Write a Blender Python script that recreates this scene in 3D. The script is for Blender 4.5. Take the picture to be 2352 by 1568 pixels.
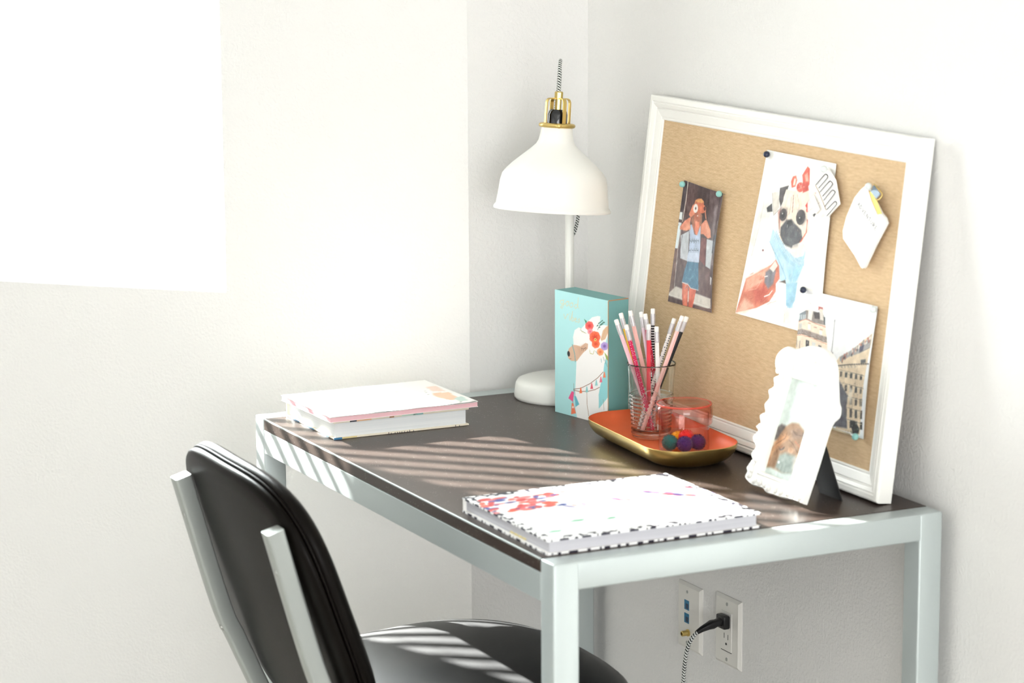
import bpy, bmesh, math, random
import numpy as np
from mathutils import Vector, Matrix
PI = math.pi
T = 0.75                     # desk-top height; most numbers below are relative to it

# ------------------------------------------------------------------ camera, light, exposure
S = bpy.context.scene
for o in list(bpy.data.objects): bpy.data.objects.remove(o)
COL = S.collection
cam_d = bpy.data.cameras.new('camera'); cam = bpy.data.objects.new('camera', cam_d); COL.objects.link(cam); S.camera = cam
cam_d.sensor_width = 36.0; cam_d.lens = 6198.0 / 2352 * 36; cam_d.clip_start = 0.05
def cam_axes(yaw, pitch, roll):
    f = Vector((math.sin(yaw) * math.cos(pitch), math.cos(yaw) * math.cos(pitch), -math.sin(pitch)))
    r = Vector((math.cos(yaw), -math.sin(yaw), 0)); u = r.cross(f)
    c, s = math.cos(roll), math.sin(roll)
    return c * r + s * u, c * u - s * r, f
r_, u_, f_ = cam_axes(0.463355, 0.182702, -0.005269)
M = Matrix((r_, u_, -f_)).transposed().to_4x4(); M.translation = Vector((-2.2305, -4.17685, 0.9453 + T)); cam.matrix_world = M
cam_d.dof.use_dof = True; cam_d.dof.focus_distance = 4.45; cam_d.dof.aperture_fstop = 5.0

W = bpy.data.worlds.new('sky'); S.world = W; W.use_nodes = True
bg = W.node_tree.nodes['Background']; bg.inputs[0].default_value = (0.96, 0.98, 1.0, 1); bg.inputs[1].default_value = 39.0
SUN_DIR = Vector((0.6, -2.1, -1.0))
sd = bpy.data.lights.new('sun', 'SUN'); sd.energy = 50.0; sd.angle = math.radians(0.6); sd.color = (1.0, 0.96, 0.93)
so = bpy.data.objects.new('sun', sd); COL.objects.link(so); so.rotation_euler = SUN_DIR.to_track_quat('-Z', 'Y').to_euler()
def area(name, loc, target, sx, sy, watt, col=(1, 1, 1)):
    d = bpy.data.lights.new(name, 'AREA'); d.shape = 'RECTANGLE'; d.size = sx; d.size_y = sy; d.energy = watt; d.color = col
    o = bpy.data.objects.new(name, d); COL.objects.link(o); o.location = loc
    o.rotation_euler = (Vector(target) - Vector(loc)).to_track_quat('-Z', 'Y').to_euler(); return o
area('rear_fill', (-2.0, -5.46, 1.45), (-2.0, 0, 1.45), 2.6, 1.7, 72, (0.975, 0.985, 1.0))  # unseen fill light added behind the camera, on the room side of a closed opening
area('side_fill', (-4.46, -1.6, 1.45), (0, -1.6, 1.45), 2.4, 1.5, 6, (0.975, 0.985, 1.0))  # weak unseen fill light added at the left wall
po = area('window_portal', (-.21 - .883 * .70711 + .09 * .70711, .034 + .883 * .70711 + .09 * .70711, 1.53), (-.21 - .883 * .70711 - .70711, .034 + .883 * .70711 - .70711, 1.53), .82, 1.26, 1)
po.data.cycles.is_portal = True
try:
    S.cycles.transparent_max_bounces = 32; S.cycles.transmission_bounces = 16; S.cycles.max_bounces = 20
except Exception: pass
S.view_settings.view_transform = 'Standard'; S.view_settings.look = 'None'
S.view_settings.exposure = 0.62; S.view_settings.gamma = 1.0; S.view_settings.use_curve_mapping = False

# ------------------------------------------------------------------ printed artwork (tenths of a millimetre)
ART_PHOTO1="""p 66,50,52 1 0.5 1257,3564 1818,3610 1862,2820 1746,2480 1333,2917
p 104,80,80 0.8 3 1030,3572 1406,3613 1364,3216 1085,3019 983,3039
l 52,40,44 0.7 0.82 1061,3576 1088,2854
l 52,40,44 0.7 0.82 1140,3584 1151,2862
l 52,40,44 0.7 0.82 1219,3593 1214,2870
l 52,40,44 0.7 0.82 1313,3603 1308,2882
l 52,40,44 0.7 0.81 1869,3664 1896,2954
l 52,40,44 0.7 0.81 1960,3674 1973,2964
l 52,40,44 0.7 0.81 1777,3654 1804,2943
p 96,78,80 0.9 4 1848,3467 2132,3451 2157,2761 1883,2725 1893,3116
p 140,130,134 0.7 3 2011,3292 2087,3301 2164,2292 2073,2280
p 78,68,74 1 0.5 861,3603 1005,3611 972,2939 833,3054
p 235,240,240 1 0.5 796,3075 947,3085 951,2961 798,2959
p 222,232,236 1 0.5 767,2906 952,2912 918,2482 779,2470
p 90,90,100 1 0.5 860,2869 857,2860 847,2853 831,2849 815,2849 802,2854 796,2861 799,2870 809,2877 824,2881 841,2881 854,2877
p 112,84,78 1 0.5 779,2470 918,2479 952,1750 788,1743
l 222,214,200 1 1.81 1015,3612 1019,3324 978,2940
l 205,196,188 1 1.48 970,2873 924,2453 952,1750
p 196,200,206 1 0.5 973,2708 1242,2816 1300,2321 1038,2335
l 60,55,62 0.8 1.48 1021,2714 995,2412 1020,2117
p 220,215,210 0.8 2 953,2274 1042,2286 1063,2099 981,2112
p 120,72,72 1 0.5 1685,2765 1874,2765 1907,2322 1667,2404
p 196,200,204 1 0.5 1876,2757 2142,2759 2100,2300 1922,2324
l 70,60,66 1 0.97 1851,2754 1907,2322
p 70,76,90 1 0.5 2106,2851 2197,2863 2174,2537 2106,2560
l 50,44,50 1 1.29 2122,3498 2157,2761 2147,2079
l 210,205,200 0.8 0.8 2165,3085 2162,2373
p 215,215,215 1 0.5 2108,2187 2185,2166 2169,2050 2120,2059
p 92,72,72 1 0.5 958,2325 1138,2324 1220,1947 964,1844
p 104,80,80 1 0.5 1657,2304 2103,2284 2183,1841 1688,1866
p 214,206,196 1 1.2 777,1717 993,1865 2185,1833 2198,1697 2114,1652 768,1682
l 235,230,222 1 0.99 774,1700 1533,1695 2202,1681
p 86,66,64 1 0.5 772,1666 1286,1642 1296,1594 788,1593
p 120,96,92 1 0.5 1703,1647 2211,1667 2214,1594 1622,1577
p 206,104,80 1 0.5 1199,1969 1416,1967 1414,1826 1448,1567 1295,1569 1230,1750
p 212,108,84 1 0.5 1421,1943 1678,1914 1621,1659 1601,1558 1473,1555 1460,1734
p 228,138,108 0.6 2 1251,1951 1364,1951 1390,1608 1312,1596
p 74,122,150 1 0.5 1285,2319 1664,2346 1747,1916 1486,1911 1385,1962 1183,1966 1213,2128
l 120,165,186 0.6 0.98 1289,2231 1278,2205
l 120,165,186 0.6 0.98 1223,2052 1203,1984
l 120,165,186 0.6 0.98 1317,2071 1287,2041
l 48,88,120 0.6 0.98 1368,1924 1304,1866
l 150,190,205 0.6 0.98 1561,2234 1541,2184
l 48,88,120 0.6 0.98 1687,2005 1679,1946
l 120,165,186 0.6 0.98 1525,2111 1483,2066
l 120,165,186 0.6 0.98 1677,2015 1757,1969
l 150,190,205 0.6 0.98 1641,2103 1712,2055
l 120,165,186 0.6 0.98 1295,2110 1270,2068
l 150,190,205 0.6 0.98 1378,1975 1310,1946
l 120,165,186 0.6 0.98 1678,2128 1711,2082
l 150,190,205 0.6 0.98 1652,2246 1644,2219
l 150,190,205 0.6 0.98 1392,2215 1391,2169
l 120,165,186 0.6 0.98 1504,1958 1446,1930
l 120,165,186 0.6 0.98 1347,2057 1408,2044
l 48,88,120 0.6 0.98 1309,2263 1291,2240
l 120,165,186 0.6 0.98 1591,1949 1522,1909
l 120,165,186 0.6 0.98 1566,2153 1645,2117
l 48,88,120 0.6 0.98 1323,2202 1319,2179
l 48,88,120 0.6 0.98 1464,2234 1482,2202
l 120,165,186 0.6 0.98 1312,1976 1297,1943
l 120,165,186 0.6 0.98 1393,2206 1463,2194
l 120,165,186 0.6 0.98 1209,2195 1242,2176
l 150,190,205 0.6 0.98 1473,2075 1449,2053
l 120,165,186 0.6 0.98 1387,1906 1416,1884
l 222,232,236 0.9 1.31 1185,1958 1386,1954 1487,1906 1743,1907
p 186,200,222 1 0.5 1207,2902 1314,2931 1426,2781 1517,2777 1575,2947 1616,2936 1641,2792 1673,2600 1679,2348 1269,2317 1293,2534 1273,2746
p 206,216,232 0.7 3 1422,2502 1643,2515 1659,2370 1280,2343 1325,2506
l 58,72,92 0.85 1.15 1292,2687 1297,2622
l 58,72,92 0.85 0.98 1299,2658 1356,2659
l 58,72,92 0.8 0.98 1344,2687 1348,2625
l 58,72,92 0.85 1.14 1374,2698 1378,2633
l 58,72,92 0.85 0.98 1380,2669 1437,2670
l 58,72,92 0.8 0.98 1425,2698 1429,2636
l 58,72,92 0.85 1.14 1455,2708 1459,2643
l 58,72,92 0.85 0.98 1461,2679 1518,2680
l 58,72,92 0.8 0.98 1506,2708 1510,2646
l 58,72,92 0.85 1.14 1536,2718 1540,2653
l 58,72,92 0.85 0.98 1542,2690 1599,2691
l 58,72,92 0.8 0.98 1587,2718 1590,2657
l 58,72,92 0.85 1.15 1294,2531 1298,2466
l 58,72,92 0.85 0.98 1300,2502 1358,2503
l 58,72,92 0.8 0.98 1345,2531 1349,2469
l 58,72,92 0.85 1.14 1388,2543 1392,2478
l 58,72,92 0.85 0.98 1394,2515 1452,2516
l 58,72,92 0.8 0.98 1439,2544 1443,2482
l 58,72,92 0.85 1.14 1475,2555 1480,2490
l 58,72,92 0.85 0.98 1481,2526 1539,2527
l 58,72,92 0.8 0.98 1526,2555 1530,2493
l 58,72,92 0.85 1.14 1556,2566 1560,2501
l 58,72,92 0.85 0.98 1562,2537 1619,2538
l 58,72,92 0.8 0.98 1607,2566 1611,2504
p 196,118,92 0.9 1 1288,3125 1599,3162 1630,3019 1601,2934 1523,2777 1442,2783 1317,2915 1272,2976
p 232,140,112 1 0.5 1413,2993 1556,2994 1558,2912 1517,2777 1438,2799
p 150,104,84 1 0.5 1272,3123 1354,3117 1364,2921 1304,2930
p 160,112,90 1 0.5 1571,3143 1640,3118 1644,2956 1578,2964
p 222,140,112 1 0.5 1217,3035 1169,3078 1263,3237 1350,3280 1399,3204 1357,3101 1258,3040 1234,2955 1268,2844 1132,2802 921,2800 920,2850 1064,2967
p 238,170,140 0.7 3 1109,2906 1231,2971 1268,2844 1036,2795
p 220,142,114 1 0.5 1613,2952 1722,3031 1762,3068 1681,3221 1736,3260 1750,3164 1792,3072 1967,2915 2017,2799 1905,2769 1736,2821 1643,2809
p 240,176,148 0.7 3 1768,3036 1956,2897 1988,2820 1862,2820
p 198,124,92 1 0.5 1661,3316 1646,3275 1590,3240 1507,3220 1419,3220 1351,3241 1319,3276 1334,3317 1391,3353 1474,3373 1562,3372 1630,3352
p 206,116,88 1 0.5 1674,3253 1664,3201 1616,3158 1541,3136 1461,3140 1396,3169 1364,3216 1374,3268 1424,3311 1499,3333 1579,3329 1643,3299
p 228,168,112 1 0.5 1340,3328 1553,3377 1657,3332 1568,3305 1409,3303
p 214,120,90 1 0.5 1728,3218 1711,3182 1674,3155 1626,3144 1581,3152 1550,3177 1542,3213 1559,3249 1596,3276 1644,3287 1689,3279 1720,3253
p 90,50,48 1 0.5 1732,3235 1731,3217 1720,3203 1703,3196 1683,3198 1667,3209 1658,3226 1659,3244 1670,3259 1687,3266 1707,3263 1723,3252
l 70,56,60 1 1.64 1143,3050 1227,3036
l 70,56,60 1 1.95 1700,3060 1779,3062
p 248,240,234 1 0.5 1465,3205 1456,3167 1426,3137 1384,3124 1341,3131 1309,3156 1296,3192 1306,3231 1336,3260 1378,3273 1420,3266 1452,3241
p 120,100,96 1 0.5 1409,3201 1406,3189 1396,3180 1382,3176 1368,3178 1357,3185 1353,3196 1356,3208 1366,3217 1380,3221 1394,3219 1405,3212
p 245,235,230 1 0.5 1497,3091 1494,3086 1486,3081 1474,3079 1461,3078 1451,3081 1447,3085 1449,3090 1458,3095 1470,3098 1482,3098 1492,3096"""
ART_PHOTO2="""p 226,224,216 0.7 5 3363,3534 3655,3567 3604,3282 3274,3242 3247,2835 3119,2900
l 190,184,172 0.6 1.2 3381,3536 3318,3126 3207,2668
p 74,68,70 1 0.5 3790,3801 4032,3868 3962,3682 3870,3513 3798,3624
p 222,216,206 1 0.5 3589,3699 3764,3749 3834,3509 3698,3363
l 150,140,132 1 1.0 3589,3699 3698,3363 3831,3469
p 62,60,62 1 0.5 3473,3456 3615,3543 3657,3418 3506,3390
p 244,226,206 1 2 3977,3783 4226,3810 4612,3854 4683,3686 4670,3411 4763,3306 4611,3013 4303,2933 3959,3007 3839,3310 3923,3519
p 170,100,84 0.7 2 3814,3427 3888,3515 3917,3201 3893,3178
p 246,232,214 1 0.5 3973,3802 4159,3783 4173,3548 4070,3517 3923,3519 3926,3678
l 150,92,76 1 1.77 4189,3728 4218,3475
l 214,180,156 1 0.98 4247,3714 4322,3527
l 220,190,168 1 0.99 4034,3690 3995,3527
l 222,192,170 1 0.98 4387,3730 4455,3581
p 62,54,56 1 0.5 4074,3408 4054,3358 4010,3321 3955,3306 3903,3318 3867,3353 3858,3403 3878,3452 3921,3490 3977,3504 4029,3492 4065,3457
p 54,48,50 1 0.5 4603,3432 4583,3371 4532,3324 4464,3305 4398,3318 4351,3361 4335,3421 4356,3482 4407,3528 4475,3547 4541,3534 4588,3492
p 30,26,28 1 0.5 4018,3418 4011,3396 3995,3379 3973,3373 3951,3378 3936,3393 3931,3414 3938,3436 3955,3453 3977,3460 3998,3455 4013,3439
p 26,22,24 1 0.5 4505,3411 4502,3393 4487,3378 4464,3371 4438,3372 4417,3383 4407,3399 4410,3417 4425,3432 4449,3440 4475,3438 4495,3427
p 200,195,190 1 0.5 3972,3446 3971,3438 3966,3431 3957,3428 3948,3429 3940,3434 3936,3441 3937,3449 3942,3456 3951,3459 3960,3458 3968,3453
p 200,195,190 1 0.5 4452,3424 4452,3418 4447,3413 4441,3411 4433,3412 4427,3415 4424,3421 4425,3427 4429,3432 4436,3434 4443,3433 4449,3430
p 72,72,76 1 1.5 4072,3339 4212,3366 4332,3311 4528,3237 4591,3108 4506,2999 4303,2933 4078,2963 3949,3086 3935,3203
p 38,36,40 1 0.5 4076,3319 4214,3356 4265,3283 4132,3227
l 190,190,190 1 1.18 4124,3266 4118,3226
l 40,38,42 0.8 1.18 4203,3236 4251,3045
p 96,98,102 0.6 4 4001,3152 4140,3189 4216,3001 4110,2987
p 92,94,98 0.6 4 4321,3192 4501,3195 4467,3014 4326,2995
p 50,50,54 0.5 0.5 4133,3114 4133,3110 4130,3107 4126,3105 4121,3105 4117,3108 4115,3112 4116,3116 4118,3119 4123,3120 4127,3120 4131,3118
p 100,100,104 0.5 0.5 4123,3103 4123,3099 4120,3096 4116,3095 4111,3095 4107,3097 4105,3101 4105,3105 4108,3108 4112,3110 4117,3110 4121,3107
p 50,50,54 0.5 0.5 4450,3130 4450,3126 4447,3123 4443,3121 4439,3121 4435,3124 4433,3128 4433,3132 4436,3135 4440,3136 4445,3136 4448,3133
p 50,50,54 0.5 0.5 4015,3142 4014,3138 4011,3135 4007,3134 4003,3134 3999,3137 3997,3140 3997,3144 4000,3148 4004,3149 4009,3149 4012,3146
p 100,100,104 0.5 0.5 4415,3148 4414,3144 4412,3141 4408,3139 4403,3139 4399,3142 4397,3145 4398,3149 4400,3153 4404,3154 4409,3154 4413,3151
p 100,100,104 0.5 0.5 4059,3204 4059,3200 4056,3197 4052,3195 4047,3196 4043,3198 4041,3202 4042,3206 4044,3209 4049,3211 4053,3210 4057,3208
p 100,100,104 0.5 0.5 4338,2980 4338,2976 4335,2973 4331,2971 4326,2971 4322,2974 4321,2977 4321,2981 4324,2985 4328,2986 4332,2986 4336,2983
p 50,50,54 0.5 0.5 4528,3097 4528,3093 4525,3090 4521,3089 4517,3089 4513,3091 4511,3095 4511,3099 4514,3102 4518,3104 4523,3103 4526,3101
p 50,50,54 0.5 0.5 4249,3216 4249,3212 4246,3209 4242,3208 4237,3208 4234,3210 4232,3214 4232,3218 4235,3221 4239,3223 4243,3222 4247,3220
p 50,50,54 0.5 0.5 4507,3117 4506,3113 4504,3109 4499,3108 4495,3108 4491,3111 4489,3114 4489,3118 4492,3122 4496,3123 4501,3123 4505,3120
p 100,100,104 0.5 0.5 4198,3054 4197,3050 4195,3047 4191,3045 4186,3045 4182,3048 4180,3052 4180,3056 4183,3059 4187,3060 4192,3060 4196,3058
p 100,100,104 0.5 0.5 4443,3121 4443,3117 4441,3114 4436,3112 4432,3112 4428,3115 4426,3119 4426,3123 4429,3126 4433,3127 4438,3127 4442,3124
p 100,100,104 0.5 0.5 4184,3125 4183,3121 4181,3118 4176,3117 4172,3117 4168,3119 4166,3123 4166,3127 4169,3130 4173,3132 4178,3131 4182,3129
p 50,50,54 0.5 0.5 4076,2951 4075,2947 4073,2944 4069,2942 4064,2943 4060,2945 4058,2949 4058,2953 4061,2956 4065,2958 4070,2957 4074,2955
p 50,50,54 0.5 0.5 4056,2968 4055,2964 4053,2961 4048,2960 4044,2960 4040,2962 4038,2966 4038,2970 4041,2973 4045,2975 4050,2975 4054,2972
p 50,50,54 0.5 0.5 4404,3187 4403,3183 4401,3180 4396,3178 4392,3179 4388,3181 4386,3185 4386,3189 4389,3192 4393,3194 4398,3193 4402,3191
p 100,100,104 0.5 0.5 4482,3082 4481,3078 4479,3075 4474,3073 4470,3073 4466,3076 4464,3079 4464,3083 4467,3087 4471,3088 4476,3088 4480,3085
p 100,100,104 0.5 0.5 4326,3046 4326,3042 4323,3038 4319,3037 4314,3037 4311,3040 4309,3043 4309,3047 4312,3051 4316,3052 4320,3052 4324,3049
p 50,50,54 0.5 0.5 4097,3222 4097,3218 4094,3215 4090,3213 4085,3214 4082,3216 4080,3220 4080,3224 4083,3227 4087,3229 4092,3228 4095,3226
p 50,50,54 0.5 0.5 4038,2972 4037,2968 4035,2965 4030,2963 4026,2964 4022,2966 4020,2970 4020,2974 4023,2977 4027,2979 4032,2978 4036,2976
p 100,100,104 0.5 0.5 4236,3027 4235,3023 4233,3020 4228,3019 4224,3019 4220,3022 4218,3025 4218,3029 4221,3032 4225,3034 4230,3034 4234,3031
p 50,50,54 0.5 0.5 4478,3119 4478,3115 4475,3112 4471,3110 4466,3111 4462,3113 4460,3117 4461,3121 4463,3124 4468,3126 4472,3125 4476,3123
p 100,100,104 0.5 0.5 4102,3055 4101,3051 4099,3048 4095,3046 4090,3047 4086,3049 4084,3053 4084,3057 4087,3060 4091,3062 4096,3061 4100,3059
p 50,50,54 0.5 0.5 4491,3151 4491,3147 4488,3144 4484,3142 4480,3143 4476,3145 4474,3149 4474,3153 4477,3156 4481,3158 4486,3157 4489,3155
p 100,100,104 0.5 0.5 4033,3050 4032,3046 4030,3043 4025,3041 4021,3042 4017,3044 4015,3048 4015,3052 4018,3055 4022,3057 4027,3056 4031,3054
p 50,50,54 0.5 0.5 4294,3177 4294,3173 4291,3169 4287,3168 4282,3168 4278,3171 4276,3174 4277,3178 4279,3182 4283,3183 4288,3183 4292,3180
p 50,50,54 0.5 0.5 4007,3190 4007,3186 4004,3183 4000,3181 3995,3181 3991,3184 3989,3188 3989,3192 3992,3195 3996,3196 4001,3196 4005,3194
p 50,50,54 0.5 0.5 4159,3135 4159,3131 4156,3128 4152,3126 4147,3126 4143,3129 4141,3132 4142,3137 4144,3140 4148,3141 4153,3141 4157,3138
p 100,100,104 0.5 0.5 4057,3067 4057,3063 4054,3060 4050,3058 4045,3059 4041,3061 4039,3065 4040,3069 4042,3072 4046,3074 4051,3073 4055,3071
p 100,100,104 0.5 0.5 4146,2959 4146,2955 4143,2951 4139,2950 4134,2950 4130,2953 4128,2956 4129,2960 4131,2964 4136,2965 4140,2965 4144,2962
p 100,100,104 0.5 0.5 4133,3093 4133,3089 4130,3086 4126,3084 4121,3084 4117,3087 4115,3091 4116,3095 4118,3098 4123,3099 4127,3099 4131,3096
p 100,100,104 0.5 0.5 4038,3184 4037,3180 4035,3177 4030,3175 4026,3176 4022,3178 4020,3182 4020,3186 4023,3189 4027,3191 4032,3190 4036,3188
p 100,100,104 0.5 0.5 4278,3126 4278,3122 4275,3119 4271,3117 4267,3117 4263,3120 4261,3124 4261,3128 4264,3131 4268,3132 4273,3132 4276,3129
p 50,50,54 0.5 0.5 4067,2975 4066,2971 4064,2967 4059,2966 4055,2966 4051,2969 4049,2972 4049,2976 4052,2980 4056,2981 4061,2981 4065,2978
p 100,100,104 0.5 0.5 4373,3001 4372,2997 4370,2994 4365,2992 4361,2993 4357,2995 4355,2999 4355,3003 4358,3006 4362,3008 4367,3007 4371,3005
p 50,50,54 0.5 0.5 4251,3022 4251,3018 4248,3014 4244,3013 4240,3013 4236,3016 4234,3019 4234,3023 4237,3027 4241,3028 4246,3028 4249,3025
p 50,50,54 0.5 0.5 4188,3189 4188,3185 4185,3182 4181,3181 4176,3181 4172,3183 4170,3187 4171,3191 4173,3194 4178,3196 4182,3195 4186,3193
p 100,100,104 0.5 0.5 4204,2998 4204,2994 4201,2991 4197,2990 4192,2990 4188,2992 4186,2996 4187,3000 4189,3003 4193,3005 4198,3005 4202,3002
p 50,50,54 0.5 0.5 4321,3001 4320,2997 4318,2994 4314,2993 4309,2993 4305,2995 4303,2999 4304,3003 4306,3006 4310,3008 4315,3007 4319,3005
p 50,50,54 0.5 0.5 4001,3125 4001,3121 3998,3117 3994,3116 3989,3116 3985,3119 3983,3122 3984,3126 3986,3130 3991,3131 3995,3131 3999,3128
l 196,92,72 1 2.53 4670,3411 4675,3217 4533,3042 4435,2911
p 246,234,220 1 0.5 4331,2976 4599,3070 4762,2974 4586,2793 4328,2818
p 208,84,62 1 0.5 4500,4212 4571,4181 4609,3951 4542,3846 4409,3968 4371,4062
p 220,98,72 1 0.5 4111,4014 4196,4039 4247,3970 4214,3868 4112,3837 4074,3932
p 246,214,200 1 0.5 4152,3989 4207,3985 4192,3885 4139,3880
p 210,78,58 1 0.5 4470,3876 4450,3837 4406,3807 4349,3796 4293,3806 4255,3834 4244,3873 4263,3912 4308,3941 4365,3952 4421,3943 4459,3915
p 202,80,62 1 0.5 4409,3968 4553,3964 4612,3854 4445,3796
l 180,50,44 0.7 0.59 4375,3876 4256,3857
l 180,50,44 0.7 0.59 4375,3876 4273,3874
l 246,200,180 0.7 0.59 4375,3876 4415,3919
l 246,200,180 0.7 0.59 4375,3876 4483,3894
l 180,50,44 0.7 0.59 4375,3876 4307,3897
l 180,50,44 0.7 0.59 4375,3876 4384,3935
l 246,200,180 0.7 0.59 4375,3876 4297,3901
l 180,50,44 0.7 0.59 4375,3876 4386,3817
l 246,200,180 0.7 0.59 4375,3876 4418,3857
l 180,50,44 0.7 0.59 4375,3876 4313,3924
l 180,50,44 0.7 0.59 4375,3876 4439,3911
l 246,200,180 0.7 0.59 4375,3876 4298,3935
l 246,200,180 0.7 0.59 4375,3876 4268,3819
l 246,200,180 0.7 0.59 4375,3876 4342,3830
l 246,200,180 0.7 0.59 4375,3876 4364,3848
l 246,200,180 0.7 0.59 4375,3876 4250,3873
l 246,200,180 0.7 0.59 4375,3876 4401,3947
l 180,50,44 0.7 0.59 4375,3876 4443,3834
l 246,200,180 0.7 0.59 4375,3876 4282,3935
l 246,200,180 0.7 0.59 4375,3876 4367,3956
l 246,200,180 0.7 0.59 4375,3876 4430,3835
l 180,50,44 0.7 0.59 4375,3876 4267,3914
p 240,180,160 0.8 1 4441,4069 4521,4117 4577,3986 4496,3978
p 206,60,52 1 0.5 4556,3613 4754,3850 4821,3838 4637,3564
p 50,34,38 1 0.5 4671,3743 4793,3835 4746,3723 4659,3664
p 210,70,60 1 0.5 4667,3558 4666,3540 4656,3526 4640,3519 4621,3522 4606,3533 4598,3549 4599,3567 4609,3581 4625,3588 4644,3585 4659,3574
p 244,238,230 0.9 1 4613,3678 4750,3869 5035,3688 5115,3640 4835,3470 4670,3411
l 170,150,144 0.7 0.97 4645,3526 4958,3718
p 50,46,48 1 0.5 4792,3504 4905,3557 4835,3470
p 206,202,194 0.5 4 4682,3354 5063,3556 5266,3580 4824,3352
l 252,244,232 0.5 0.59 4587,3267 4621,3234
l 190,150,124 0.5 0.59 4411,3557 4400,3515
l 252,244,232 0.5 0.59 4304,3426 4335,3383
l 190,150,124 0.5 0.59 4109,3436 4082,3398
l 252,244,232 0.5 0.59 4268,3332 4300,3292
l 190,150,124 0.5 0.59 4324,3673 4307,3605
l 252,244,232 0.5 0.58 4623,3340 4617,3308
l 206,176,150 0.5 0.59 4301,3270 4310,3220
l 206,176,150 0.5 0.59 3976,3565 3975,3499
l 190,150,124 0.5 0.59 4226,3309 4246,3256
l 206,176,150 0.5 0.59 4112,3343 4094,3310
l 190,150,124 0.5 0.58 4557,3761 4554,3699
l 190,150,124 0.5 0.59 4196,3050 4222,2997
l 252,244,232 0.5 0.59 4161,3676 4182,3648
l 206,176,150 0.5 0.59 4474,3223 4487,3177
l 206,176,150 0.5 0.59 4037,3522 4047,3481
l 252,244,232 0.5 0.59 4531,3615 4534,3561
l 190,150,124 0.5 0.59 4139,3461 4140,3432
l 190,150,124 0.5 0.59 4001,2967 3983,2930
l 190,150,124 0.5 0.59 4488,3629 4501,3585
l 190,150,124 0.5 0.59 4379,3077 4388,3022
l 190,150,124 0.5 0.58 4598,3521 4635,3466
l 190,150,124 0.5 0.59 4047,3376 4084,3339
l 206,176,150 0.5 0.59 4525,3485 4554,3429
l 252,244,232 0.5 0.59 4165,3073 4184,3035
l 252,244,232 0.5 0.59 4357,3526 4393,3468
l 190,150,124 0.5 0.58 4605,3293 4629,3245
l 206,176,150 0.5 0.59 4349,3016 4386,2986
l 206,176,150 0.5 0.59 4296,3348 4310,3312
l 252,244,232 0.5 0.59 4395,3533 4408,3501
l 206,176,150 0.5 0.59 4079,2961 4112,2918
l 190,150,124 0.5 0.59 3914,3568 3912,3502
l 206,176,150 0.5 0.58 4563,3820 4584,3787
l 252,244,232 0.5 0.58 4626,3222 4656,3186
l 206,176,150 0.5 0.59 4373,3475 4359,3427
l 206,176,150 0.5 0.59 4543,3117 4540,3062
l 252,244,232 0.5 0.59 4433,3454 4416,3424
l 190,150,124 0.5 0.58 4577,3604 4603,3564
l 252,244,232 0.5 0.58 4596,3496 4621,3464
l 190,150,124 0.5 0.59 4217,3765 4209,3725
l 206,176,150 0.5 0.59 4053,3141 4037,3073
l 206,176,150 0.5 0.59 4415,3234 4453,3201
l 252,244,232 0.5 0.59 4584,3421 4565,3378
l 206,176,150 0.5 0.59 4292,3630 4273,3580
l 190,150,124 0.5 0.59 4076,2967 4071,2916
l 190,150,124 0.5 0.59 4065,3153 4090,3089
l 252,244,232 0.5 0.59 4519,3202 4552,3152
l 190,150,124 0.5 0.59 3903,3484 3905,3418
l 206,176,150 0.5 0.58 4631,3027 4619,2968
l 206,176,150 0.5 0.58 4709,3065 4735,3003
l 252,244,232 0.5 0.59 4380,3592 4420,3543
l 190,150,124 0.5 0.59 3935,3592 3919,3544
l 206,176,150 0.5 0.59 4256,3527 4260,3484
l 206,176,150 0.5 0.59 4406,3780 4389,3742
l 252,244,232 0.5 0.59 4248,3077 4290,3028
l 252,244,232 0.5 0.59 4221,3204 4260,3174
l 252,244,232 0.5 0.59 4055,3328 4027,3292
l 206,176,150 0.5 0.59 4574,3229 4614,3187
l 252,244,232 0.5 0.58 4680,3186 4707,3155
l 252,244,232 0.5 0.59 4353,3516 4329,3458
l 96,72,66 0.8 1.39 3871,3473 3872,3275 3920,3122
p 58,50,52 0.6 4 4358,3531 4558,3515 4635,3407 4546,3318 4390,3377
p 66,56,56 0.6 4 3874,3493 4053,3511 4079,3340 3951,3304
l 120,78,66 0.7 0.98 4140,3702 4145,3545 4126,3424
l 170,124,104 0.7 0.98 4291,3759 4394,3614 4389,3554
p 84,86,90 0.6 5 4132,3227 4166,3271 4267,3274 4356,3196 4513,3137 4471,2994 4301,2943 4110,2987 4014,3094
p 20,18,20 1 0.5 4017,3403 4009,3377 3988,3358 3961,3350 3934,3355 3915,3373 3909,3399 3918,3425 3938,3444 3966,3452 3992,3446 4011,3429
p 18,16,18 1 0.5 4524,3406 4521,3382 4501,3362 4471,3352 4438,3354 4412,3368 4398,3390 4402,3414 4421,3434 4452,3444 4485,3441 4511,3427
p 230,226,220 1 0.5 3958,3424 3958,3418 3953,3413 3946,3411 3939,3411 3933,3415 3930,3421 3930,3427 3935,3432 3942,3434 3949,3433 3955,3430
p 230,226,220 1 0.5 4454,3417 4453,3411 4449,3406 4442,3403 4435,3404 4429,3408 4426,3413 4426,3419 4431,3424 4437,3426 4445,3426 4451,3422
p 186,218,234 1 0.5 3723,3157 3808,3108 4055,2901 4371,2784 4655,2803 4693,2965 4722,2910 4684,2669 4523,2411 4530,2037 4389,2015 4276,2375 4086,2408 3969,2611 3856,2795 3674,2951
p 168,206,224 1 0.5 3796,3166 4126,2910 4442,2794 4696,2867 4717,2713 4472,2650 4203,2722 3952,2867
l 232,244,248 1 0.99 3802,3135 3779,3036
l 112,160,188 0.8 0.79 3822,3129 3797,3038
l 232,244,248 1 0.99 3841,3110 3817,3011
l 112,160,188 0.8 0.79 3861,3104 3836,3013
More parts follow.
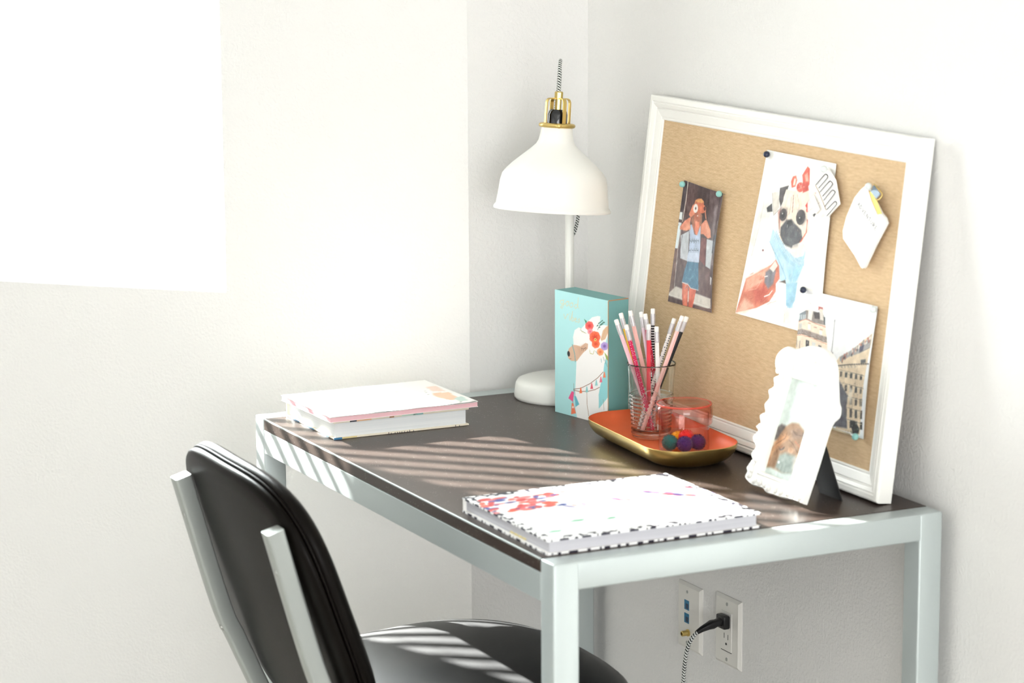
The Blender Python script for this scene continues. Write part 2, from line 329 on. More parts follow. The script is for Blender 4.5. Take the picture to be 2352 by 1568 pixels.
l 232,244,248 1 0.99 3879,3085 3856,2987
l 112,160,188 0.8 0.79 3899,3080 3874,2989
l 232,244,248 1 0.99 3918,3062 3894,2963
l 112,160,188 0.8 0.79 3937,3056 3912,2966
l 232,244,248 1 0.99 3955,3039 3932,2941
l 112,160,188 0.8 0.79 3975,3034 3950,2943
l 232,244,248 1 0.99 3993,3018 3970,2919
l 112,160,188 0.8 0.79 4013,3012 3988,2922
l 232,244,248 1 0.99 4031,2997 4007,2899
l 112,160,188 0.8 0.79 4050,2991 4025,2901
l 232,244,248 1 0.99 4068,2977 4045,2879
l 112,160,188 0.8 0.79 4087,2972 4063,2881
l 232,244,248 1 0.99 4105,2958 4082,2860
l 112,160,188 0.8 0.79 4124,2953 4100,2862
l 232,244,248 1 0.99 4142,2940 4118,2842
l 112,160,188 0.8 0.79 4161,2935 4136,2845
l 232,244,248 1 0.98 4178,2923 4155,2825
l 112,160,188 0.8 0.79 4197,2918 4173,2828
l 232,244,248 1 0.98 4214,2908 4191,2809
l 112,160,188 0.8 0.79 4234,2902 4209,2812
l 232,244,248 1 0.98 4250,2893 4227,2795
l 112,160,188 0.8 0.79 4270,2887 4245,2797
l 232,244,248 1 0.98 4286,2879 4263,2781
l 112,160,188 0.8 0.79 4305,2873 4281,2783
l 232,244,248 1 0.98 4321,2866 4298,2768
l 112,160,188 0.8 0.78 4341,2860 4316,2770
l 232,244,248 1 0.98 4356,2854 4334,2756
l 112,160,188 0.8 0.78 4376,2849 4351,2759
l 232,244,248 1 0.98 4391,2843 4369,2746
l 112,160,188 0.8 0.78 4411,2838 4386,2748
l 232,244,248 1 0.98 4426,2834 4403,2736
l 112,160,188 0.8 0.78 4445,2828 4421,2738
l 232,244,248 1 0.98 4460,2825 4437,2728
l 112,160,188 0.8 0.78 4479,2820 4455,2730
l 232,244,248 1 0.98 4494,2818 4472,2721
l 112,160,188 0.8 0.78 4513,2813 4489,2723
l 232,244,248 1 0.98 4528,2812 4505,2715
l 112,160,188 0.8 0.78 4547,2807 4523,2717
l 232,244,248 1 0.98 4561,2808 4539,2710
l 112,160,188 0.8 0.78 4580,2802 4556,2713
l 232,244,248 1 0.98 4594,2805 4572,2707
l 112,160,188 0.8 0.78 4613,2799 4589,2710
l 232,244,248 1 0.98 4627,2803 4604,2706
l 112,160,188 0.8 0.78 4646,2798 4622,2708
l 232,244,248 1 0.97 4659,2803 4637,2706
l 112,160,188 0.8 0.78 4678,2798 4654,2708
l 232,244,248 1 0.97 4691,2806 4668,2708
l 112,160,188 0.8 0.78 4710,2800 4686,2711
p 150,200,222 0.7 4 4267,2592 4676,2707 4585,2459 4382,2391
p 160,202,222 1 0.5 4276,2375 4589,2440 4575,2162 4461,2017 4345,2049
l 120,168,196 0.8 1.59 3874,2797 4120,2592 4260,2452
l 206,230,240 0.6 0.79 4022,2465 4000,2389
l 206,230,240 0.6 0.79 4221,2567 4228,2522
l 226,240,246 0.6 0.78 4668,2657 4677,2570
l 206,230,240 0.6 0.79 4175,2790 4157,2717
l 126,176,202 0.6 0.78 4515,2789 4524,2736
l 226,240,246 0.6 0.79 4164,2502 4151,2431
l 126,176,202 0.6 0.79 4238,2538 4235,2422
l 126,176,202 0.6 0.79 4148,2661 4138,2577
l 206,230,240 0.6 0.78 4412,2492 4409,2387
l 226,240,246 0.6 0.78 4610,2622 4572,2566
l 206,230,240 0.6 0.79 4105,2455 4092,2386
l 206,230,240 0.6 0.78 4444,2815 4413,2760
l 206,230,240 0.6 0.79 4129,2769 4128,2660
l 206,230,240 0.6 0.78 4455,2535 4449,2435
l 226,240,246 0.6 0.78 4589,2740 4576,2698
l 226,240,246 0.6 0.78 4440,2471 4434,2415
l 226,240,246 0.6 0.79 4028,2609 3996,2542
l 206,230,240 0.6 0.78 4678,2544 4691,2434
l 226,240,246 0.6 0.78 4643,2856 4656,2795
l 206,230,240 0.6 0.79 4315,2791 4303,2723
l 206,230,240 0.6 0.78 4426,2630 4418,2535
l 226,240,246 0.6 0.79 4115,2407 4095,2287
l 206,230,240 0.6 0.79 4196,2666 4200,2580
l 206,230,240 0.6 0.78 4400,2582 4378,2539
l 126,176,202 0.6 0.78 4525,2630 4517,2565
l 226,240,246 0.6 0.78 4630,2798 4628,2723
l 206,230,240 0.6 0.79 4339,2432 4307,2342
l 226,240,246 0.6 0.78 4396,2602 4410,2489
l 206,230,240 0.6 0.78 4393,2590 4382,2475
l 206,230,240 0.6 0.79 4179,2673 4178,2608
l 206,230,240 0.6 0.78 4366,2579 4375,2473
l 206,230,240 0.6 0.79 4232,2463 4206,2394
l 206,230,240 0.6 0.79 4070,2745 4029,2698
l 206,230,240 0.6 0.79 4047,2405 4023,2307
l 120,164,190 0.9 1.19 3674,2951 3856,2795 3969,2611
l 120,170,196 0.7 0.59 4352,2188 4375,2013
l 120,170,196 0.7 0.59 4377,2192 4396,2017
l 120,170,196 0.7 0.59 4402,2196 4417,2020
l 120,170,196 0.7 0.59 4426,2199 4438,2023
l 120,170,196 0.7 0.59 4451,2203 4459,2026
l 120,170,196 0.7 0.59 4476,2206 4480,2029
l 120,170,196 0.7 0.59 4500,2210 4502,2032
l 120,170,196 0.7 0.59 4525,2214 4523,2036
l 120,170,196 0.7 0.59 4549,2217 4544,2039
l 120,170,196 0.7 0.59 4574,2221 4565,2042
p 96,84,78 1 0.5 4074,2376 4246,2431 4276,2375 4165,2380
p 206,120,96 1 0.5 3134,2293 3787,2596 3913,2703 4023,2618 4082,2427 3991,2335 4016,2219 3869,2037 3526,1885 2966,1729
p 232,168,142 0.9 3 3134,2293 3753,2581 3874,2538 3657,2327 3353,2163 3139,2091
p 190,86,66 0.8 4 3353,2163 3662,2308 3827,2231 3792,2046 3477,1938
l 232,160,132 0.35 1.0 3288,2272 3405,2313
l 176,80,60 0.35 1.0 3692,1976 3760,2015
l 232,160,132 0.35 0.99 3730,2410 3769,2423
l 176,80,60 0.35 1.0 3510,2056 3586,2114
l 232,160,132 0.35 1.0 3585,1996 3628,2024
l 176,80,60 0.35 0.99 3754,2174 3823,2230
l 214,124,96 0.35 1.0 3538,2385 3583,2418
l 176,80,60 0.35 1.0 3255,2378 3315,2399
l 176,80,60 0.35 1.0 3473,2246 3583,2286
l 232,160,132 0.35 1.0 3715,2010 3777,2063
l 232,160,132 0.35 0.99 3761,2291 3824,2329
l 214,124,96 0.35 1.0 3701,2235 3791,2292
l 214,124,96 0.35 0.99 3788,2384 3859,2407
l 232,160,132 0.35 1.01 3202,1939 3287,1987
l 176,80,60 0.35 1.0 3659,2058 3710,2095
l 232,160,132 0.35 1.0 3493,2157 3583,2198
l 214,124,96 0.35 0.99 3803,2252 3861,2304
l 214,124,96 0.35 1.0 3324,2330 3388,2358
l 214,124,96 0.35 0.99 3940,2030 4054,2074
l 176,80,60 0.35 0.99 3821,1985 3929,2039
l 232,160,132 0.35 1.0 3670,2038 3779,2101
l 232,160,132 0.35 0.99 3750,2125 3802,2166
l 214,124,96 0.35 0.99 3848,2206 3952,2248
l 176,80,60 0.35 0.99 3814,2317 3846,2362
l 176,80,60 0.35 1.0 3292,1983 3397,2030
l 214,124,96 0.35 0.99 3792,2132 3828,2150
l 214,124,96 0.35 1.0 3621,2330 3725,2355
l 232,160,132 0.35 1.01 3234,2289 3341,2333
l 214,124,96 0.35 1.0 3261,2385 3336,2418
l 214,124,96 0.35 1.0 3424,2349 3518,2407
l 176,80,60 0.35 1.0 3607,2381 3663,2401
l 214,124,96 0.35 0.99 3813,2441 3915,2466
l 214,124,96 0.35 1.0 3334,2155 3403,2176
l 176,80,60 0.35 1.0 3670,2407 3710,2457
l 232,160,132 0.35 1.0 3695,2238 3793,2297
l 214,124,96 0.35 1.01 3223,2370 3310,2411
l 214,124,96 0.35 1.0 3510,2205 3624,2247
l 176,80,60 0.35 1.0 3344,2115 3397,2159
l 232,160,132 0.35 0.99 3821,2327 3929,2383
l 176,80,60 0.35 1.0 3517,2333 3632,2364
l 214,124,96 0.35 1.0 3630,2379 3674,2426
l 232,160,132 0.35 0.99 3850,2204 3888,2230
l 176,80,60 0.35 1.0 3561,2095 3653,2117
l 214,124,96 0.35 0.99 3828,2087 3872,2134
l 176,80,60 0.35 1.0 3460,2154 3518,2174
l 176,80,60 0.35 1.0 3583,2355 3653,2409
l 232,160,132 0.35 0.99 3925,2111 4028,2154
l 232,160,132 0.35 1.0 3295,2010 3360,2029
l 214,124,96 0.35 1.0 3291,2124 3407,2162
l 176,80,60 0.35 1.01 3259,2207 3333,2259
p 238,196,170 0.8 4 2966,1729 3160,1992 3444,1913 3244,1781
p 120,120,128 0.95 2 3665,2469 3861,2596 3950,2528 3919,2324 3791,2226 3669,2309
p 236,224,214 1 0.5 3761,2542 3899,2681 3987,2613 3882,2499
l 250,244,240 1 1.4 3650,2396 3732,2418
l 252,246,240 1 1.79 3715,2094 3846,2144 3913,2214
l 244,200,176 0.6 1.0 3595,2358 3463,2179 3246,2127
p 230,228,218 0.7 6 4251,1975 4499,2012 4520,1739 4340,1730
l 180,170,150 0.6 0.98 4339,1909 4345,1790
p 100,30,40 1 0.5 3535,2796 3534,2788 3527,2781 3516,2778 3505,2778 3496,2783 3491,2791 3492,2799 3499,2806 3510,2809 3521,2808 3530,2804"""
ART_POSTER="""p 240,222,200 1 0.5 4723,1952 4907,2061 4978,2072 5386,2070 5474,1923 5585,1669 5861,292 4103,-51 3979,1258 4697,1443 4698,1720
p 122,132,138 1 0.5 4720,1968 4921,2063 4934,1936 4716,1845
p 146,138,132 1 0.5 4907,2061 5152,2082 5402,2064 5482,1917 5188,1911 4927,1927
p 206,214,216 1 0.5 4750,1964 4775,1976 4778,1904 4754,1892
p 206,214,216 1 0.5 4799,1972 4823,1984 4827,1911 4803,1899
p 206,214,216 1 0.5 4851,1980 4875,1992 4878,1919 4854,1907
p 206,214,216 1 0.5 4894,1986 4918,1998 4921,1926 4897,1914
p 70,64,64 1 0.5 5127,2062 5281,2086 5317,1987 5175,1973
p 222,214,204 1 0.5 5292,2104 5379,2101 5419,1979 5318,1979
p 60,66,72 1 0.5 5406,2041 5451,2032 5474,1923 5438,1934
p 232,226,216 1 0.5 4975,2088 5106,2091 5096,1929 4991,1945
p 180,92,84 1 0.5 5235,2167 5359,2170 5373,2132 5247,2113
p 236,220,206 1 0.5 5270,2140 5356,2145 5374,2100 5280,2094
l 180,174,166 0.8 0.8 4936,2203 5019,2183 5076,2138
l 170,166,160 0.8 0.64 4791,2125 4859,2078
l 170,166,160 0.8 0.64 4716,2057 4776,2025
l 190,184,176 0.8 0.48 5019,2183 5076,2232
l 196,128,104 1 1.13 4715,1850 4935,1928 5189,1903 5492,1894
l 250,240,226 1 0.64 4734,1832 4940,1908 5497,1871
l 186,120,100 1 0.8 5018,1884 5083,1881
l 186,120,100 1 0.8 5173,1844 5260,1845
l 186,120,100 1 0.79 5348,1839 5420,1838
p 206,204,196 1 0.5 4764,1828 4847,1857 4858,1778 4780,1753
p 250,244,232 1 0.5 5007,1866 5087,1863 5104,1784 5024,1788
p 252,246,236 1 0.5 5337,1822 5416,1818 5432,1740 5354,1744
p 150,136,128 0.85 0.8 4692,1719 4865,1771 5554,1752 5568,1682 4880,1700 4704,1664
l 64,58,60 0.8 0.48 4873,1764 4885,1704
l 64,58,60 0.8 0.48 4902,1763 4915,1703
l 64,58,60 0.8 0.48 4932,1762 4945,1703
l 64,58,60 0.8 0.48 4962,1761 4974,1702
l 64,58,60 0.8 0.48 4991,1760 5004,1701
l 64,58,60 0.8 0.48 5021,1759 5034,1700
l 64,58,60 0.8 0.48 5051,1758 5063,1699
l 64,58,60 0.8 0.48 5080,1758 5093,1698
l 64,58,60 0.8 0.48 5109,1757 5122,1697
l 64,58,60 0.8 0.48 5139,1756 5151,1696
l 64,58,60 0.8 0.48 5168,1755 5181,1695
l 64,58,60 0.8 0.48 5198,1754 5210,1695
l 64,58,60 0.8 0.48 5227,1753 5239,1694
l 64,58,60 0.8 0.48 5256,1752 5269,1693
l 64,58,60 0.8 0.48 5285,1751 5298,1692
l 64,58,60 0.8 0.48 5315,1750 5327,1691
l 64,58,60 0.8 0.48 5344,1749 5356,1690
l 64,58,60 0.8 0.48 5373,1748 5385,1689
l 64,58,60 0.8 0.48 5402,1747 5414,1688
l 64,58,60 0.8 0.48 5431,1746 5443,1687
l 64,58,60 0.8 0.48 5460,1746 5472,1687
l 64,58,60 0.8 0.48 5489,1745 5501,1686
l 64,58,60 0.8 0.47 5518,1744 5530,1685
l 64,58,60 0.8 0.47 5547,1743 5559,1684
l 50,56,64 0.9 0.48 4698,1720 4710,1663
l 50,56,64 0.9 0.48 4725,1728 4737,1671
l 50,56,64 0.9 0.48 4752,1736 4764,1679
l 50,56,64 0.9 0.48 4779,1744 4791,1687
l 50,56,64 0.9 0.48 4806,1751 4818,1695
l 50,56,64 0.9 0.48 4833,1759 4845,1703
l 50,56,64 0.9 0.48 4860,1767 4872,1710
l 70,60,58 1 0.97 4705,1659 4887,1698 5570,1673
l 200,130,104 1 0.97 4715,1641 4890,1681 5239,1669 5575,1648
p 56,54,58 1 0.5 5000,1622 5097,1622 5113,1463 5025,1464
l 220,214,206 1 0.64 5046,1613 5067,1471
p 214,214,208 1 0.5 5177,1619 5278,1619 5277,1490 5189,1491
p 60,58,62 1 0.5 5355,1599 5442,1597 5434,1500 5368,1497
l 80,76,78 1 1.13 4750,1614 4775,1472
l 70,60,60 1 0.96 4846,1581 4855,1469
p 40,40,44 1 0.5 4998,1492 5115,1495 5116,1463 5006,1453
p 92,88,88 1 0.5 4564,1224 4659,1227 4679,1080 4589,1078
p 92,88,88 1 0.5 4800,1241 4894,1244 4913,1098 4825,1095
p 92,88,88 1 0.5 5033,1258 5126,1261 5145,1115 5058,1113
p 92,88,88 1 0.5 5264,1275 5356,1277 5375,1132 5288,1130
p 92,88,88 1 0.5 5492,1291 5584,1294 5603,1149 5517,1147
p 92,88,88 1 0.5 4618,971 4713,974 4732,827 4643,824
p 92,88,88 1 0.5 4853,989 4947,993 4966,846 4878,843
p 92,88,88 1 0.5 5086,1007 5179,1011 5198,865 5111,862
p 92,88,88 1 0.5 5316,1025 5409,1029 5428,883 5341,881
p 92,88,88 1 0.5 5545,1043 5636,1046 5655,902 5569,899
p 92,88,88 1 0.5 4671,718 4766,722 4786,575 4697,571
p 92,88,88 1 0.5 4906,737 5000,741 5020,595 4931,592
p 92,88,88 1 0.5 5139,757 5232,761 5251,615 5164,612
p 92,88,88 1 0.5 5369,776 5461,780 5480,635 5394,632
p 92,88,88 1 0.5 5597,795 5688,799 5707,654 5621,651
p 92,88,88 1 0.5 4725,465 4820,470 4839,323 4750,319
p 92,88,88 1 0.5 4960,486 5054,490 5073,344 4985,340
p 92,88,88 1 0.5 5192,507 5285,511 5304,365 5217,362
p 92,88,88 1 0.5 5422,527 5514,531 5533,386 5446,383
p 92,88,88 1 0.5 5649,547 5740,551 5759,407 5674,404
l 70,62,66 1 1.1 5716,2025 5729,1772 5731,1549
l 60,56,62 1 1.58 5714,2033 5717,1993
l 190,186,184 0.9 0.47 5701,1975 5728,1979
l 190,186,184 0.9 0.47 5703,1923 5731,1928
l 190,186,184 0.9 0.47 5705,1872 5733,1876
l 190,186,184 0.9 0.47 5708,1821 5735,1825
l 190,186,184 0.9 0.47 5710,1769 5738,1773
l 190,186,184 0.9 0.47 5712,1718 5740,1722
l 190,186,184 0.9 0.47 5715,1666 5742,1671
l 190,186,184 0.9 0.47 5717,1615 5744,1619
l 190,186,184 0.9 0.47 5719,1563 5747,1568
p 64,60,66 1 0.5 5688,1534 5766,1555 5797,1504 5679,1496
p 110,104,106 1 0.5 5709,1489 5791,1503 6019,961 5634,892
p 222,202,172 1 0.5 5867,1412 5957,1523 6216,1630 6455,1811 6744,1998 6749,1843 6685,1238 6704,488 6458,472 6068,460 5845,1249
p 150,146,144 1 1 5959,1515 6212,1645 6433,1784 6608,1867 6721,1979 6732,1793 6460,1654 6228,1569 5987,1449
p 60,58,62 0.9 0.5 6258,1616 6300,1629 6289,1575 6257,1584
p 176,110,92 0.9 0.5 6573,1858 6595,1868 6600,1837 6572,1827
p 92,90,96 0.9 0.5 6539,1799 6578,1812 6567,1766 6537,1768
p 60,58,62 0.9 0.5 6494,1811 6515,1821 6524,1770 6492,1779
p 214,196,176 0.9 0.5 6426,1755 6445,1764 6455,1722 6425,1723
p 214,196,176 0.9 0.5 6479,1799 6494,1808 6506,1775 6477,1768
p 176,110,92 0.9 0.5 6270,1697 6298,1708 6300,1659 6268,1665
p 236,228,216 0.9 0.5 6265,1679 6285,1688 6295,1641 6263,1647
p 60,58,62 0.9 0.5 6027,1480 6047,1490 6059,1437 6025,1448
p 60,58,62 0.9 0.5 6370,1745 6405,1757 6402,1697 6368,1713
p 176,110,92 0.9 0.5 6066,1580 6101,1592 6095,1550 6065,1548
p 214,196,176 0.9 0.5 6164,1606 6189,1617 6190,1588 6162,1574
p 92,90,96 0.9 0.5 6081,1557 6103,1567 6108,1534 6079,1525
p 214,196,176 0.9 0.5 6370,1741 6399,1753 6401,1699 6368,1710
p 60,58,62 0.9 0.5 6092,1545 6121,1556 6123,1503 6090,1513
p 176,110,92 0.9 0.5 6349,1698 6378,1709 6380,1652 6347,1666
p 176,110,92 0.9 0.5 6437,1798 6472,1810 6465,1767 6435,1766
p 214,196,176 0.9 0.5 6358,1679 6397,1692 6384,1660 6356,1647
p 92,90,96 0.9 0.5 6666,1873 6702,1885 6693,1847 6664,1841
p 176,110,92 0.9 0.5 6663,1884 6700,1897 6692,1847 6661,1853
p 60,58,62 0.9 0.5 6387,1705 6426,1718 6415,1674 6385,1673
p 236,228,216 0.9 0.5 6619,1907 6641,1917 6647,1879 6618,1876
p 236,228,216 0.9 0.5 6430,1774 6452,1784 6456,1753 6428,1742
p 60,58,62 0.9 0.5 6056,1534 6088,1546 6085,1504 6055,1502
p 236,228,216 0.9 0.5 6693,1937 6720,1948 6723,1901 6692,1906
p 176,110,92 0.9 0.5 6623,1918 6660,1930 6651,1884 6621,1886
p 236,228,216 0.9 0.5 6608,1845 6641,1857 6634,1825 6607,1814
p 236,228,216 0.9 0.5 6426,1744 6455,1755 6453,1721 6425,1713
p 176,110,92 0.9 0.5 6646,1912 6675,1923 6676,1872 6644,1881
p 176,110,92 0.9 0.5 6030,1492 6058,1503 6060,1457 6028,1460
p 176,110,92 0.9 0.5 6081,1573 6106,1583 6107,1553 6079,1541
p 236,228,216 0.9 0.5 6671,1925 6698,1936 6701,1888 6670,1894
p 176,110,92 0.9 0.5 6110,1548 6131,1558 6138,1518 6108,1516
p 214,196,176 0.9 0.5 6567,1830 6605,1843 6594,1805 6565,1799
p 176,110,92 0.9 0.5 6123,1611 6151,1622 6150,1589 6121,1579
p 214,196,176 0.9 0.5 6679,1966 6702,1976 6707,1938 6678,1934
p 176,110,92 0.9 0.5 6038,1521 6066,1532 6065,1499 6036,1489
p 92,90,96 0.9 0.5 6524,1863 6552,1874 6551,1842 6523,1831
p 176,110,92 0.9 0.5 6475,1795 6508,1807 6502,1772 6473,1763
p 176,110,92 0.9 0.5 6289,1647 6307,1657 6318,1613 6287,1616
p 74,72,90 1 0.5 6454,1748 6568,1798 6560,1702 6470,1672
p 92,94,94 1 0.5 6532,1572 6663,1602 6674,1549 6543,1519
l 112,110,110 1 1.24 6472,1664 6729,1785
l 70,64,62 1 1.57 5890,1372 6252,1454 6756,1548
l 246,234,212 1 0.63 5896,1346 6738,1506
l 40,38,40 0.7 0.47 5902,1383 5898,1346
l 40,38,40 0.7 0.47 5926,1388 5923,1350
l 40,38,40 0.7 0.47 5951,1392 5948,1355
l 40,38,40 0.7 0.47 5976,1396 5972,1359
l 40,38,40 0.7 0.47 6000,1400 5997,1363
l 40,38,40 0.7 0.47 6025,1404 6021,1367
l 40,38,40 0.7 0.47 6049,1408 6046,1371
l 40,38,40 0.7 0.47 6074,1413 6070,1375
l 40,38,40 0.7 0.47 6098,1417 6094,1380
l 40,38,40 0.7 0.47 6122,1421 6119,1384
l 40,38,40 0.7 0.47 6147,1425 6143,1388
l 40,38,40 0.7 0.47 6171,1429 6168,1392
l 40,38,40 0.7 0.47 6195,1433 6192,1396
l 40,38,40 0.7 0.47 6220,1437 6216,1401
l 40,38,40 0.7 0.47 6244,1442 6240,1405
l 40,38,40 0.7 0.47 6268,1446 6265,1409
l 40,38,40 0.7 0.47 6292,1450 6289,1413
l 40,38,40 0.7 0.47 6316,1454 6313,1417
l 40,38,40 0.7 0.47 6341,1458 6337,1421
l 40,38,40 0.7 0.47 6365,1462 6361,1425
l 40,38,40 0.7 0.47 6389,1466 6385,1430
l 40,38,40 0.7 0.47 6413,1470 6409,1434
p 110,100,88 1 0.5 6016,1311 6081,1322 6087,1243 6024,1233
p 60,62,62 1 0.5 6154,1322 6219,1333 6224,1255 6162,1244
p 60,62,62 1 0.5 6292,1333 6356,1344 6361,1266 6300,1255
p 60,62,62 1 0.5 6428,1344 6492,1355 6498,1277 6436,1267
p 60,62,62 1 0.5 6564,1355 6628,1366 6633,1289 6572,1278
l 96,84,70 0.8 0.78 5969,1334 6687,1356
l 246,232,206 0.8 0.63 5971,1322 6690,1344
p 72,66,62 1 0.5 6049,1126 6114,1137 6123,1043 6060,1032
p 72,66,62 1 0.5 6187,1137 6252,1149 6261,1055 6199,1044
p 72,66,62 1 0.5 6325,1149 6389,1161 6397,1067 6336,1056
p 60,62,62 1 0.5 6461,1161 6525,1172 6534,1079 6472,1068
p 110,100,88 1 0.5 6597,1172 6660,1184 6669,1091 6608,1080
l 96,84,70 0.8 0.78 6007,1150 6699,1170
l 246,232,206 0.8 0.63 6010,1138 6701,1158
p 72,66,62 1 0.5 6079,956 6144,968 6156,859 6094,847
p 60,62,62 1 0.5 6217,968 6282,980 6294,871 6232,860
p 110,100,88 1 0.5 6354,981 6419,992 6430,884 6369,872
p 72,66,62 1 0.5 6491,993 6555,1004 6566,896 6505,885
p 60,62,62 1 0.5 6626,1005 6690,1016 6701,909 6641,897
l 96,84,70 0.8 0.78 6043,981 6707,999
l 246,232,206 0.8 0.63 6046,969 6710,987
p 72,66,62 1 0.5 6109,787 6174,799 6189,674 6127,662
p 110,100,88 1 0.5 6247,799 6312,811 6327,687 6265,676
p 72,66,62 1 0.5 6384,812 6448,824 6463,700 6402,689
p 60,62,62 1 0.5 6520,825 6584,837 6599,713 6538,702
p 72,66,62 1 0.5 6656,837 6719,849 6734,726 6673,715
l 96,84,70 0.8 0.78 6078,813 6716,828
l 246,232,206 0.8 0.63 6081,800 6718,816
p 60,62,62 1 0.5 6139,617 6204,629 6216,520 6154,508
p 110,100,88 1 0.5 6277,630 6342,643 6353,534 6291,522
p 72,66,62 1 0.5 6414,644 6478,656 6490,547 6428,536
p 60,62,62 1 0.5 6550,657 6614,669 6626,561 6564,549
p 60,62,62 1 0.5 6685,670 6749,682 6760,574 6700,562
l 96,84,70 0.8 0.78 6114,644 6724,657
l 246,232,206 0.8 0.63 6116,632 6726,645
l 120,106,90 0.7 0.78 6468,1483 6472,1200 6426,624
l 236,218,184 0.9 1.23 6684,1504 6660,1030 6675,498
p 236,226,206 0.8 2 6318,1142 6411,1095 6402,872 6310,982
l 60,56,52 0.6 0.62 6182,1109 6180,1089
l 130,112,90 0.6 0.63 6089,900 6072,894
l 130,112,90 0.6 0.62 6512,1276 6480,1288
l 60,56,52 0.6 0.63 6052,1262 6027,1223
l 130,112,90 0.6 0.63 6137,1152 6166,1176
l 60,56,52 0.6 0.62 6236,1160 6238,1140
l 130,112,90 0.6 0.62 6505,514 6520,484
l 60,56,52 0.6 0.63 6001,1383 6047,1375
l 60,56,52 0.6 0.62 6617,1142 6637,1131
l 60,56,52 0.6 0.62 6626,740 6653,742
l 246,232,204 0.6 0.62 6392,998 6395,971
l 206,182,146 0.6 0.62 6196,1379 6174,1359
l 60,56,52 0.6 0.62 6294,1158 6325,1165
l 130,112,90 0.6 0.62 6347,478 6323,472
l 96,70,60 0.6 0.63 6076,1190 6073,1172
l 60,56,52 0.6 0.62 6568,1049 6538,1059
l 206,182,146 0.6 0.62 6645,634 6633,648
l 60,56,52 0.6 0.62 6552,515 6571,531
l 96,70,60 0.6 0.62 6298,698 6276,699
l 246,232,204 0.6 0.62 6618,702 6657,683
l 246,232,204 0.6 0.62 6326,998 6313,969
l 96,70,60 0.6 0.62 6682,1297 6673,1292
l 206,182,146 0.6 0.62 6477,590 6459,588
l 246,232,204 0.6 0.62 6314,639 6292,625
l 130,112,90 0.6 0.62 6215,1284 6202,1291
l 206,182,146 0.6 0.62 6303,561 6259,566
l 246,232,204 0.6 0.62 6436,947 6446,951
l 206,182,146 0.6 0.62 6331,1418 6340,1428
l 206,182,146 0.6 0.62 6662,1440 6653,1451
l 206,182,146 0.6 0.63 6200,638 6177,654
l 60,56,52 0.6 0.62 6250,725 6255,733
l 206,182,146 0.6 0.62 6360,626 6393,631
l 60,56,52 0.6 0.62 6450,520 6439,490
l 206,182,146 0.6 0.62 6178,1162 6173,1142
l 96,70,60 0.6 0.62 6235,712 6268,708
l 246,232,204 0.6 0.62 6558,606 6516,604
l 130,112,90 0.6 0.62 6406,500 6389,464
l 60,56,52 0.6 0.62 6284,1008 6309,988
l 130,112,90 0.6 0.62 6529,1353 6559,1350
l 246,232,204 0.6 0.62 6675,912 6667,916
l 130,112,90 0.6 0.62 6384,1249 6358,1262
l 130,112,90 0.6 0.62 6211,878 6227,898
l 60,56,52 0.6 0.62 6532,755 6510,726
l 206,182,146 0.6 0.63 6134,912 6168,916
l 130,112,90 0.6 0.62 6166,1123 6136,1093
l 60,56,52 0.6 0.62 6456,1313 6480,1290
l 206,182,146 0.6 0.62 6469,901 6507,918
l 96,70,60 0.6 0.62 6675,922 6671,893
l 96,70,60 0.6 0.63 6013,1170 6038,1181
l 96,70,60 0.6 0.63 6196,650 6227,658
l 206,182,146 0.6 0.62 6519,544 6560,544
l 96,70,60 0.6 0.62 6420,833 6450,811
l 246,232,204 0.6 0.62 6233,1110 6236,1089
l 130,112,90 0.6 0.63 6090,1222 6053,1225
l 60,56,52 0.6 0.62 6688,1238 6654,1233
l 96,70,60 0.6 0.63 6067,1068 6071,1039
l 246,232,204 0.6 0.62 6547,1311 6550,1324
l 96,70,60 0.6 0.62 6605,1000 6627,973
l 246,232,204 0.6 0.62 6530,998 6523,996
l 130,112,90 0.6 0.62 6650,850 6616,840
l 246,232,204 0.6 0.62 6501,816 6533,842
l 246,232,204 0.6 0.62 6687,992 6704,996
l 246,232,204 0.6 0.62 6651,648 6676,640
l 246,232,204 0.6 0.62 6452,865 6499,850
l 130,112,90 0.6 0.62 6355,1319 6380,1340
l 246,232,204 0.6 0.62 6325,650 6339,646
l 206,182,146 0.6 0.62 6416,1033 6454,1037
l 206,182,146 0.6 0.63 6049,1371 6020,1370
l 130,112,90 0.6 0.63 6154,901 6184,911
l 206,182,146 0.6 0.62 6584,593 6620,590
l 60,56,52 0.6 0.62 6450,785 6426,790
l 246,232,204 0.6 0.62 6590,750 6579,737
l 130,112,90 0.6 0.62 6250,1153 6217,1119
l 206,182,146 0.6 0.62 6549,998 6533,1016
l 206,182,146 0.6 0.62 6485,642 6478,612
l 206,182,146 0.6 0.63 5993,1306 6024,1292
l 96,70,60 0.6 0.62 6522,1193 6507,1202
l 206,182,146 0.6 0.62 6529,715 6529,712
l 60,56,52 0.6 0.62 6591,621 6575,622
l 60,56,52 0.6 0.62 6583,742 6602,744
l 206,182,146 0.6 0.62 6683,749 6639,754
l 96,70,60 0.6 0.63 6131,1220 6139,1216
l 60,56,52 0.6 0.63 6156,496 6138,487
l 206,182,146 0.6 0.62 6408,746 6369,744
l 246,232,204 0.6 0.63 6178,783 6164,799
l 206,182,146 0.6 0.62 6666,1053 6662,1050
l 206,182,146 0.6 0.63 6118,1330 6139,1308
l 130,112,90 0.6 0.62 6677,655 6645,651
l 130,112,90 0.6 0.62 6689,1198 6667,1169
l 60,56,52 0.6 0.62 6455,1208 6436,1193
l 246,232,204 0.6 0.62 6376,1369 6379,1359
l 206,182,146 0.6 0.62 6311,567 6279,568
l 206,182,146 0.6 0.62 6268,1369 6239,1353
l 60,56,52 0.6 0.62 6404,623 6445,610
l 96,70,60 0.6 0.62 6442,1451 6426,1455
l 60,56,52 0.6 0.62 6242,1312 6287,1296
l 96,70,60 0.6 0.62 6223,654 6209,641
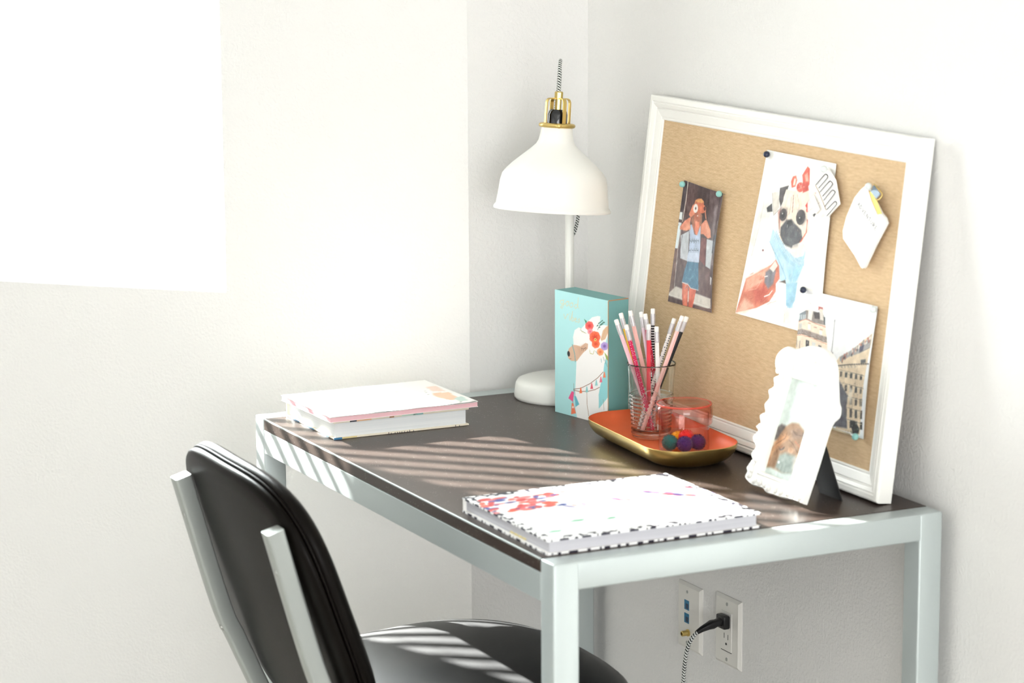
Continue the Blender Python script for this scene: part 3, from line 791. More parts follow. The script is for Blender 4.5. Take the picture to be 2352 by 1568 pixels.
l 60,56,52 0.6 0.62 6432,775 6469,774
l 96,70,60 0.6 0.62 6561,1016 6552,1026
l 246,232,204 0.6 0.62 6364,707 6365,696
l 96,70,60 0.6 0.62 6469,1077 6447,1049
l 206,182,146 0.6 0.62 6497,495 6475,463
p 92,92,100 1 1.5 5900,1259 6099,1119 6293,995 6284,771 6365,517 6034,485 5794,407 5850,1090
p 44,46,46 1 0.5 6420,654 6557,664 6685,578 6675,498 6515,467
p 30,34,32 0.8 0.5 6554,602 6553,596 6548,591 6540,588 6532,588 6525,591 6522,596 6523,602 6528,607 6536,610 6544,610 6551,607
p 30,34,32 0.8 0.5 6611,646 6610,640 6605,635 6598,632 6589,632 6583,635 6579,640 6581,645 6586,650 6593,653 6601,654 6608,651
p 120,130,110 0.8 0.5 6600,634 6599,628 6594,623 6586,620 6578,620 6571,623 6568,628 6569,634 6574,638 6582,641 6590,642 6597,639
p 30,34,32 0.8 0.5 6526,558 6525,552 6520,547 6513,544 6504,544 6498,547 6494,552 6495,558 6500,563 6508,566 6516,566 6523,563
p 30,34,32 0.8 0.5 6567,594 6566,589 6561,584 6553,581 6545,581 6538,583 6535,588 6536,594 6541,599 6549,602 6557,602 6564,599
p 120,130,110 0.8 0.5 6663,563 6662,557 6657,552 6649,549 6641,549 6635,552 6631,557 6632,562 6637,567 6645,570 6653,570 6660,568
p 30,34,32 0.8 0.5 6621,584 6620,579 6615,574 6607,571 6599,571 6592,573 6589,578 6590,584 6595,589 6602,592 6611,592 6617,589
p 70,84,66 0.8 0.5 6586,539 6585,533 6580,528 6572,525 6564,525 6557,528 6554,533 6555,538 6560,543 6568,546 6576,546 6583,544
p 120,130,110 0.8 0.5 6510,477 6509,471 6504,466 6496,463 6488,463 6481,466 6478,471 6479,477 6484,482 6492,485 6500,485 6507,482
p 120,130,110 0.8 0.5 6659,498 6658,492 6653,487 6645,485 6637,484 6630,487 6627,492 6628,498 6633,503 6641,506 6649,506 6655,503
p 120,130,110 0.8 0.5 6502,482 6501,476 6496,471 6488,468 6480,468 6473,471 6470,476 6471,481 6476,486 6483,489 6492,490 6498,487
p 120,130,110 0.8 0.5 6503,583 6502,578 6497,573 6489,570 6481,570 6474,572 6471,577 6472,583 6477,588 6485,591 6493,591 6500,588
p 70,84,66 0.8 0.5 6485,496 6484,491 6479,486 6471,483 6463,483 6456,485 6453,490 6454,496 6459,501 6467,504 6475,504 6482,501
p 70,84,66 0.8 0.5 6625,550 6624,544 6619,539 6611,536 6603,536 6596,539 6593,544 6594,549 6599,554 6607,557 6615,557 6622,555
p 200,184,150 1 0.5 5897,459 6462,456 6471,411 5883,392
p 56,50,50 1 0.5 5884,385 6526,414 6521,373 5892,346
p 110,104,104 1 0.5 4035,270 5876,423 5935,146 4137,-211"""
ART_LLAMA="""p 250,248,246 1 0.5 1162,1798 1233,1800 1225,1736 1188,1636 1338,1673 1443,1672 1438,1514 1363,1378 1463,1361 1464,1203 1364,1078 1327,962 1314,865 1227,613 1202,482 1189,257 1465,509 1466,1 936,-90 602,-2 538,261 559,506 577,750 591,993 539,953 514,1221 496,1347 540,1473 655,1537 719,1522 859,1638 1011,1754
p 150,212,216 1 0.5 1464,1203 1465,509 1202,251 1189,480 1234,646 1319,866 1339,1027
p 218,182,148 1 0.5 1433,1671 1388,1649 1301,1573 1243,1423 1263,1395 1363,1441 1448,1579 1453,1674
l 196,152,116 0.7 0.63 1363,1598 1293,1462
p 214,178,152 1 0.5 496,1219 604,1227 706,1218 834,1300 905,1295 897,1214 783,1133 680,1038 603,959 449,939 366,975 345,1052 384,1138
p 200,160,132 0.6 3 604,1187 808,1265 859,1209 680,1086
p 44,44,48 1 0.5 412,1057 412,1032 401,1012 384,1002 365,1004 349,1019 340,1041 341,1065 351,1085 368,1096 387,1093 404,1079
l 110,166,170 1 1.92 475,1216 539,1081 560,943
l 80,56,48 1 0.64 392,963 449,975
l 70,50,46 1 0.64 719,1196 783,1189 847,1223
l 70,50,46 1 0.56 719,1191 732,1158
l 70,50,46 1 0.56 770,1189 778,1152
l 70,50,46 1 0.56 821,1203 839,1171
l 70,50,46 1 0.56 847,1223 864,1197
p 70,140,110 1 0.5 796,1700 872,1671 859,1606
p 236,92,84 0.85 0.5 1057,1618 1049,1597 1028,1579 999,1570 970,1571 948,1582 941,1601 948,1623 970,1640 999,1650 1028,1648 1049,1637
p 236,92,84 0.85 0.5 1035,1583 1027,1562 1006,1545 977,1535 948,1536 926,1548 919,1567 926,1588 948,1606 977,1615 1006,1614 1027,1602
p 236,92,84 0.85 0.5 986,1569 978,1548 957,1530 928,1520 898,1522 877,1533 869,1552 877,1573 898,1591 928,1601 957,1599 978,1588
p 236,92,84 0.85 0.5 946,1585 939,1564 917,1546 888,1536 859,1538 837,1549 830,1568 837,1590 859,1607 888,1617 917,1615 939,1604
p 236,92,84 0.85 0.5 946,1620 939,1598 917,1581 888,1571 859,1573 837,1584 830,1603 837,1624 859,1642 888,1652 917,1650 939,1639
p 236,92,84 0.85 0.5 986,1647 978,1626 957,1608 928,1599 898,1600 877,1612 869,1630 877,1652 898,1669 928,1679 957,1677 978,1666
p 236,92,84 0.85 0.5 1035,1646 1027,1625 1006,1607 977,1598 948,1599 926,1611 919,1630 926,1651 948,1668 977,1678 1006,1677 1027,1665
p 196,40,52 0.7 0.5 992,1599 990,1593 985,1588 978,1585 971,1586 966,1589 964,1595 966,1601 971,1606 978,1608 985,1608 990,1604
p 196,40,52 0.7 0.5 960,1579 958,1573 953,1568 946,1565 939,1566 934,1569 932,1575 934,1581 939,1586 946,1588 953,1588 958,1584
p 196,40,52 0.7 0.5 922,1583 920,1577 915,1572 908,1570 901,1570 896,1574 894,1579 896,1586 901,1591 908,1593 915,1593 920,1589
p 196,40,52 0.7 0.5 917,1608 915,1602 910,1597 903,1594 896,1595 891,1599 889,1604 891,1610 896,1615 903,1618 910,1617 915,1614
p 196,40,52 0.7 0.5 950,1628 948,1622 943,1617 936,1614 929,1615 923,1618 922,1624 923,1630 929,1635 936,1638 943,1637 948,1634
p 196,40,52 0.7 0.5 987,1623 985,1617 980,1612 973,1610 966,1610 961,1614 959,1619 961,1626 966,1630 973,1633 980,1632 985,1629
p 196,40,52 1 0.5 964,1605 961,1596 952,1588 941,1584 929,1585 920,1590 917,1598 920,1607 929,1615 941,1619 952,1618 961,1613
p 240,150,160 0.85 0.5 1037,1520 1032,1506 1018,1495 999,1489 980,1489 966,1497 961,1509 966,1523 980,1535 999,1541 1018,1540 1032,1532
p 240,150,160 0.85 0.5 1022,1498 1017,1484 1004,1472 985,1466 966,1467 952,1474 947,1487 952,1501 966,1512 985,1518 1004,1518 1017,1510
p 240,150,160 0.85 0.5 990,1488 985,1474 971,1463 952,1456 933,1457 919,1465 914,1477 919,1491 933,1502 952,1509 971,1508 985,1500
p 240,150,160 0.85 0.5 965,1498 960,1485 946,1473 927,1467 908,1468 894,1475 889,1488 894,1501 908,1513 927,1519 946,1518 960,1511
p 240,150,160 0.85 0.5 965,1521 960,1507 946,1496 927,1490 908,1490 894,1498 889,1510 894,1524 908,1536 927,1542 946,1541 960,1533
p 240,150,160 0.85 0.5 990,1539 985,1525 971,1514 952,1507 933,1508 919,1516 914,1528 919,1542 933,1553 952,1560 971,1559 985,1551
p 240,150,160 0.85 0.5 1022,1538 1017,1525 1004,1513 985,1507 966,1508 952,1515 947,1528 952,1541 966,1553 985,1559 1003,1558 1017,1551
p 222,100,120 0.7 0.5 994,1508 993,1504 990,1500 985,1499 981,1499 977,1501 976,1505 977,1509 981,1512 985,1514 990,1513 993,1511
p 222,100,120 0.7 0.5 973,1494 972,1491 969,1487 964,1486 960,1486 956,1488 955,1492 956,1496 960,1499 964,1501 969,1500 972,1498
p 222,100,120 0.7 0.5 949,1497 948,1493 944,1490 940,1489 935,1489 932,1491 931,1495 932,1499 935,1502 940,1504 944,1503 948,1501
p 222,100,120 0.7 0.5 945,1514 944,1510 941,1506 936,1505 932,1505 928,1507 927,1511 928,1515 932,1518 936,1520 941,1519 944,1517
p 222,100,120 0.7 0.5 967,1527 965,1523 962,1519 958,1518 953,1518 950,1520 948,1524 950,1528 953,1531 958,1533 962,1533 965,1530
p 222,100,120 0.7 0.5 991,1524 990,1520 987,1516 982,1515 978,1515 974,1517 973,1521 974,1525 978,1528 982,1530 987,1530 990,1527
p 222,100,120 1 0.5 976,1511 974,1505 968,1500 961,1498 953,1498 948,1502 946,1507 948,1513 953,1518 961,1521 968,1520 974,1517
p 238,98,62 0.85 0.5 1238,1454 1228,1427 1201,1404 1163,1391 1125,1393 1097,1408 1087,1432 1097,1460 1125,1483 1163,1495 1200,1494 1228,1479
p 238,98,62 0.85 0.5 1210,1409 1200,1382 1172,1359 1134,1346 1097,1348 1069,1363 1059,1387 1069,1415 1097,1438 1134,1451 1172,1449 1200,1434
p 238,98,62 0.85 0.5 1146,1390 1136,1362 1108,1339 1070,1327 1033,1328 1005,1343 995,1368 1005,1396 1033,1419 1070,1431 1108,1430 1136,1415
p 238,98,62 0.85 0.5 1095,1411 1085,1383 1057,1360 1019,1347 981,1349 953,1364 943,1389 953,1416 981,1440 1019,1452 1057,1451 1085,1435
p 238,98,62 0.85 0.5 1095,1456 1085,1429 1057,1405 1019,1393 981,1394 953,1410 943,1434 953,1462 981,1485 1019,1497 1057,1496 1085,1481
p 238,98,62 0.85 0.5 1146,1492 1136,1464 1108,1441 1070,1429 1033,1430 1005,1445 995,1470 1005,1498 1032,1521 1070,1533 1108,1531 1136,1516
p 238,98,62 0.85 0.5 1210,1491 1200,1463 1172,1440 1134,1428 1097,1429 1069,1444 1059,1469 1069,1497 1097,1520 1134,1532 1172,1530 1200,1515
p 206,60,40 0.7 0.5 1154,1429 1152,1421 1145,1415 1136,1411 1127,1412 1120,1417 1118,1424 1120,1432 1127,1438 1136,1442 1145,1441 1152,1436
p 206,60,40 0.7 0.5 1112,1403 1110,1395 1103,1388 1094,1385 1085,1386 1078,1390 1076,1398 1078,1406 1085,1412 1094,1416 1103,1415 1110,1410
p 206,60,40 0.7 0.5 1063,1409 1061,1401 1054,1394 1045,1391 1036,1392 1029,1396 1027,1404 1029,1412 1036,1418 1045,1421 1054,1421 1061,1416
p 206,60,40 0.7 0.5 1057,1441 1054,1433 1048,1426 1038,1423 1029,1424 1023,1428 1020,1436 1023,1444 1029,1450 1038,1453 1048,1453 1054,1448
p 206,60,40 0.7 0.5 1099,1467 1096,1459 1090,1453 1081,1449 1072,1450 1065,1455 1063,1462 1065,1470 1072,1476 1081,1480 1090,1479 1096,1474
p 206,60,40 0.7 0.5 1148,1461 1145,1453 1139,1447 1129,1443 1120,1444 1114,1449 1111,1456 1114,1464 1120,1470 1129,1474 1139,1473 1145,1468
p 206,60,40 1 0.5 1118,1437 1113,1425 1102,1415 1087,1410 1072,1410 1061,1417 1057,1428 1061,1440 1072,1450 1087,1455 1102,1454 1113,1448
p 240,110,70 0.85 0.5 1223,1341 1216,1321 1196,1304 1168,1295 1140,1296 1120,1307 1113,1325 1120,1345 1140,1362 1168,1372 1196,1371 1216,1359
p 240,110,70 0.85 0.5 1202,1308 1195,1288 1175,1271 1147,1262 1119,1263 1099,1274 1092,1292 1099,1312 1119,1329 1147,1339 1175,1338 1195,1327
p 240,110,70 0.85 0.5 1156,1294 1148,1274 1128,1257 1100,1248 1072,1249 1052,1260 1045,1278 1052,1298 1072,1315 1100,1324 1128,1323 1148,1312
p 240,110,70 0.85 0.5 1118,1309 1111,1289 1090,1272 1063,1263 1035,1264 1014,1275 1007,1293 1014,1313 1035,1330 1063,1340 1090,1339 1111,1327
p 240,110,70 0.85 0.5 1118,1343 1111,1322 1090,1305 1063,1296 1035,1297 1014,1308 1007,1326 1014,1347 1035,1364 1063,1373 1090,1372 1111,1361
p 240,110,70 0.85 0.5 1156,1369 1148,1349 1128,1332 1100,1322 1072,1324 1052,1335 1045,1353 1052,1373 1072,1390 1100,1399 1128,1398 1148,1387
p 240,110,70 0.85 0.5 1202,1368 1195,1348 1175,1331 1147,1322 1119,1323 1099,1334 1092,1352 1099,1372 1119,1389 1147,1398 1175,1397 1195,1386
p 214,70,44 0.7 0.5 1162,1323 1160,1317 1155,1312 1148,1310 1142,1310 1137,1314 1135,1319 1137,1325 1142,1330 1148,1332 1155,1332 1160,1328
p 214,70,44 0.7 0.5 1131,1304 1129,1298 1124,1293 1117,1291 1111,1291 1106,1294 1104,1300 1106,1306 1111,1310 1117,1313 1124,1312 1129,1309
p 214,70,44 0.7 0.5 1095,1308 1093,1302 1088,1297 1082,1295 1075,1295 1070,1299 1068,1304 1070,1310 1075,1315 1082,1317 1088,1317 1093,1313
p 214,70,44 0.7 0.5 1090,1331 1088,1326 1083,1321 1077,1318 1070,1319 1065,1322 1063,1328 1065,1333 1070,1338 1077,1341 1083,1340 1088,1337
p 214,70,44 0.7 0.5 1121,1351 1119,1345 1114,1340 1108,1338 1101,1338 1096,1341 1094,1347 1096,1353 1101,1357 1108,1360 1114,1359 1119,1356
p 214,70,44 0.7 0.5 1157,1346 1155,1341 1150,1336 1143,1333 1137,1334 1132,1337 1130,1343 1132,1348 1137,1353 1143,1356 1150,1355 1155,1352
p 214,70,44 1 0.5 1135,1328 1132,1320 1124,1312 1113,1309 1101,1309 1093,1314 1090,1322 1093,1331 1101,1338 1113,1342 1124,1341 1132,1336
p 244,160,110 0.85 0.5 1329,1223 1322,1205 1305,1191 1281,1183 1257,1184 1240,1193 1233,1209 1240,1226 1257,1241 1281,1249 1305,1248 1322,1238
p 244,160,110 0.85 0.5 1311,1194 1304,1177 1287,1162 1263,1154 1239,1155 1222,1164 1215,1180 1222,1198 1239,1212 1263,1220 1287,1219 1304,1210
p 244,160,110 0.85 0.5 1271,1182 1264,1164 1247,1150 1223,1142 1199,1143 1182,1152 1175,1168 1181,1185 1199,1200 1223,1208 1247,1207 1264,1197
p 244,160,110 0.85 0.5 1238,1195 1232,1177 1214,1163 1190,1155 1167,1156 1149,1165 1143,1181 1149,1198 1167,1213 1190,1221 1214,1220 1232,1211
p 244,160,110 0.85 0.5 1238,1224 1232,1206 1214,1191 1190,1183 1167,1184 1149,1194 1143,1209 1149,1227 1166,1242 1190,1250 1214,1249 1232,1239
p 244,160,110 0.85 0.5 1270,1246 1264,1229 1247,1214 1223,1206 1199,1207 1181,1217 1175,1232 1181,1250 1199,1264 1223,1272 1247,1271 1264,1262
p 244,160,110 0.85 0.5 1311,1246 1304,1228 1287,1214 1263,1206 1239,1207 1222,1216 1215,1232 1222,1249 1239,1264 1263,1272 1287,1271 1304,1261
p 226,110,60 0.7 0.5 1276,1207 1274,1202 1270,1198 1264,1195 1258,1196 1254,1199 1253,1203 1254,1208 1258,1212 1264,1215 1270,1214 1274,1211
p 226,110,60 0.7 0.5 1249,1190 1247,1185 1243,1181 1238,1179 1232,1179 1228,1182 1226,1187 1228,1192 1232,1196 1238,1198 1243,1198 1247,1195
p 226,110,60 0.7 0.5 1218,1194 1217,1189 1213,1184 1207,1182 1201,1183 1197,1186 1195,1190 1197,1195 1201,1199 1207,1202 1213,1201 1217,1198
p 226,110,60 0.7 0.5 1214,1214 1213,1209 1208,1205 1203,1203 1197,1203 1193,1206 1191,1210 1193,1216 1197,1220 1203,1222 1208,1221 1213,1218
p 226,110,60 0.7 0.5 1241,1231 1239,1226 1235,1221 1229,1219 1224,1220 1219,1223 1218,1227 1219,1232 1224,1236 1229,1238 1235,1238 1239,1235
p 226,110,60 0.7 0.5 1271,1227 1270,1222 1266,1218 1260,1216 1254,1216 1250,1219 1249,1224 1250,1229 1254,1233 1260,1235 1266,1234 1270,1232
p 226,110,60 1 0.5 1253,1211 1250,1204 1243,1198 1233,1194 1224,1195 1217,1199 1214,1206 1217,1213 1224,1220 1233,1223 1243,1222 1250,1218
p 178,152,212 0.85 0.5 1448,1335 1441,1316 1422,1300 1396,1291 1370,1292 1351,1302 1344,1320 1351,1339 1370,1355 1396,1364 1422,1363 1441,1352
p 178,152,212 0.85 0.5 1429,1304 1422,1285 1403,1268 1376,1260 1350,1261 1331,1271 1324,1288 1331,1308 1350,1324 1376,1332 1402,1331 1422,1321
p 178,152,212 0.85 0.5 1384,1290 1377,1271 1358,1255 1332,1246 1306,1247 1286,1257 1279,1275 1286,1294 1306,1310 1332,1319 1358,1318 1377,1307
p 178,152,212 0.85 0.5 1349,1305 1342,1285 1323,1269 1296,1260 1270,1261 1251,1272 1244,1289 1251,1308 1270,1325 1296,1333 1322,1332 1342,1322
p 178,152,212 0.85 0.5 1349,1336 1342,1317 1322,1301 1296,1292 1270,1293 1251,1304 1244,1321 1251,1340 1270,1356 1296,1365 1322,1364 1342,1353
p 178,152,212 0.85 0.5 1384,1361 1377,1342 1358,1326 1332,1317 1306,1318 1286,1329 1279,1346 1286,1365 1305,1381 1332,1390 1358,1389 1377,1378
p 178,152,212 0.85 0.5 1429,1361 1422,1341 1402,1325 1376,1317 1350,1318 1331,1328 1324,1345 1331,1364 1350,1381 1376,1389 1402,1388 1421,1378
p 110,80,160 0.7 0.5 1390,1317 1388,1312 1384,1307 1377,1305 1371,1306 1366,1309 1365,1314 1366,1319 1371,1324 1377,1326 1384,1326 1388,1323
p 110,80,160 0.7 0.5 1361,1299 1359,1294 1354,1289 1348,1287 1342,1287 1337,1290 1335,1295 1337,1301 1342,1306 1348,1308 1354,1307 1359,1304
p 110,80,160 0.7 0.5 1327,1303 1325,1298 1321,1293 1314,1291 1308,1291 1303,1294 1302,1299 1303,1305 1308,1310 1314,1312 1321,1311 1325,1308
p 110,80,160 0.7 0.5 1322,1326 1321,1320 1316,1315 1310,1313 1303,1314 1299,1317 1297,1322 1299,1327 1303,1332 1310,1334 1316,1334 1321,1331
p 110,80,160 0.7 0.5 1352,1344 1350,1338 1345,1334 1339,1331 1333,1332 1328,1335 1326,1340 1328,1346 1333,1350 1339,1353 1345,1352 1350,1349
p 110,80,160 0.7 0.5 1385,1340 1384,1334 1379,1330 1373,1327 1367,1328 1362,1331 1360,1336 1362,1342 1366,1346 1373,1349 1379,1348 1384,1345
p 110,80,160 1 0.5 1365,1323 1362,1314 1354,1307 1344,1304 1333,1304 1325,1309 1323,1317 1325,1325 1333,1332 1343,1336 1354,1335 1362,1330
p 250,226,130 1 0.5 1128,1399 1124,1385 1113,1375 1097,1369 1082,1370 1071,1378 1067,1390 1071,1403 1082,1414 1097,1420 1112,1418 1124,1411
p 90,60,40 1 0.5 1110,1396 1108,1390 1104,1386 1097,1383 1091,1384 1086,1387 1085,1392 1086,1398 1091,1403 1097,1405 1104,1405 1108,1401
l 52,96,80 1 0.79 1163,1570 1225,1657 1325,1726
p 52,100,84 1 0.5 1181,1652 1182,1648 1176,1640 1166,1632 1153,1625 1142,1621 1134,1621 1134,1626 1139,1633 1150,1642 1162,1649 1174,1653
p 52,100,84 1 0.5 1236,1626 1234,1621 1226,1615 1212,1609 1197,1604 1185,1603 1180,1605 1181,1610 1190,1616 1204,1622 1218,1627 1230,1628
p 52,100,84 1 0.5 1218,1697 1219,1692 1214,1685 1203,1677 1191,1670 1179,1666 1172,1666 1171,1671 1177,1678 1187,1686 1200,1693 1211,1697
p 52,100,84 1 0.5 1274,1671 1272,1666 1263,1659 1250,1653 1235,1649 1223,1648 1217,1650 1219,1655 1228,1661 1241,1667 1256,1671 1268,1673
p 52,100,84 1 0.5 1256,1718 1257,1713 1251,1706 1241,1698 1228,1691 1217,1687 1210,1687 1209,1692 1214,1699 1225,1707 1237,1714 1249,1718
p 52,100,84 1 0.5 1311,1692 1309,1687 1301,1680 1287,1674 1273,1670 1261,1669 1255,1671 1256,1676 1265,1682 1279,1688 1293,1692 1305,1694
p 52,100,84 1 0.5 1301,1748 1302,1743 1296,1736 1286,1727 1273,1720 1262,1717 1255,1717 1254,1722 1259,1729 1270,1737 1282,1744 1294,1748
p 52,100,84 1 0.5 1356,1721 1354,1717 1346,1710 1332,1704 1318,1700 1306,1699 1300,1701 1301,1705 1310,1712 1324,1718 1338,1722 1350,1723
l 190,170,90 1 0.64 706,1537 732,1477 859,1463
l 70,110,90 1 0.48 681,1501 834,1467
l 190,186,110 1 0.95 948,1198 961,1144 1037,1140 1075,1209
p 150,170,90 1 0.5 1339,1216 1426,1166 1459,1077 1389,1113
l 110,160,160 0.9 1.11 1251,1093 1264,1039
l 110,160,160 0.9 1.11 1314,1134 1339,1074
l 110,160,160 0.9 1.11 1364,1078 1419,992
l 110,160,160 0.9 1.1 1376,1112 1364,1031
l 110,160,160 0.9 1.11 1113,1199 1163,1159
l 128,84,64 1 0.97 512,467 706,514 961,634 1163,762 1309,883
l 140,92,70 1 0.97 512,450 680,453 910,495 1088,551 1214,611
l 150,110,84 1 0.96 872,476 879,269 923,84
l 150,110,84 1 0.64 1315,421 1330,248
p 238,130,96 1 0.5 1332,890 1349,892 1379,802 1304,787
p 226,110,134 1 0.5 1239,796 1257,799 1287,708 1211,693
p 150,206,206 1 0.5 1118,721 1136,724 1166,634 1090,618
p 226,92,110 1 0.5 994,646 1012,649 1042,558 966,543
p 150,206,206 1 0.5 862,569 880,572 910,481 834,465
p 238,120,80 1 0.5 698,527 716,530 747,438 670,423
l 96,80,70 1 0.64 513,563 520,419 486,220
l 96,110,120 1 0.64 538,455 564,330
p 228,86,138 1 0.5 461,426 520,419 494,246 369,290
p 106,186,204 1 0.5 530,357 577,356 667,234 564,172
p 240,128,96 1 0.5 460,224 504,227 576,66 442,27
p 252,226,220 1 0.5 520,161 516,151 507,142 494,138 481,138 471,144 468,153 471,163 481,172 494,176 507,176 516,170
l 222,206,168 1 0.96 240,1936 169,1926 140,1891 183,1866 240,1897 247,1944 240,1851 197,1791 154,1809 211,1855 283,1887
l 222,206,168 1 0.96 349,1934 302,1912 290,1878 325,1851 372,1873 383,1906 349,1934 395,1932
l 222,206,168 1 0.96 462,1925 416,1903 404,1869 439,1842 485,1864 497,1898 462,1925 508,1923
l 222,206,168 1 0.95 617,1908 566,1910 528,1870 566,1840 617,1873 643,2034 624,1883 656,1852
l 222,206,168 1 0.96 243,1704 282,1629 347,1718 373,1713
l 222,206,168 1 0.96 401,1701 413,1623 447,1652
l 222,206,168 1 0.96 413,1743 415,1737
l 222,206,168 1 0.96 450,1660 485,1785 462,1622 508,1620 531,1663 485,1681
l 222,206,168 1 0.96 540,1638 594,1667 567,1684 540,1645 567,1613 612,1633
l 222,206,168 1 0.95 679,1685 643,1665 678,1642 643,1615 625,1620"""
ART_DOG="""p 104,94,92 1 2 253,858 409,974 535,965 571,836 389,713 289,728
p 172,134,106 1 2 535,965 650,1038 818,1063 1005,990 1092,906 1098,806 1079,667 1036,574 975,342 757,295 441,313 274,278 277,571 385,661 433,808
p 206,150,110 0.9 3 341,687 583,872 705,811 552,695 385,541
p 150,120,104 0.8 3 677,925 888,984 1036,929 959,845 787,828
p 104,98,98 0.9 2 993,954 1084,921 1098,806 1042,828
l 110,84,70 0.7 1.21 732,936 846,890 989,902
l 112,80,62 0.7 1.22 413,667 595,789 611,877
l 196,128,98 0.8 2.41 865,793 1013,738
l 110,84,72 0.6 1.38 685,790 826,751 998,651
p 100,84,76 0.9 0.5 639,669 650,654 643,635 620,614 588,599 553,593 527,598 516,612 523,632 546,652 579,667 613,673
p 196,130,96 0.7 0.5 619,677 624,668 615,654 596,638 571,626 548,620 531,621 527,630 535,644 555,659 579,672 603,678
p 204,156,124 0.8 0.5 884,661 887,636 872,615 842,602 806,601 774,613 753,634 750,659 766,681 795,694 831,694 864,682
l 222,176,140 0.4 1.04 728,688 758,663
l 130,100,84 0.4 1.04 525,730 512,716
l 222,176,140 0.4 1.04 776,951 863,933
l 222,176,140 0.4 1.03 1032,836 1122,835
l 130,100,84 0.4 1.04 678,813 706,806
l 222,176,140 0.4 1.04 738,865 672,840
l 130,100,84 0.4 1.03 961,619 930,597
l 206,160,128 0.4 1.05 436,817 485,816
l 104,80,68 0.4 1.04 503,458 565,433
l 222,176,140 0.4 1.04 622,682 600,661
l 222,176,140 0.4 1.03 1042,648 990,597
l 130,100,84 0.4 1.05 424,861 426,839
l 104,80,68 0.4 1.04 377,527 376,509
l 222,176,140 0.4 1.03 1077,727 1114,717
l 104,80,68 0.4 1.04 473,838 543,821
l 104,80,68 0.4 1.03 964,802 934,761
l 222,176,140 0.4 1.04 742,561 744,536
l 222,176,140 0.4 1.04 625,803 687,788
l 104,80,68 0.4 1.05 290,694 259,655
l 130,100,84 0.4 1.04 687,613 662,592
l 206,160,128 0.4 1.04 542,605 509,587
l 222,176,140 0.4 1.04 450,494 462,482
l 130,100,84 0.4 1.03 1138,654 1188,625
l 130,100,84 0.4 1.04 469,640 522,634
l 130,100,84 0.4 1.05 319,866 278,819
l 130,100,84 0.4 1.04 592,661 559,643
l 104,80,68 0.4 1.05 419,754 452,719
l 206,160,128 0.4 1.05 322,675 388,642
l 206,160,128 0.4 1.04 687,807 706,772
l 104,80,68 0.4 1.05 407,668 407,638
p 160,172,168 0.95 3 575,529 697,589 967,594 1044,559 1037,338 761,287 552,337
p 235,240,240 1 0.5 630,430 631,420 625,411 614,406 601,406 588,411 580,420 579,429 584,438 595,443 609,443 622,438
p 200,150,112 0.8 3 213,455 289,608 405,563 362,348 266,294
p 170,205,185 1 2 232,269 328,324 326,238 223,207
p 230,214,206 0.7 4 936,536 1067,631 1145,361 1010,332"""
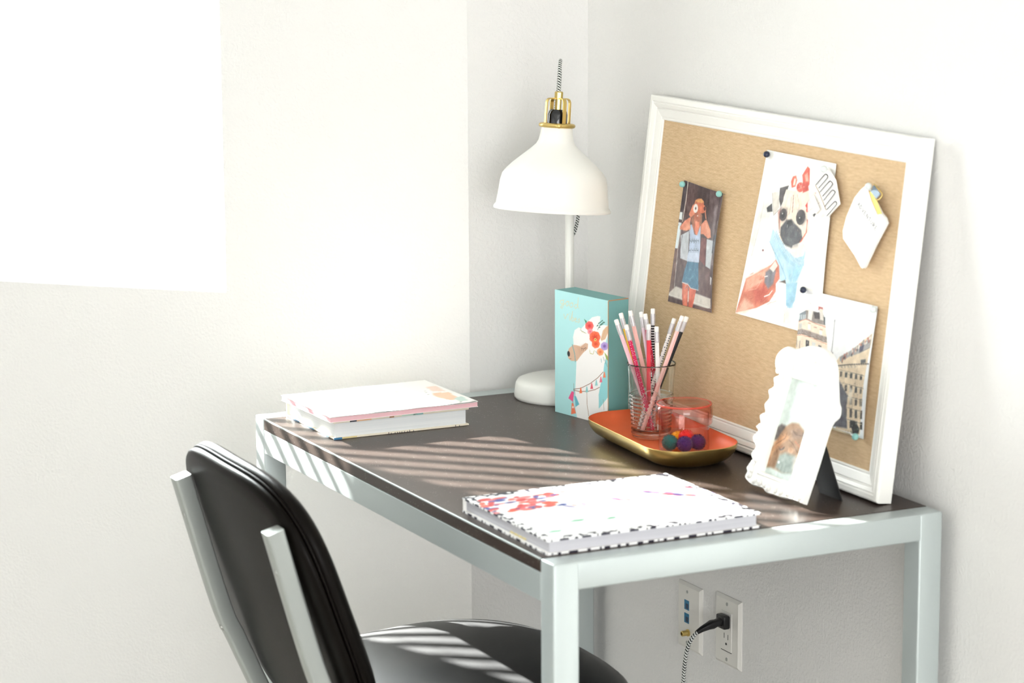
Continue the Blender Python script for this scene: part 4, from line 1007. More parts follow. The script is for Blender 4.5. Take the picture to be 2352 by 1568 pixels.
ART_PLANNER="""p 214,84,66 0.9 0.8 384,1684 356,1649 311,1622 263,1610 222,1618 201,1642 205,1677 233,1712 278,1739 327,1751 367,1743 388,1719
p 186,56,56 0.9 0.8 762,1880 739,1846 708,1822 676,1812 652,1819 643,1842 651,1875 674,1908 705,1933 737,1943 761,1935 770,1912
p 214,84,66 0.9 0.8 1191,2351 1161,2324 1103,2302 1033,2291 970,2295 931,2312 926,2337 956,2365 1013,2387 1083,2397 1146,2394 1186,2377
p 214,84,66 0.9 0.8 646,1643 623,1623 577,1608 521,1600 470,1603 437,1616 432,1634 455,1654 501,1670 557,1677 608,1674 641,1662
p 214,84,66 0.9 0.8 636,2318 619,2296 591,2280 560,2273 535,2277 521,2291 523,2312 540,2333 568,2349 598,2356 624,2352 638,2338
p 56,72,136 0.9 0.8 302,2107 278,2071 247,2044 216,2033 194,2041 187,2067 196,2102 219,2139 251,2166 282,2177 304,2169 311,2143
p 186,56,56 0.9 0.8 955,2170 928,2141 882,2118 830,2108 784,2114 758,2133 758,2161 785,2190 830,2213 883,2223 929,2218 955,2198
p 186,56,56 0.9 0.8 334,2458 302,2419 247,2389 186,2376 133,2383 104,2408 105,2445 137,2484 192,2514 253,2527 306,2520 336,2495
p 186,56,56 0.9 0.8 70,1844 46,1817 2,1797 -49,1788 -94,1793 -121,1810 -122,1835 -98,1862 -54,1882 -3,1891 42,1887 69,1869
p 214,84,66 0.9 0.8 458,1719 426,1680 377,1650 322,1637 278,1645 255,1672 259,1711 291,1751 340,1781 394,1794 439,1785 462,1758
p 186,56,56 0.9 0.8 319,2411 295,2389 249,2372 193,2363 143,2366 110,2379 106,2400 129,2422 175,2440 231,2448 282,2445 315,2432
p 220,110,110 0.9 0.8 921,2210 894,2190 839,2173 770,2165 707,2167 665,2179 657,2197 683,2217 738,2234 807,2243 870,2241 912,2229
p 70,76,140 0.9 0.8 995,2009 975,1989 941,1973 901,1966 866,1969 845,1982 844,2002 864,2022 898,2038 938,2045 973,2041 994,2028
p 186,56,56 0.9 0.8 592,1945 575,1920 550,1901 524,1893 505,1899 497,1916 502,1941 520,1966 545,1986 571,1993 590,1988 598,1970
p 220,110,110 0.9 0.8 695,2257 672,2237 625,2221 569,2214 517,2216 483,2228 477,2246 501,2266 547,2281 603,2289 656,2287 689,2275
p 214,84,66 0.9 0.8 168,2093 134,2053 76,2022 9,2009 -49,2016 -82,2043 -81,2081 -47,2121 11,2152 79,2166 136,2158 169,2132
p 56,72,136 0.9 0.8 215,1940 191,1919 145,1902 89,1894 37,1897 5,1910 -1,1930 23,1951 69,1968 126,1976 177,1973 210,1960
p 70,76,140 0.9 0.8 54,1896 23,1852 -24,1819 -74,1806 -114,1815 -133,1845 -126,1887 -95,1931 -48,1964 3,1978 43,1968 62,1938
p 220,110,110 0.9 0.8 909,2322 877,2287 821,2260 757,2248 701,2254 668,2276 668,2310 700,2344 755,2372 820,2384 876,2378 909,2355
p 186,56,56 0.9 0.8 533,2133 513,2108 484,2088 452,2080 427,2085 414,2103 418,2128 437,2154 467,2173 499,2182 524,2176 537,2159
p 186,56,56 0.9 0.8 216,2110 192,2071 161,2041 130,2030 109,2039 103,2066 114,2105 138,2144 170,2173 200,2185 221,2176 227,2148
p 220,110,110 0.9 0.8 1230,2313 1202,2276 1160,2248 1116,2236 1081,2244 1065,2269 1071,2305 1099,2342 1141,2370 1185,2382 1221,2374 1237,2349
p 214,84,66 0.9 0.8 1204,2157 1184,2136 1148,2120 1105,2112 1068,2116 1046,2129 1045,2149 1066,2170 1102,2186 1144,2194 1181,2190 1204,2177
p 56,72,136 0.9 0.8 492,2297 466,2268 422,2246 371,2236 326,2241 300,2260 300,2287 325,2316 370,2338 421,2348 466,2343 492,2324
p 56,72,136 0.9 0.8 969,1697 946,1668 908,1646 867,1637 833,1643 815,1663 819,1691 842,1719 879,1741 921,1750 955,1745 973,1725
p 70,76,140 0.9 0.8 579,2410 549,2379 493,2355 427,2344 368,2349 332,2368 329,2397 359,2427 414,2451 481,2463 540,2458 576,2439
p 186,56,56 0.9 0.8 1209,2032 1189,2008 1156,1990 1120,1983 1090,1987 1074,2003 1077,2026 1096,2049 1129,2067 1165,2075 1195,2070 1211,2055
p 220,110,110 0.9 0.8 607,1692 588,1666 560,1647 530,1639 507,1644 496,1662 501,1687 520,1713 548,1733 578,1741 601,1735 612,1717
p 214,84,66 0.9 0.8 577,2455 549,2429 495,2409 430,2399 371,2402 334,2418 329,2442 357,2467 410,2488 475,2498 534,2495 571,2479
p 214,84,66 0.9 0.8 1026,1903 997,1866 954,1838 907,1827 868,1835 850,1859 855,1895 884,1931 927,1959 975,1971 1013,1963 1032,1938
p 56,72,136 0.9 0.8 782,1712 758,1675 728,1648 700,1637 681,1646 676,1672 687,1708 710,1744 740,1771 768,1782 788,1774 792,1748
p 56,72,136 0.9 0.8 70,1717 42,1685 -3,1660 -56,1650 -100,1656 -125,1678 -124,1709 -97,1741 -51,1766 1,1777 46,1770 71,1748
p 214,84,66 0.9 0.8 1123,1855 1087,1815 1027,1783 959,1770 902,1778 870,1805 872,1844 908,1885 967,1916 1035,1930 1093,1922 1125,1895
p 186,56,56 0.9 0.8 189,1883 165,1853 124,1831 78,1821 39,1827 17,1846 18,1875 43,1904 83,1927 130,1936 169,1931 191,1911
p 70,76,140 0.9 0.8 1098,2168 1074,2146 1028,2129 973,2120 923,2123 892,2137 888,2158 912,2179 958,2197 1013,2205 1063,2202 1094,2188
p 220,110,110 0.9 0.8 869,2066 835,2023 783,1990 727,1977 681,1986 657,2015 663,2056 696,2098 748,2131 805,2145 851,2136 875,2107
p 70,76,140 0.9 0.8 1010,2282 985,2243 954,2214 925,2202 905,2211 900,2239 911,2277 936,2316 967,2345 997,2357 1017,2348 1022,2320
p 56,72,136 0.9 0.8 1117,1679 1099,1660 1069,1645 1034,1638 1005,1642 988,1655 988,1673 1006,1693 1036,1708 1071,1714 1101,1711 1117,1698
p 214,84,66 0.9 0.8 752,2064 728,2039 684,2020 632,2012 586,2016 558,2031 556,2054 580,2079 624,2098 676,2106 722,2102 750,2087
p 214,84,66 0.9 0.8 141,2248 114,2204 81,2171 51,2158 31,2169 26,2200 39,2243 65,2287 98,2320 129,2333 149,2323 153,2292
p 70,76,140 0.9 0.8 81,1964 46,1923 -13,1891 -80,1877 -137,1885 -169,1913 -168,1952 -133,1994 -74,2026 -7,2040 51,2032 83,2004
p 186,56,56 0.9 0.8 1334,2247 1297,2205 1236,2173 1168,2159 1110,2167 1078,2194 1081,2235 1117,2277 1178,2310 1246,2324 1305,2316 1337,2288
p 56,72,136 0.9 0.8 542,1760 521,1739 480,1722 432,1715 388,1718 361,1732 358,1751 380,1772 421,1789 469,1796 513,1793 540,1779
p 70,76,140 0.9 0.8 451,2330 419,2295 363,2267 298,2255 242,2261 209,2284 208,2318 240,2353 296,2381 361,2394 418,2387 451,2364
p 214,84,66 0.9 0.8 1012,1726 980,1689 927,1660 868,1648 818,1656 791,1681 794,1717 825,1754 878,1782 937,1794 987,1787 1014,1762
p 220,110,110 0.9 0.8 520,1713 494,1671 461,1640 430,1628 409,1638 404,1668 417,1709 443,1751 476,1782 507,1794 527,1784 532,1755
p 214,84,66 0.9 0.8 1297,2360 1266,2321 1218,2292 1166,2279 1123,2287 1101,2313 1106,2350 1136,2388 1184,2418 1237,2430 1280,2423 1302,2397
p 220,110,110 0.9 0.8 -21,1822 -47,1783 -83,1754 -121,1743 -149,1751 -160,1778 -152,1816 -127,1854 -90,1883 -53,1895 -24,1886 -13,1859
p 186,56,56 0.9 0.8 428,1776 410,1757 377,1742 338,1735 304,1739 284,1751 282,1769 301,1788 333,1803 372,1810 407,1806 427,1794
p 220,110,110 0.9 0.8 115,1684 87,1658 32,1637 -34,1628 -94,1632 -132,1649 -137,1673 -109,1699 -54,1720 12,1730 72,1726 110,1709
p 214,84,66 0.9 0.8 846,1985 822,1955 783,1932 741,1922 706,1928 687,1949 691,1977 715,2007 753,2030 796,2040 831,2034 849,2014
p 56,72,136 0.9 0.8 777,1739 741,1695 684,1662 622,1648 570,1657 543,1686 548,1729 583,1772 640,1806 703,1820 754,1811 782,1781
p 214,84,66 0.9 0.8 789,1726 766,1696 731,1673 693,1664 663,1670 648,1691 653,1720 676,1751 711,1774 749,1783 779,1777 794,1756
p 220,110,110 0.9 0.8 618,1699 590,1676 535,1658 466,1649 404,1652 364,1666 357,1688 385,1711 440,1730 508,1739 571,1735 611,1721
p 186,56,56 0.9 0.8 678,1897 651,1870 601,1849 541,1840 488,1844 456,1861 453,1886 480,1913 530,1934 589,1943 643,1939 675,1922
p 214,84,66 0.9 0.8 42,1805 11,1768 -40,1740 -98,1728 -148,1735 -175,1760 -174,1795 -143,1832 -92,1860 -34,1873 16,1865 43,1841
p 186,56,56 0.9 0.8 1529,2377 1501,2341 1461,2314 1418,2303 1384,2310 1368,2335 1374,2369 1402,2405 1443,2433 1486,2444 1520,2437 1536,2412
p 186,56,56 0.9 0.8 594,1819 569,1795 525,1776 472,1767 426,1771 397,1787 395,1810 419,1834 463,1853 516,1862 563,1858 591,1842
p 220,110,110 0.9 0.8 411,2132 389,2111 346,2094 294,2086 247,2089 218,2103 215,2123 237,2144 280,2161 332,2169 378,2166 408,2152
p 186,56,56 0.9 0.8 777,2194 746,2155 699,2125 648,2113 607,2121 586,2147 591,2185 621,2224 668,2254 719,2267 761,2259 782,2232
p 70,76,140 0.9 0.8 1295,2269 1275,2245 1243,2226 1209,2218 1181,2223 1166,2239 1169,2263 1189,2287 1220,2306 1255,2314 1283,2310 1298,2293
p 220,110,110 0.9 0.8 915,1960 887,1930 838,1907 782,1896 733,1902 704,1922 704,1951 732,1981 781,2005 837,2015 887,2010 915,1990
p 186,56,56 0.9 0.8 739,2377 719,2348 693,2327 666,2318 646,2324 638,2344 645,2372 664,2401 691,2422 718,2431 738,2425 746,2405
p 220,110,110 0.9 0.8 382,2394 361,2371 323,2353 279,2345 240,2349 217,2364 216,2385 237,2407 274,2425 319,2433 358,2429 381,2415
p 56,72,136 0.9 0.8 591,2145 567,2123 521,2105 465,2097 415,2100 383,2114 379,2134 403,2157 449,2174 505,2183 555,2180 587,2166
p 186,56,56 0.9 0.8 1268,2394 1244,2363 1208,2339 1171,2329 1141,2335 1126,2357 1132,2387 1155,2418 1191,2442 1229,2452 1259,2446 1273,2424
p 70,76,140 0.9 0.8 70,1992 48,1965 12,1945 -28,1936 -62,1941 -81,1959 -79,1985 -57,2011 -22,2032 19,2041 53,2035 72,2017
p 56,72,136 0.9 0.8 1167,1696 1144,1666 1110,1644 1074,1635 1046,1641 1032,1661 1037,1690 1060,1719 1094,1742 1130,1751 1159,1744 1172,1724
p 220,110,110 0.9 0.8 752,1827 726,1808 673,1792 607,1785 545,1787 505,1798 496,1816 522,1835 575,1851 641,1859 703,1857 744,1845
p 186,56,56 0.9 0.8 276,2221 250,2181 215,2151 179,2139 154,2148 144,2176 154,2215 179,2255 215,2285 250,2297 276,2288 285,2260
p 160,130,180 0.85 0.8 1573,1868 1558,1862 1534,1874 1507,1902 1484,1937 1472,1971 1473,1994 1488,2000 1512,1988 1540,1960 1562,1925 1575,1891
p 210,100,96 0.85 0.8 1479,1503 1459,1493 1427,1507 1393,1541 1364,1586 1350,1630 1353,1661 1374,1672 1405,1658 1440,1624 1468,1579 1483,1535
p 160,130,180 0.85 0.8 2099,1838 2081,1823 2055,1828 2030,1850 2011,1884 2004,1921 2011,1950 2029,1964 2055,1960 2080,1938 2099,1904 2106,1867
p 180,80,110 0.85 0.8 2453,1389 2435,1375 2409,1380 2383,1403 2364,1437 2357,1474 2364,1503 2383,1517 2409,1511 2434,1489 2453,1455 2460,1418
p 210,100,96 0.85 0.8 2266,1433 2245,1421 2212,1434 2177,1468 2149,1514 2136,1559 2140,1593 2162,1604 2195,1591 2230,1557 2258,1511 2271,1466
p 84,74,146 0.85 0.8 2568,1734 2551,1726 2524,1738 2495,1767 2472,1806 2460,1843 2463,1869 2480,1877 2507,1865 2536,1836 2559,1797 2571,1760
p 84,74,146 0.85 0.8 3398,1239 3379,1227 3353,1233 3328,1256 3309,1290 3302,1326 3309,1354 3327,1367 3353,1361 3379,1338 3398,1303 3404,1267
p 180,80,110 0.85 0.8 2877,1833 2860,1816 2841,1812 2824,1823 2814,1846 2814,1875 2824,1901 2841,1918 2860,1922 2877,1911 2886,1888 2886,1859
p 180,80,110 0.85 0.8 1966,1596 1943,1575 1913,1575 1885,1597 1866,1635 1861,1678 1872,1716 1895,1737 1925,1737 1953,1715 1972,1677 1977,1634
p 210,100,96 0.85 0.8 1454,1466 1436,1459 1406,1474 1373,1507 1346,1550 1330,1591 1332,1618 1350,1625 1379,1610 1413,1576 1440,1534 1455,1493
p 160,130,180 0.85 0.8 2655,1658 2637,1649 2611,1659 2584,1686 2562,1722 2552,1759 2556,1785 2573,1795 2599,1785 2627,1758 2649,1721 2659,1685
p 84,74,146 0.85 0.8 2307,1754 2291,1742 2270,1745 2249,1763 2234,1791 2229,1821 2235,1846 2251,1858 2272,1855 2293,1837 2308,1809 2313,1779
p 210,100,96 0.85 0.8 3052,1647 3027,1628 2994,1632 2962,1660 2939,1704 2931,1751 2942,1790 2967,1809 3000,1804 3033,1776 3055,1733 3063,1685
p 210,100,96 0.85 0.8 3029,1267 3009,1257 2977,1270 2944,1302 2918,1346 2905,1390 2910,1421 2931,1431 2962,1418 2995,1385 3022,1341 3034,1298
p 160,130,180 0.85 0.8 2653,1684 2628,1665 2594,1671 2561,1701 2536,1746 2527,1795 2537,1834 2562,1853 2596,1847 2630,1817 2654,1772 2663,1723
p 84,74,146 0.85 0.8 1406,1571 1387,1552 1364,1551 1342,1567 1327,1596 1324,1631 1333,1662 1352,1681 1376,1683 1398,1667 1413,1637 1416,1602
p 210,100,96 0.85 0.8 1262,1552 1246,1539 1225,1541 1204,1559 1189,1587 1183,1618 1189,1643 1205,1657 1226,1654 1248,1637 1263,1608 1268,1577
p 160,130,180 0.85 0.8 3260,1549 3240,1530 3215,1528 3192,1545 3179,1575 3177,1611 3188,1643 3208,1662 3233,1664 3256,1647 3270,1616 3271,1581
p 84,74,146 0.85 0.8 1666,1557 1644,1535 1617,1533 1592,1551 1576,1585 1573,1625 1584,1660 1606,1682 1633,1684 1658,1666 1674,1632 1677,1592
p 84,74,146 0.85 0.8 3405,1530 3385,1512 3360,1512 3337,1530 3323,1561 3320,1597 3330,1627 3350,1645 3375,1645 3398,1627 3413,1596 3415,1561
p 84,74,146 0.85 0.8 1303,1775 1285,1764 1259,1772 1232,1798 1210,1834 1200,1871 1204,1898 1222,1909 1248,1901 1275,1875 1297,1839 1307,1802
p 84,74,146 0.85 0.8 2292,1583 2271,1560 2247,1554 2227,1566 2216,1594 2217,1629 2229,1663 2251,1687 2275,1693 2295,1681 2306,1653 2305,1618
p 180,80,110 0.85 0.8 2854,1385 2829,1362 2800,1361 2772,1382 2755,1418 2752,1461 2765,1499 2789,1522 2819,1523 2846,1502 2863,1466 2866,1423
p 160,130,180 0.85 0.8 3032,1786 3013,1768 2990,1766 2970,1781 2957,1808 2956,1842 2966,1872 2985,1891 3008,1893 3029,1878 3042,1850 3043,1816
p 84,74,146 0.85 0.8 1187,1477 1171,1472 1142,1490 1109,1525 1080,1567 1063,1607 1063,1632 1080,1636 1108,1618 1142,1583 1170,1541 1187,1502
p 160,130,180 0.85 0.8 2924,1646 2907,1637 2881,1647 2854,1673 2833,1709 2823,1744 2827,1770 2844,1779 2870,1770 2897,1743 2918,1707 2928,1672
p 210,100,96 0.85 0.8 2745,1779 2722,1755 2695,1751 2672,1767 2659,1798 2658,1837 2671,1873 2694,1897 2721,1902 2744,1886 2757,1854 2758,1815
p 210,100,96 0.85 0.8 2405,1648 2383,1631 2355,1634 2328,1658 2308,1694 2302,1735 2311,1768 2332,1786 2360,1782 2388,1759 2407,1722 2413,1681
p 84,74,146 0.85 0.8 2211,1633 2187,1615 2156,1620 2125,1647 2102,1689 2094,1734 2102,1770 2126,1788 2157,1783 2189,1756 2211,1714 2219,1669
p 160,130,180 0.85 0.8 1557,1836 1543,1830 1521,1840 1496,1864 1476,1895 1466,1926 1468,1948 1482,1955 1504,1945 1529,1921 1549,1889 1559,1858
p 180,80,110 0.85 0.8 1537,1619 1518,1602 1493,1605 1468,1626 1450,1659 1444,1696 1451,1726 1470,1743 1496,1740 1521,1719 1539,1686 1545,1649
p 84,74,146 0.85 0.8 3449,1500 3427,1479 3403,1475 3381,1489 3369,1518 3369,1554 3382,1588 3403,1609 3428,1613 3450,1599 3462,1570 3462,1533
p 160,130,180 0.85 0.8 1363,1473 1344,1452 1320,1448 1299,1461 1287,1489 1286,1524 1296,1557 1316,1578 1339,1583 1360,1569 1373,1541 1374,1506
p 210,100,96 0.85 0.8 2480,1396 2457,1370 2433,1361 2414,1371 2404,1398 2407,1434 2422,1469 2444,1495 2468,1504 2488,1494 2497,1467 2494,1431
p 210,100,96 0.85 0.8 2460,1631 2445,1623 2422,1631 2398,1654 2379,1686 2370,1718 2374,1741 2389,1750 2412,1741 2436,1718 2455,1686 2464,1654
p 180,80,110 0.85 0.8 1990,1510 1973,1500 1948,1509 1922,1534 1901,1568 1892,1603 1896,1630 1913,1640 1938,1632 1965,1607 1985,1572 1995,1537
p 210,100,96 0.85 0.8 2699,1690 2684,1682 2662,1690 2639,1712 2621,1742 2612,1773 2616,1796 2631,1805 2653,1797 2676,1774 2694,1744 2703,1713
p 210,100,96 0.85 0.8 2764,1471 2744,1456 2717,1460 2691,1482 2673,1517 2667,1555 2675,1585 2695,1601 2721,1597 2747,1574 2766,1540 2772,1502
p 160,130,180 0.85 0.8 3103,1326 3082,1307 3058,1304 3036,1320 3023,1349 3022,1384 3033,1416 3053,1435 3078,1438 3100,1422 3113,1393 3114,1358
p 160,130,180 0.85 0.8 2048,1384 2031,1367 2010,1364 1992,1376 1981,1400 1980,1430 1990,1457 2007,1475 2027,1478 2045,1465 2056,1441 2057,1411
p 160,130,180 0.85 0.8 2917,1680 2897,1664 2871,1668 2845,1690 2827,1725 2821,1763 2829,1794 2849,1809 2875,1805 2901,1783 2919,1748 2925,1710
p 160,130,180 0.85 0.8 3037,1295 3015,1271 2991,1265 2971,1277 2961,1304 2962,1339 2976,1373 2998,1396 3022,1403 3042,1391 3052,1364 3051,1328
p 160,130,180 0.85 0.8 1804,1559 1780,1537 1751,1536 1723,1557 1705,1594 1701,1637 1712,1675 1736,1698 1765,1699 1793,1678 1811,1641 1815,1597
p 180,80,110 0.85 0.8 3241,1710 3219,1694 3191,1698 3164,1722 3144,1758 3138,1799 3147,1831 3169,1848 3197,1844 3224,1820 3244,1783 3250,1743
p 160,130,180 0.85 0.8 1298,1877 1274,1854 1244,1854 1215,1876 1196,1915 1190,1960 1201,1999 1225,2022 1255,2022 1284,2000 1304,1961 1309,1916
p 180,80,110 0.85 0.8 2801,1503 2778,1486 2746,1494 2715,1522 2691,1564 2683,1608 2691,1644 2714,1660 2745,1653 2777,1624 2800,1582 2809,1538
p 160,130,180 0.85 0.8 1307,1908 1289,1894 1265,1897 1240,1918 1222,1951 1215,1986 1222,2015 1239,2029 1264,2025 1288,2004 1306,1972 1313,1936
p 84,74,146 0.85 0.8 3468,1641 3448,1619 3425,1613 3407,1623 3398,1648 3400,1681 3413,1713 3433,1734 3455,1741 3474,1730 3483,1705 3481,1672
p 160,130,180 0.85 0.8 1973,1609 1954,1601 1924,1617 1890,1652 1861,1696 1846,1738 1848,1766 1867,1773 1897,1758 1931,1723 1959,1679 1975,1637
p 180,80,110 0.85 0.8 2839,1584 2817,1567 2787,1571 2758,1596 2738,1635 2731,1677 2740,1712 2763,1729 2792,1725 2821,1700 2842,1661 2848,1619
p 210,100,96 0.85 0.8 2597,1827 2576,1813 2546,1821 2516,1849 2493,1889 2483,1931 2490,1964 2511,1978 2541,1970 2571,1942 2594,1902 2604,1859
p 160,130,180 0.85 0.8 1721,1458 1698,1437 1668,1438 1640,1460 1620,1498 1615,1541 1625,1578 1648,1599 1678,1598 1707,1576 1726,1538 1731,1495
p 160,130,180 0.85 0.8 2706,1703 2689,1698 2662,1715 2631,1747 2605,1788 2590,1826 2591,1850 2608,1855 2635,1839 2666,1806 2692,1765 2707,1727
p 84,74,146 0.85 0.8 2560,1746 2544,1734 2524,1736 2504,1753 2490,1780 2485,1810 2492,1834 2507,1847 2528,1844 2548,1827 2562,1800 2566,1771
p 160,130,180 0.85 0.8 1557,1432 1539,1416 1516,1417 1493,1434 1478,1464 1473,1498 1481,1527 1499,1543 1522,1542 1545,1524 1560,1494 1565,1460
p 84,74,146 0.85 0.8 2910,1404 2883,1383 2847,1388 2813,1417 2788,1464 2781,1514 2792,1556 2819,1577 2855,1572 2889,1543 2914,1496 2921,1446
p 210,100,96 0.85 0.8 3052,1306 3033,1296 3006,1306 2977,1334 2954,1372 2944,1411 2949,1439 2968,1449 2995,1439 3024,1411 3047,1373 3057,1334
p 210,100,96 0.85 0.8 2376,1530 2358,1520 2333,1530 2305,1556 2283,1593 2273,1629 2278,1656 2295,1666 2321,1656 2349,1630 2370,1593 2380,1557
p 210,100,96 0.85 0.8 2685,1554 2673,1545 2657,1547 2642,1560 2631,1581 2627,1604 2632,1623 2644,1632 2660,1630 2676,1617 2687,1596 2690,1573
p 210,100,96 0.85 0.8 2096,1496 2079,1485 2056,1491 2032,1512 2014,1544 2007,1577 2012,1602 2028,1614 2052,1608 2076,1586 2094,1555 2101,1522
p 90,170,130 0.9 0.5 708,754 839,832 996,810 905,736
p 90,170,130 0.9 0.5 1234,650 1344,741 1458,742 1378,661
p 90,170,130 0.9 0.5 1642,331 1765,414 1901,403 1814,327
p 90,170,130 0.9 0.5 163,360 291,435 444,414 356,342
p 90,170,130 0.9 0.5 2763,1053 2882,1147 3001,1149 2915,1065
p 90,170,130 0.9 0.5 1995,337 2131,414 2290,392 2195,319
l 150,150,166 0.9 5.68 1698,1606 1776,1363 2065,1283
l 160,150,160 0.9 5.61 2174,1080 2262,961 2380,971
l 180,180,190 0.8 3.21 1745,1306 1728,955"""
SHAPES={'card':[(493.6,421.0),(513.1,425.8),(537.0,408.6),(553.7,375.1),(523.9,350.2),(481.5,395.2)],'clips':[[(485.4,396.3),(504.5,412.9),(509.2,414.8),(513.0,413.3),(513.1,409.3),(493.5,391.9)],[(498.7,386.8),(517.7,403.6),(522.7,405.9),(527.8,404.1),(527.7,399.6),(507.0,381.5)],[(511.3,375.8),(527.5,391.1),(532.0,393.6),(537.0,392.2),(537.2,388.3),(516.2,367.3)],[(522.2,363.1),(537.9,375.4),(542.0,377.8),(545.4,376.3),(545.2,372.3),(524.2,353.5)]],'diag':[(483.0,395.3),(494.1,386.9),(518.9,362.0)],'tag':[(619.2,409.0),(623.4,407.8),(632.1,403.3),(668.0,374.5),(678.6,369.2),(684.3,362.1),(661.0,325.4),(642.7,292.0),(638.4,289.7),(633.3,290.7),(614.6,304.9),(591.9,318.6),(579.4,325.9),(575.9,337.8),(581.3,359.7),(595.9,389.3),(609.8,403.0)],'yellow':[(630.8,403.7),(637.9,402.3),(655.8,390.6),(671.0,374.3),(660.6,372.0),(642.6,389.1)],'clipq':[(644.6,412.8),(663.2,402.3),(655.3,394.3),(639.0,402.9)],'clipr':[(642.3,414.9),(666.3,402.5),(659.3,393.2),(655.1,394.9)],'textl':[(606.6,379.4),(663.0,346.5)],'frame':[(0.158,-0.0013),(0.1376,-0.0011),(0.1213,-0.0023),(0.1009,-0.0044),(0.0837,-0.0046),(0.0625,-0.0057),(0.0518,-0.0019),(0.0342,-0.0021),(0.0165,-0.0023),(-0.0022,0.0035),(-0.0002,0.0125),(-0.0051,0.0177),(-0.0014,0.0234),(0.0058,0.031),(-0.0034,0.0402),(0.0035,0.0527),(-0.0124,0.0642),(-0.002,0.0762),(-0.0116,0.0817),(-0.0017,0.0885),(-0.0095,0.0993),(0.0023,0.1065),(-0.0055,0.1173),(0.002,0.1286),(-0.0058,0.1394),(0.0054,0.1476),(-0.0009,0.1599),(0.0109,0.167),(-0.005,0.1764),(-0.0105,0.1914),(-0.0015,0.204),(0.0129,0.2102),(0.0311,0.2084),(0.0493,0.2151),(0.0717,0.2214),(0.0967,0.222),(0.1203,0.2165),(0.138,0.2017),(0.1508,0.1802),(0.1656,0.1545),(0.1737,0.1466),(0.1764,0.1329),(0.1641,0.1163),(0.1618,0.0589)]}

# ------------------------------------------------------------------ helpers
def lin(c): return tuple(((v / 255) / 12.92 if v / 255 <= 0.04045 else ((v / 255 + 0.055) / 1.055) ** 2.4) for v in c)
def mat(name, rgb=(200, 200, 200), rough=0.5, metal=0.0, spec=0.5, var=0.04, vscale=30.0, bump=0.0, bscale=200.0, bdist=0.001, coat=0.0, trans=0.0, ior=1.45, sss=0.0, attr=None, sheen=0.0):
    m = bpy.data.materials.new(name); m.use_nodes = True; nt = m.node_tree; N = nt.nodes; L = nt.links; b = N['Principled BSDF']
    b.inputs['Roughness'].default_value = rough; b.inputs['Metallic'].default_value = metal
    b.inputs['Specular IOR Level'].default_value = spec; b.inputs['Coat Weight'].default_value = coat
    b.inputs['Transmission Weight'].default_value = trans; b.inputs['IOR'].default_value = ior; b.inputs['Sheen Weight'].default_value = sheen
    tc = N.new('ShaderNodeTexCoord')
    if attr:
        a = N.new('ShaderNodeAttribute'); a.attribute_name = attr; L.new(a.outputs['Color'], b.inputs['Base Color'])
    else:
        c = lin(rgb); n = N.new('ShaderNodeTexNoise'); n.inputs['Scale'].default_value = vscale; n.inputs['Detail'].default_value = 3
        r = N.new('ShaderNodeMix'); r.data_type = 'RGBA'
        r.inputs[6].default_value = tuple(x * (1 - var) for x in c) + (1,); r.inputs[7].default_value = tuple(min(1, x * (1 + var)) for x in c) + (1,)
        L.new(tc.outputs['Object'], n.inputs['Vector']); L.new(n.outputs['Fac'], r.inputs[0]); L.new(r.outputs[2], b.inputs['Base Color'])
    if bump > 0:
        n2 = N.new('ShaderNodeTexNoise'); n2.inputs['Scale'].default_value = bscale; n2.inputs['Detail'].default_value = 4
        bp = N.new('ShaderNodeBump'); bp.inputs['Strength'].default_value = bump; bp.inputs['Distance'].default_value = bdist
        L.new(tc.outputs['Object'], n2.inputs['Vector']); L.new(n2.outputs['Fac'], bp.inputs['Height']); L.new(bp.outputs['Normal'], b.inputs['Normal'])
    return m
def set_props(o, label=None, cat=None, group=None, kind=None):
    if label: o['label'] = label
    if cat: o['category'] = cat
    if group: o['group'] = group
    if kind: o['kind'] = kind
    return o
def thing(name, label, cat, loc=(0, 0, 0), rot=None, group=None, matrix=None):
    o = bpy.data.objects.new(name, None); COL.objects.link(o); o.empty_display_size = 0.02
    if matrix is not None: o.matrix_world = matrix
    else:
        o.location = loc
        if rot: o.rotation_euler = rot
    return set_props(o, label, cat, group)
def obj(name, bm, m, parent=None, smooth=False, label=None, kind=None, loc=None, rot=None):
    me = bpy.data.meshes.new(name); bm.normal_update(); bm.to_mesh(me); bm.free()
    if smooth:
        for f in me.polygons: f.use_smooth = True
    o = bpy.data.objects.new(name, me); COL.objects.link(o)
    for mm in (m if isinstance(m, (list, tuple)) else [m]): me.materials.append(mm)
    if parent is not None: o.parent = parent
    if loc: o.location = loc
    if rot: o.rotation_euler = rot
    if smooth == 'auto':
        try: me.set_sharp_from_angle(angle=math.radians(38))
        except Exception: pass
    return set_props(o, label, None, None, kind)
def box(bm, x0, x1, y0, y1, z0, z1, bev=0.0, seg=2, mi=0):
    vs = [bm.verts.new((x, y, z)) for x in (x0, x1) for y in (y0, y1) for z in (z0, z1)]
    F = [(0, 1, 3, 2), (4, 6, 7, 5), (0, 4, 5, 1), (2, 3, 7, 6), (0, 2, 6, 4), (1, 5, 7, 3)]
    fs = [bm.faces.new([vs[i] for i in q]) for q in F]
    for f in fs: f.material_index = mi
    if bev > 0:
        es = list({e for f in fs for e in f.edges}); bmesh.ops.bevel(bm, geom=es, offset=bev, segments=seg, affect='EDGES', profile=0.5)
    return fs
def newbox(*a, **k):
    bm = bmesh.new(); box(bm, *a, **k); return bm
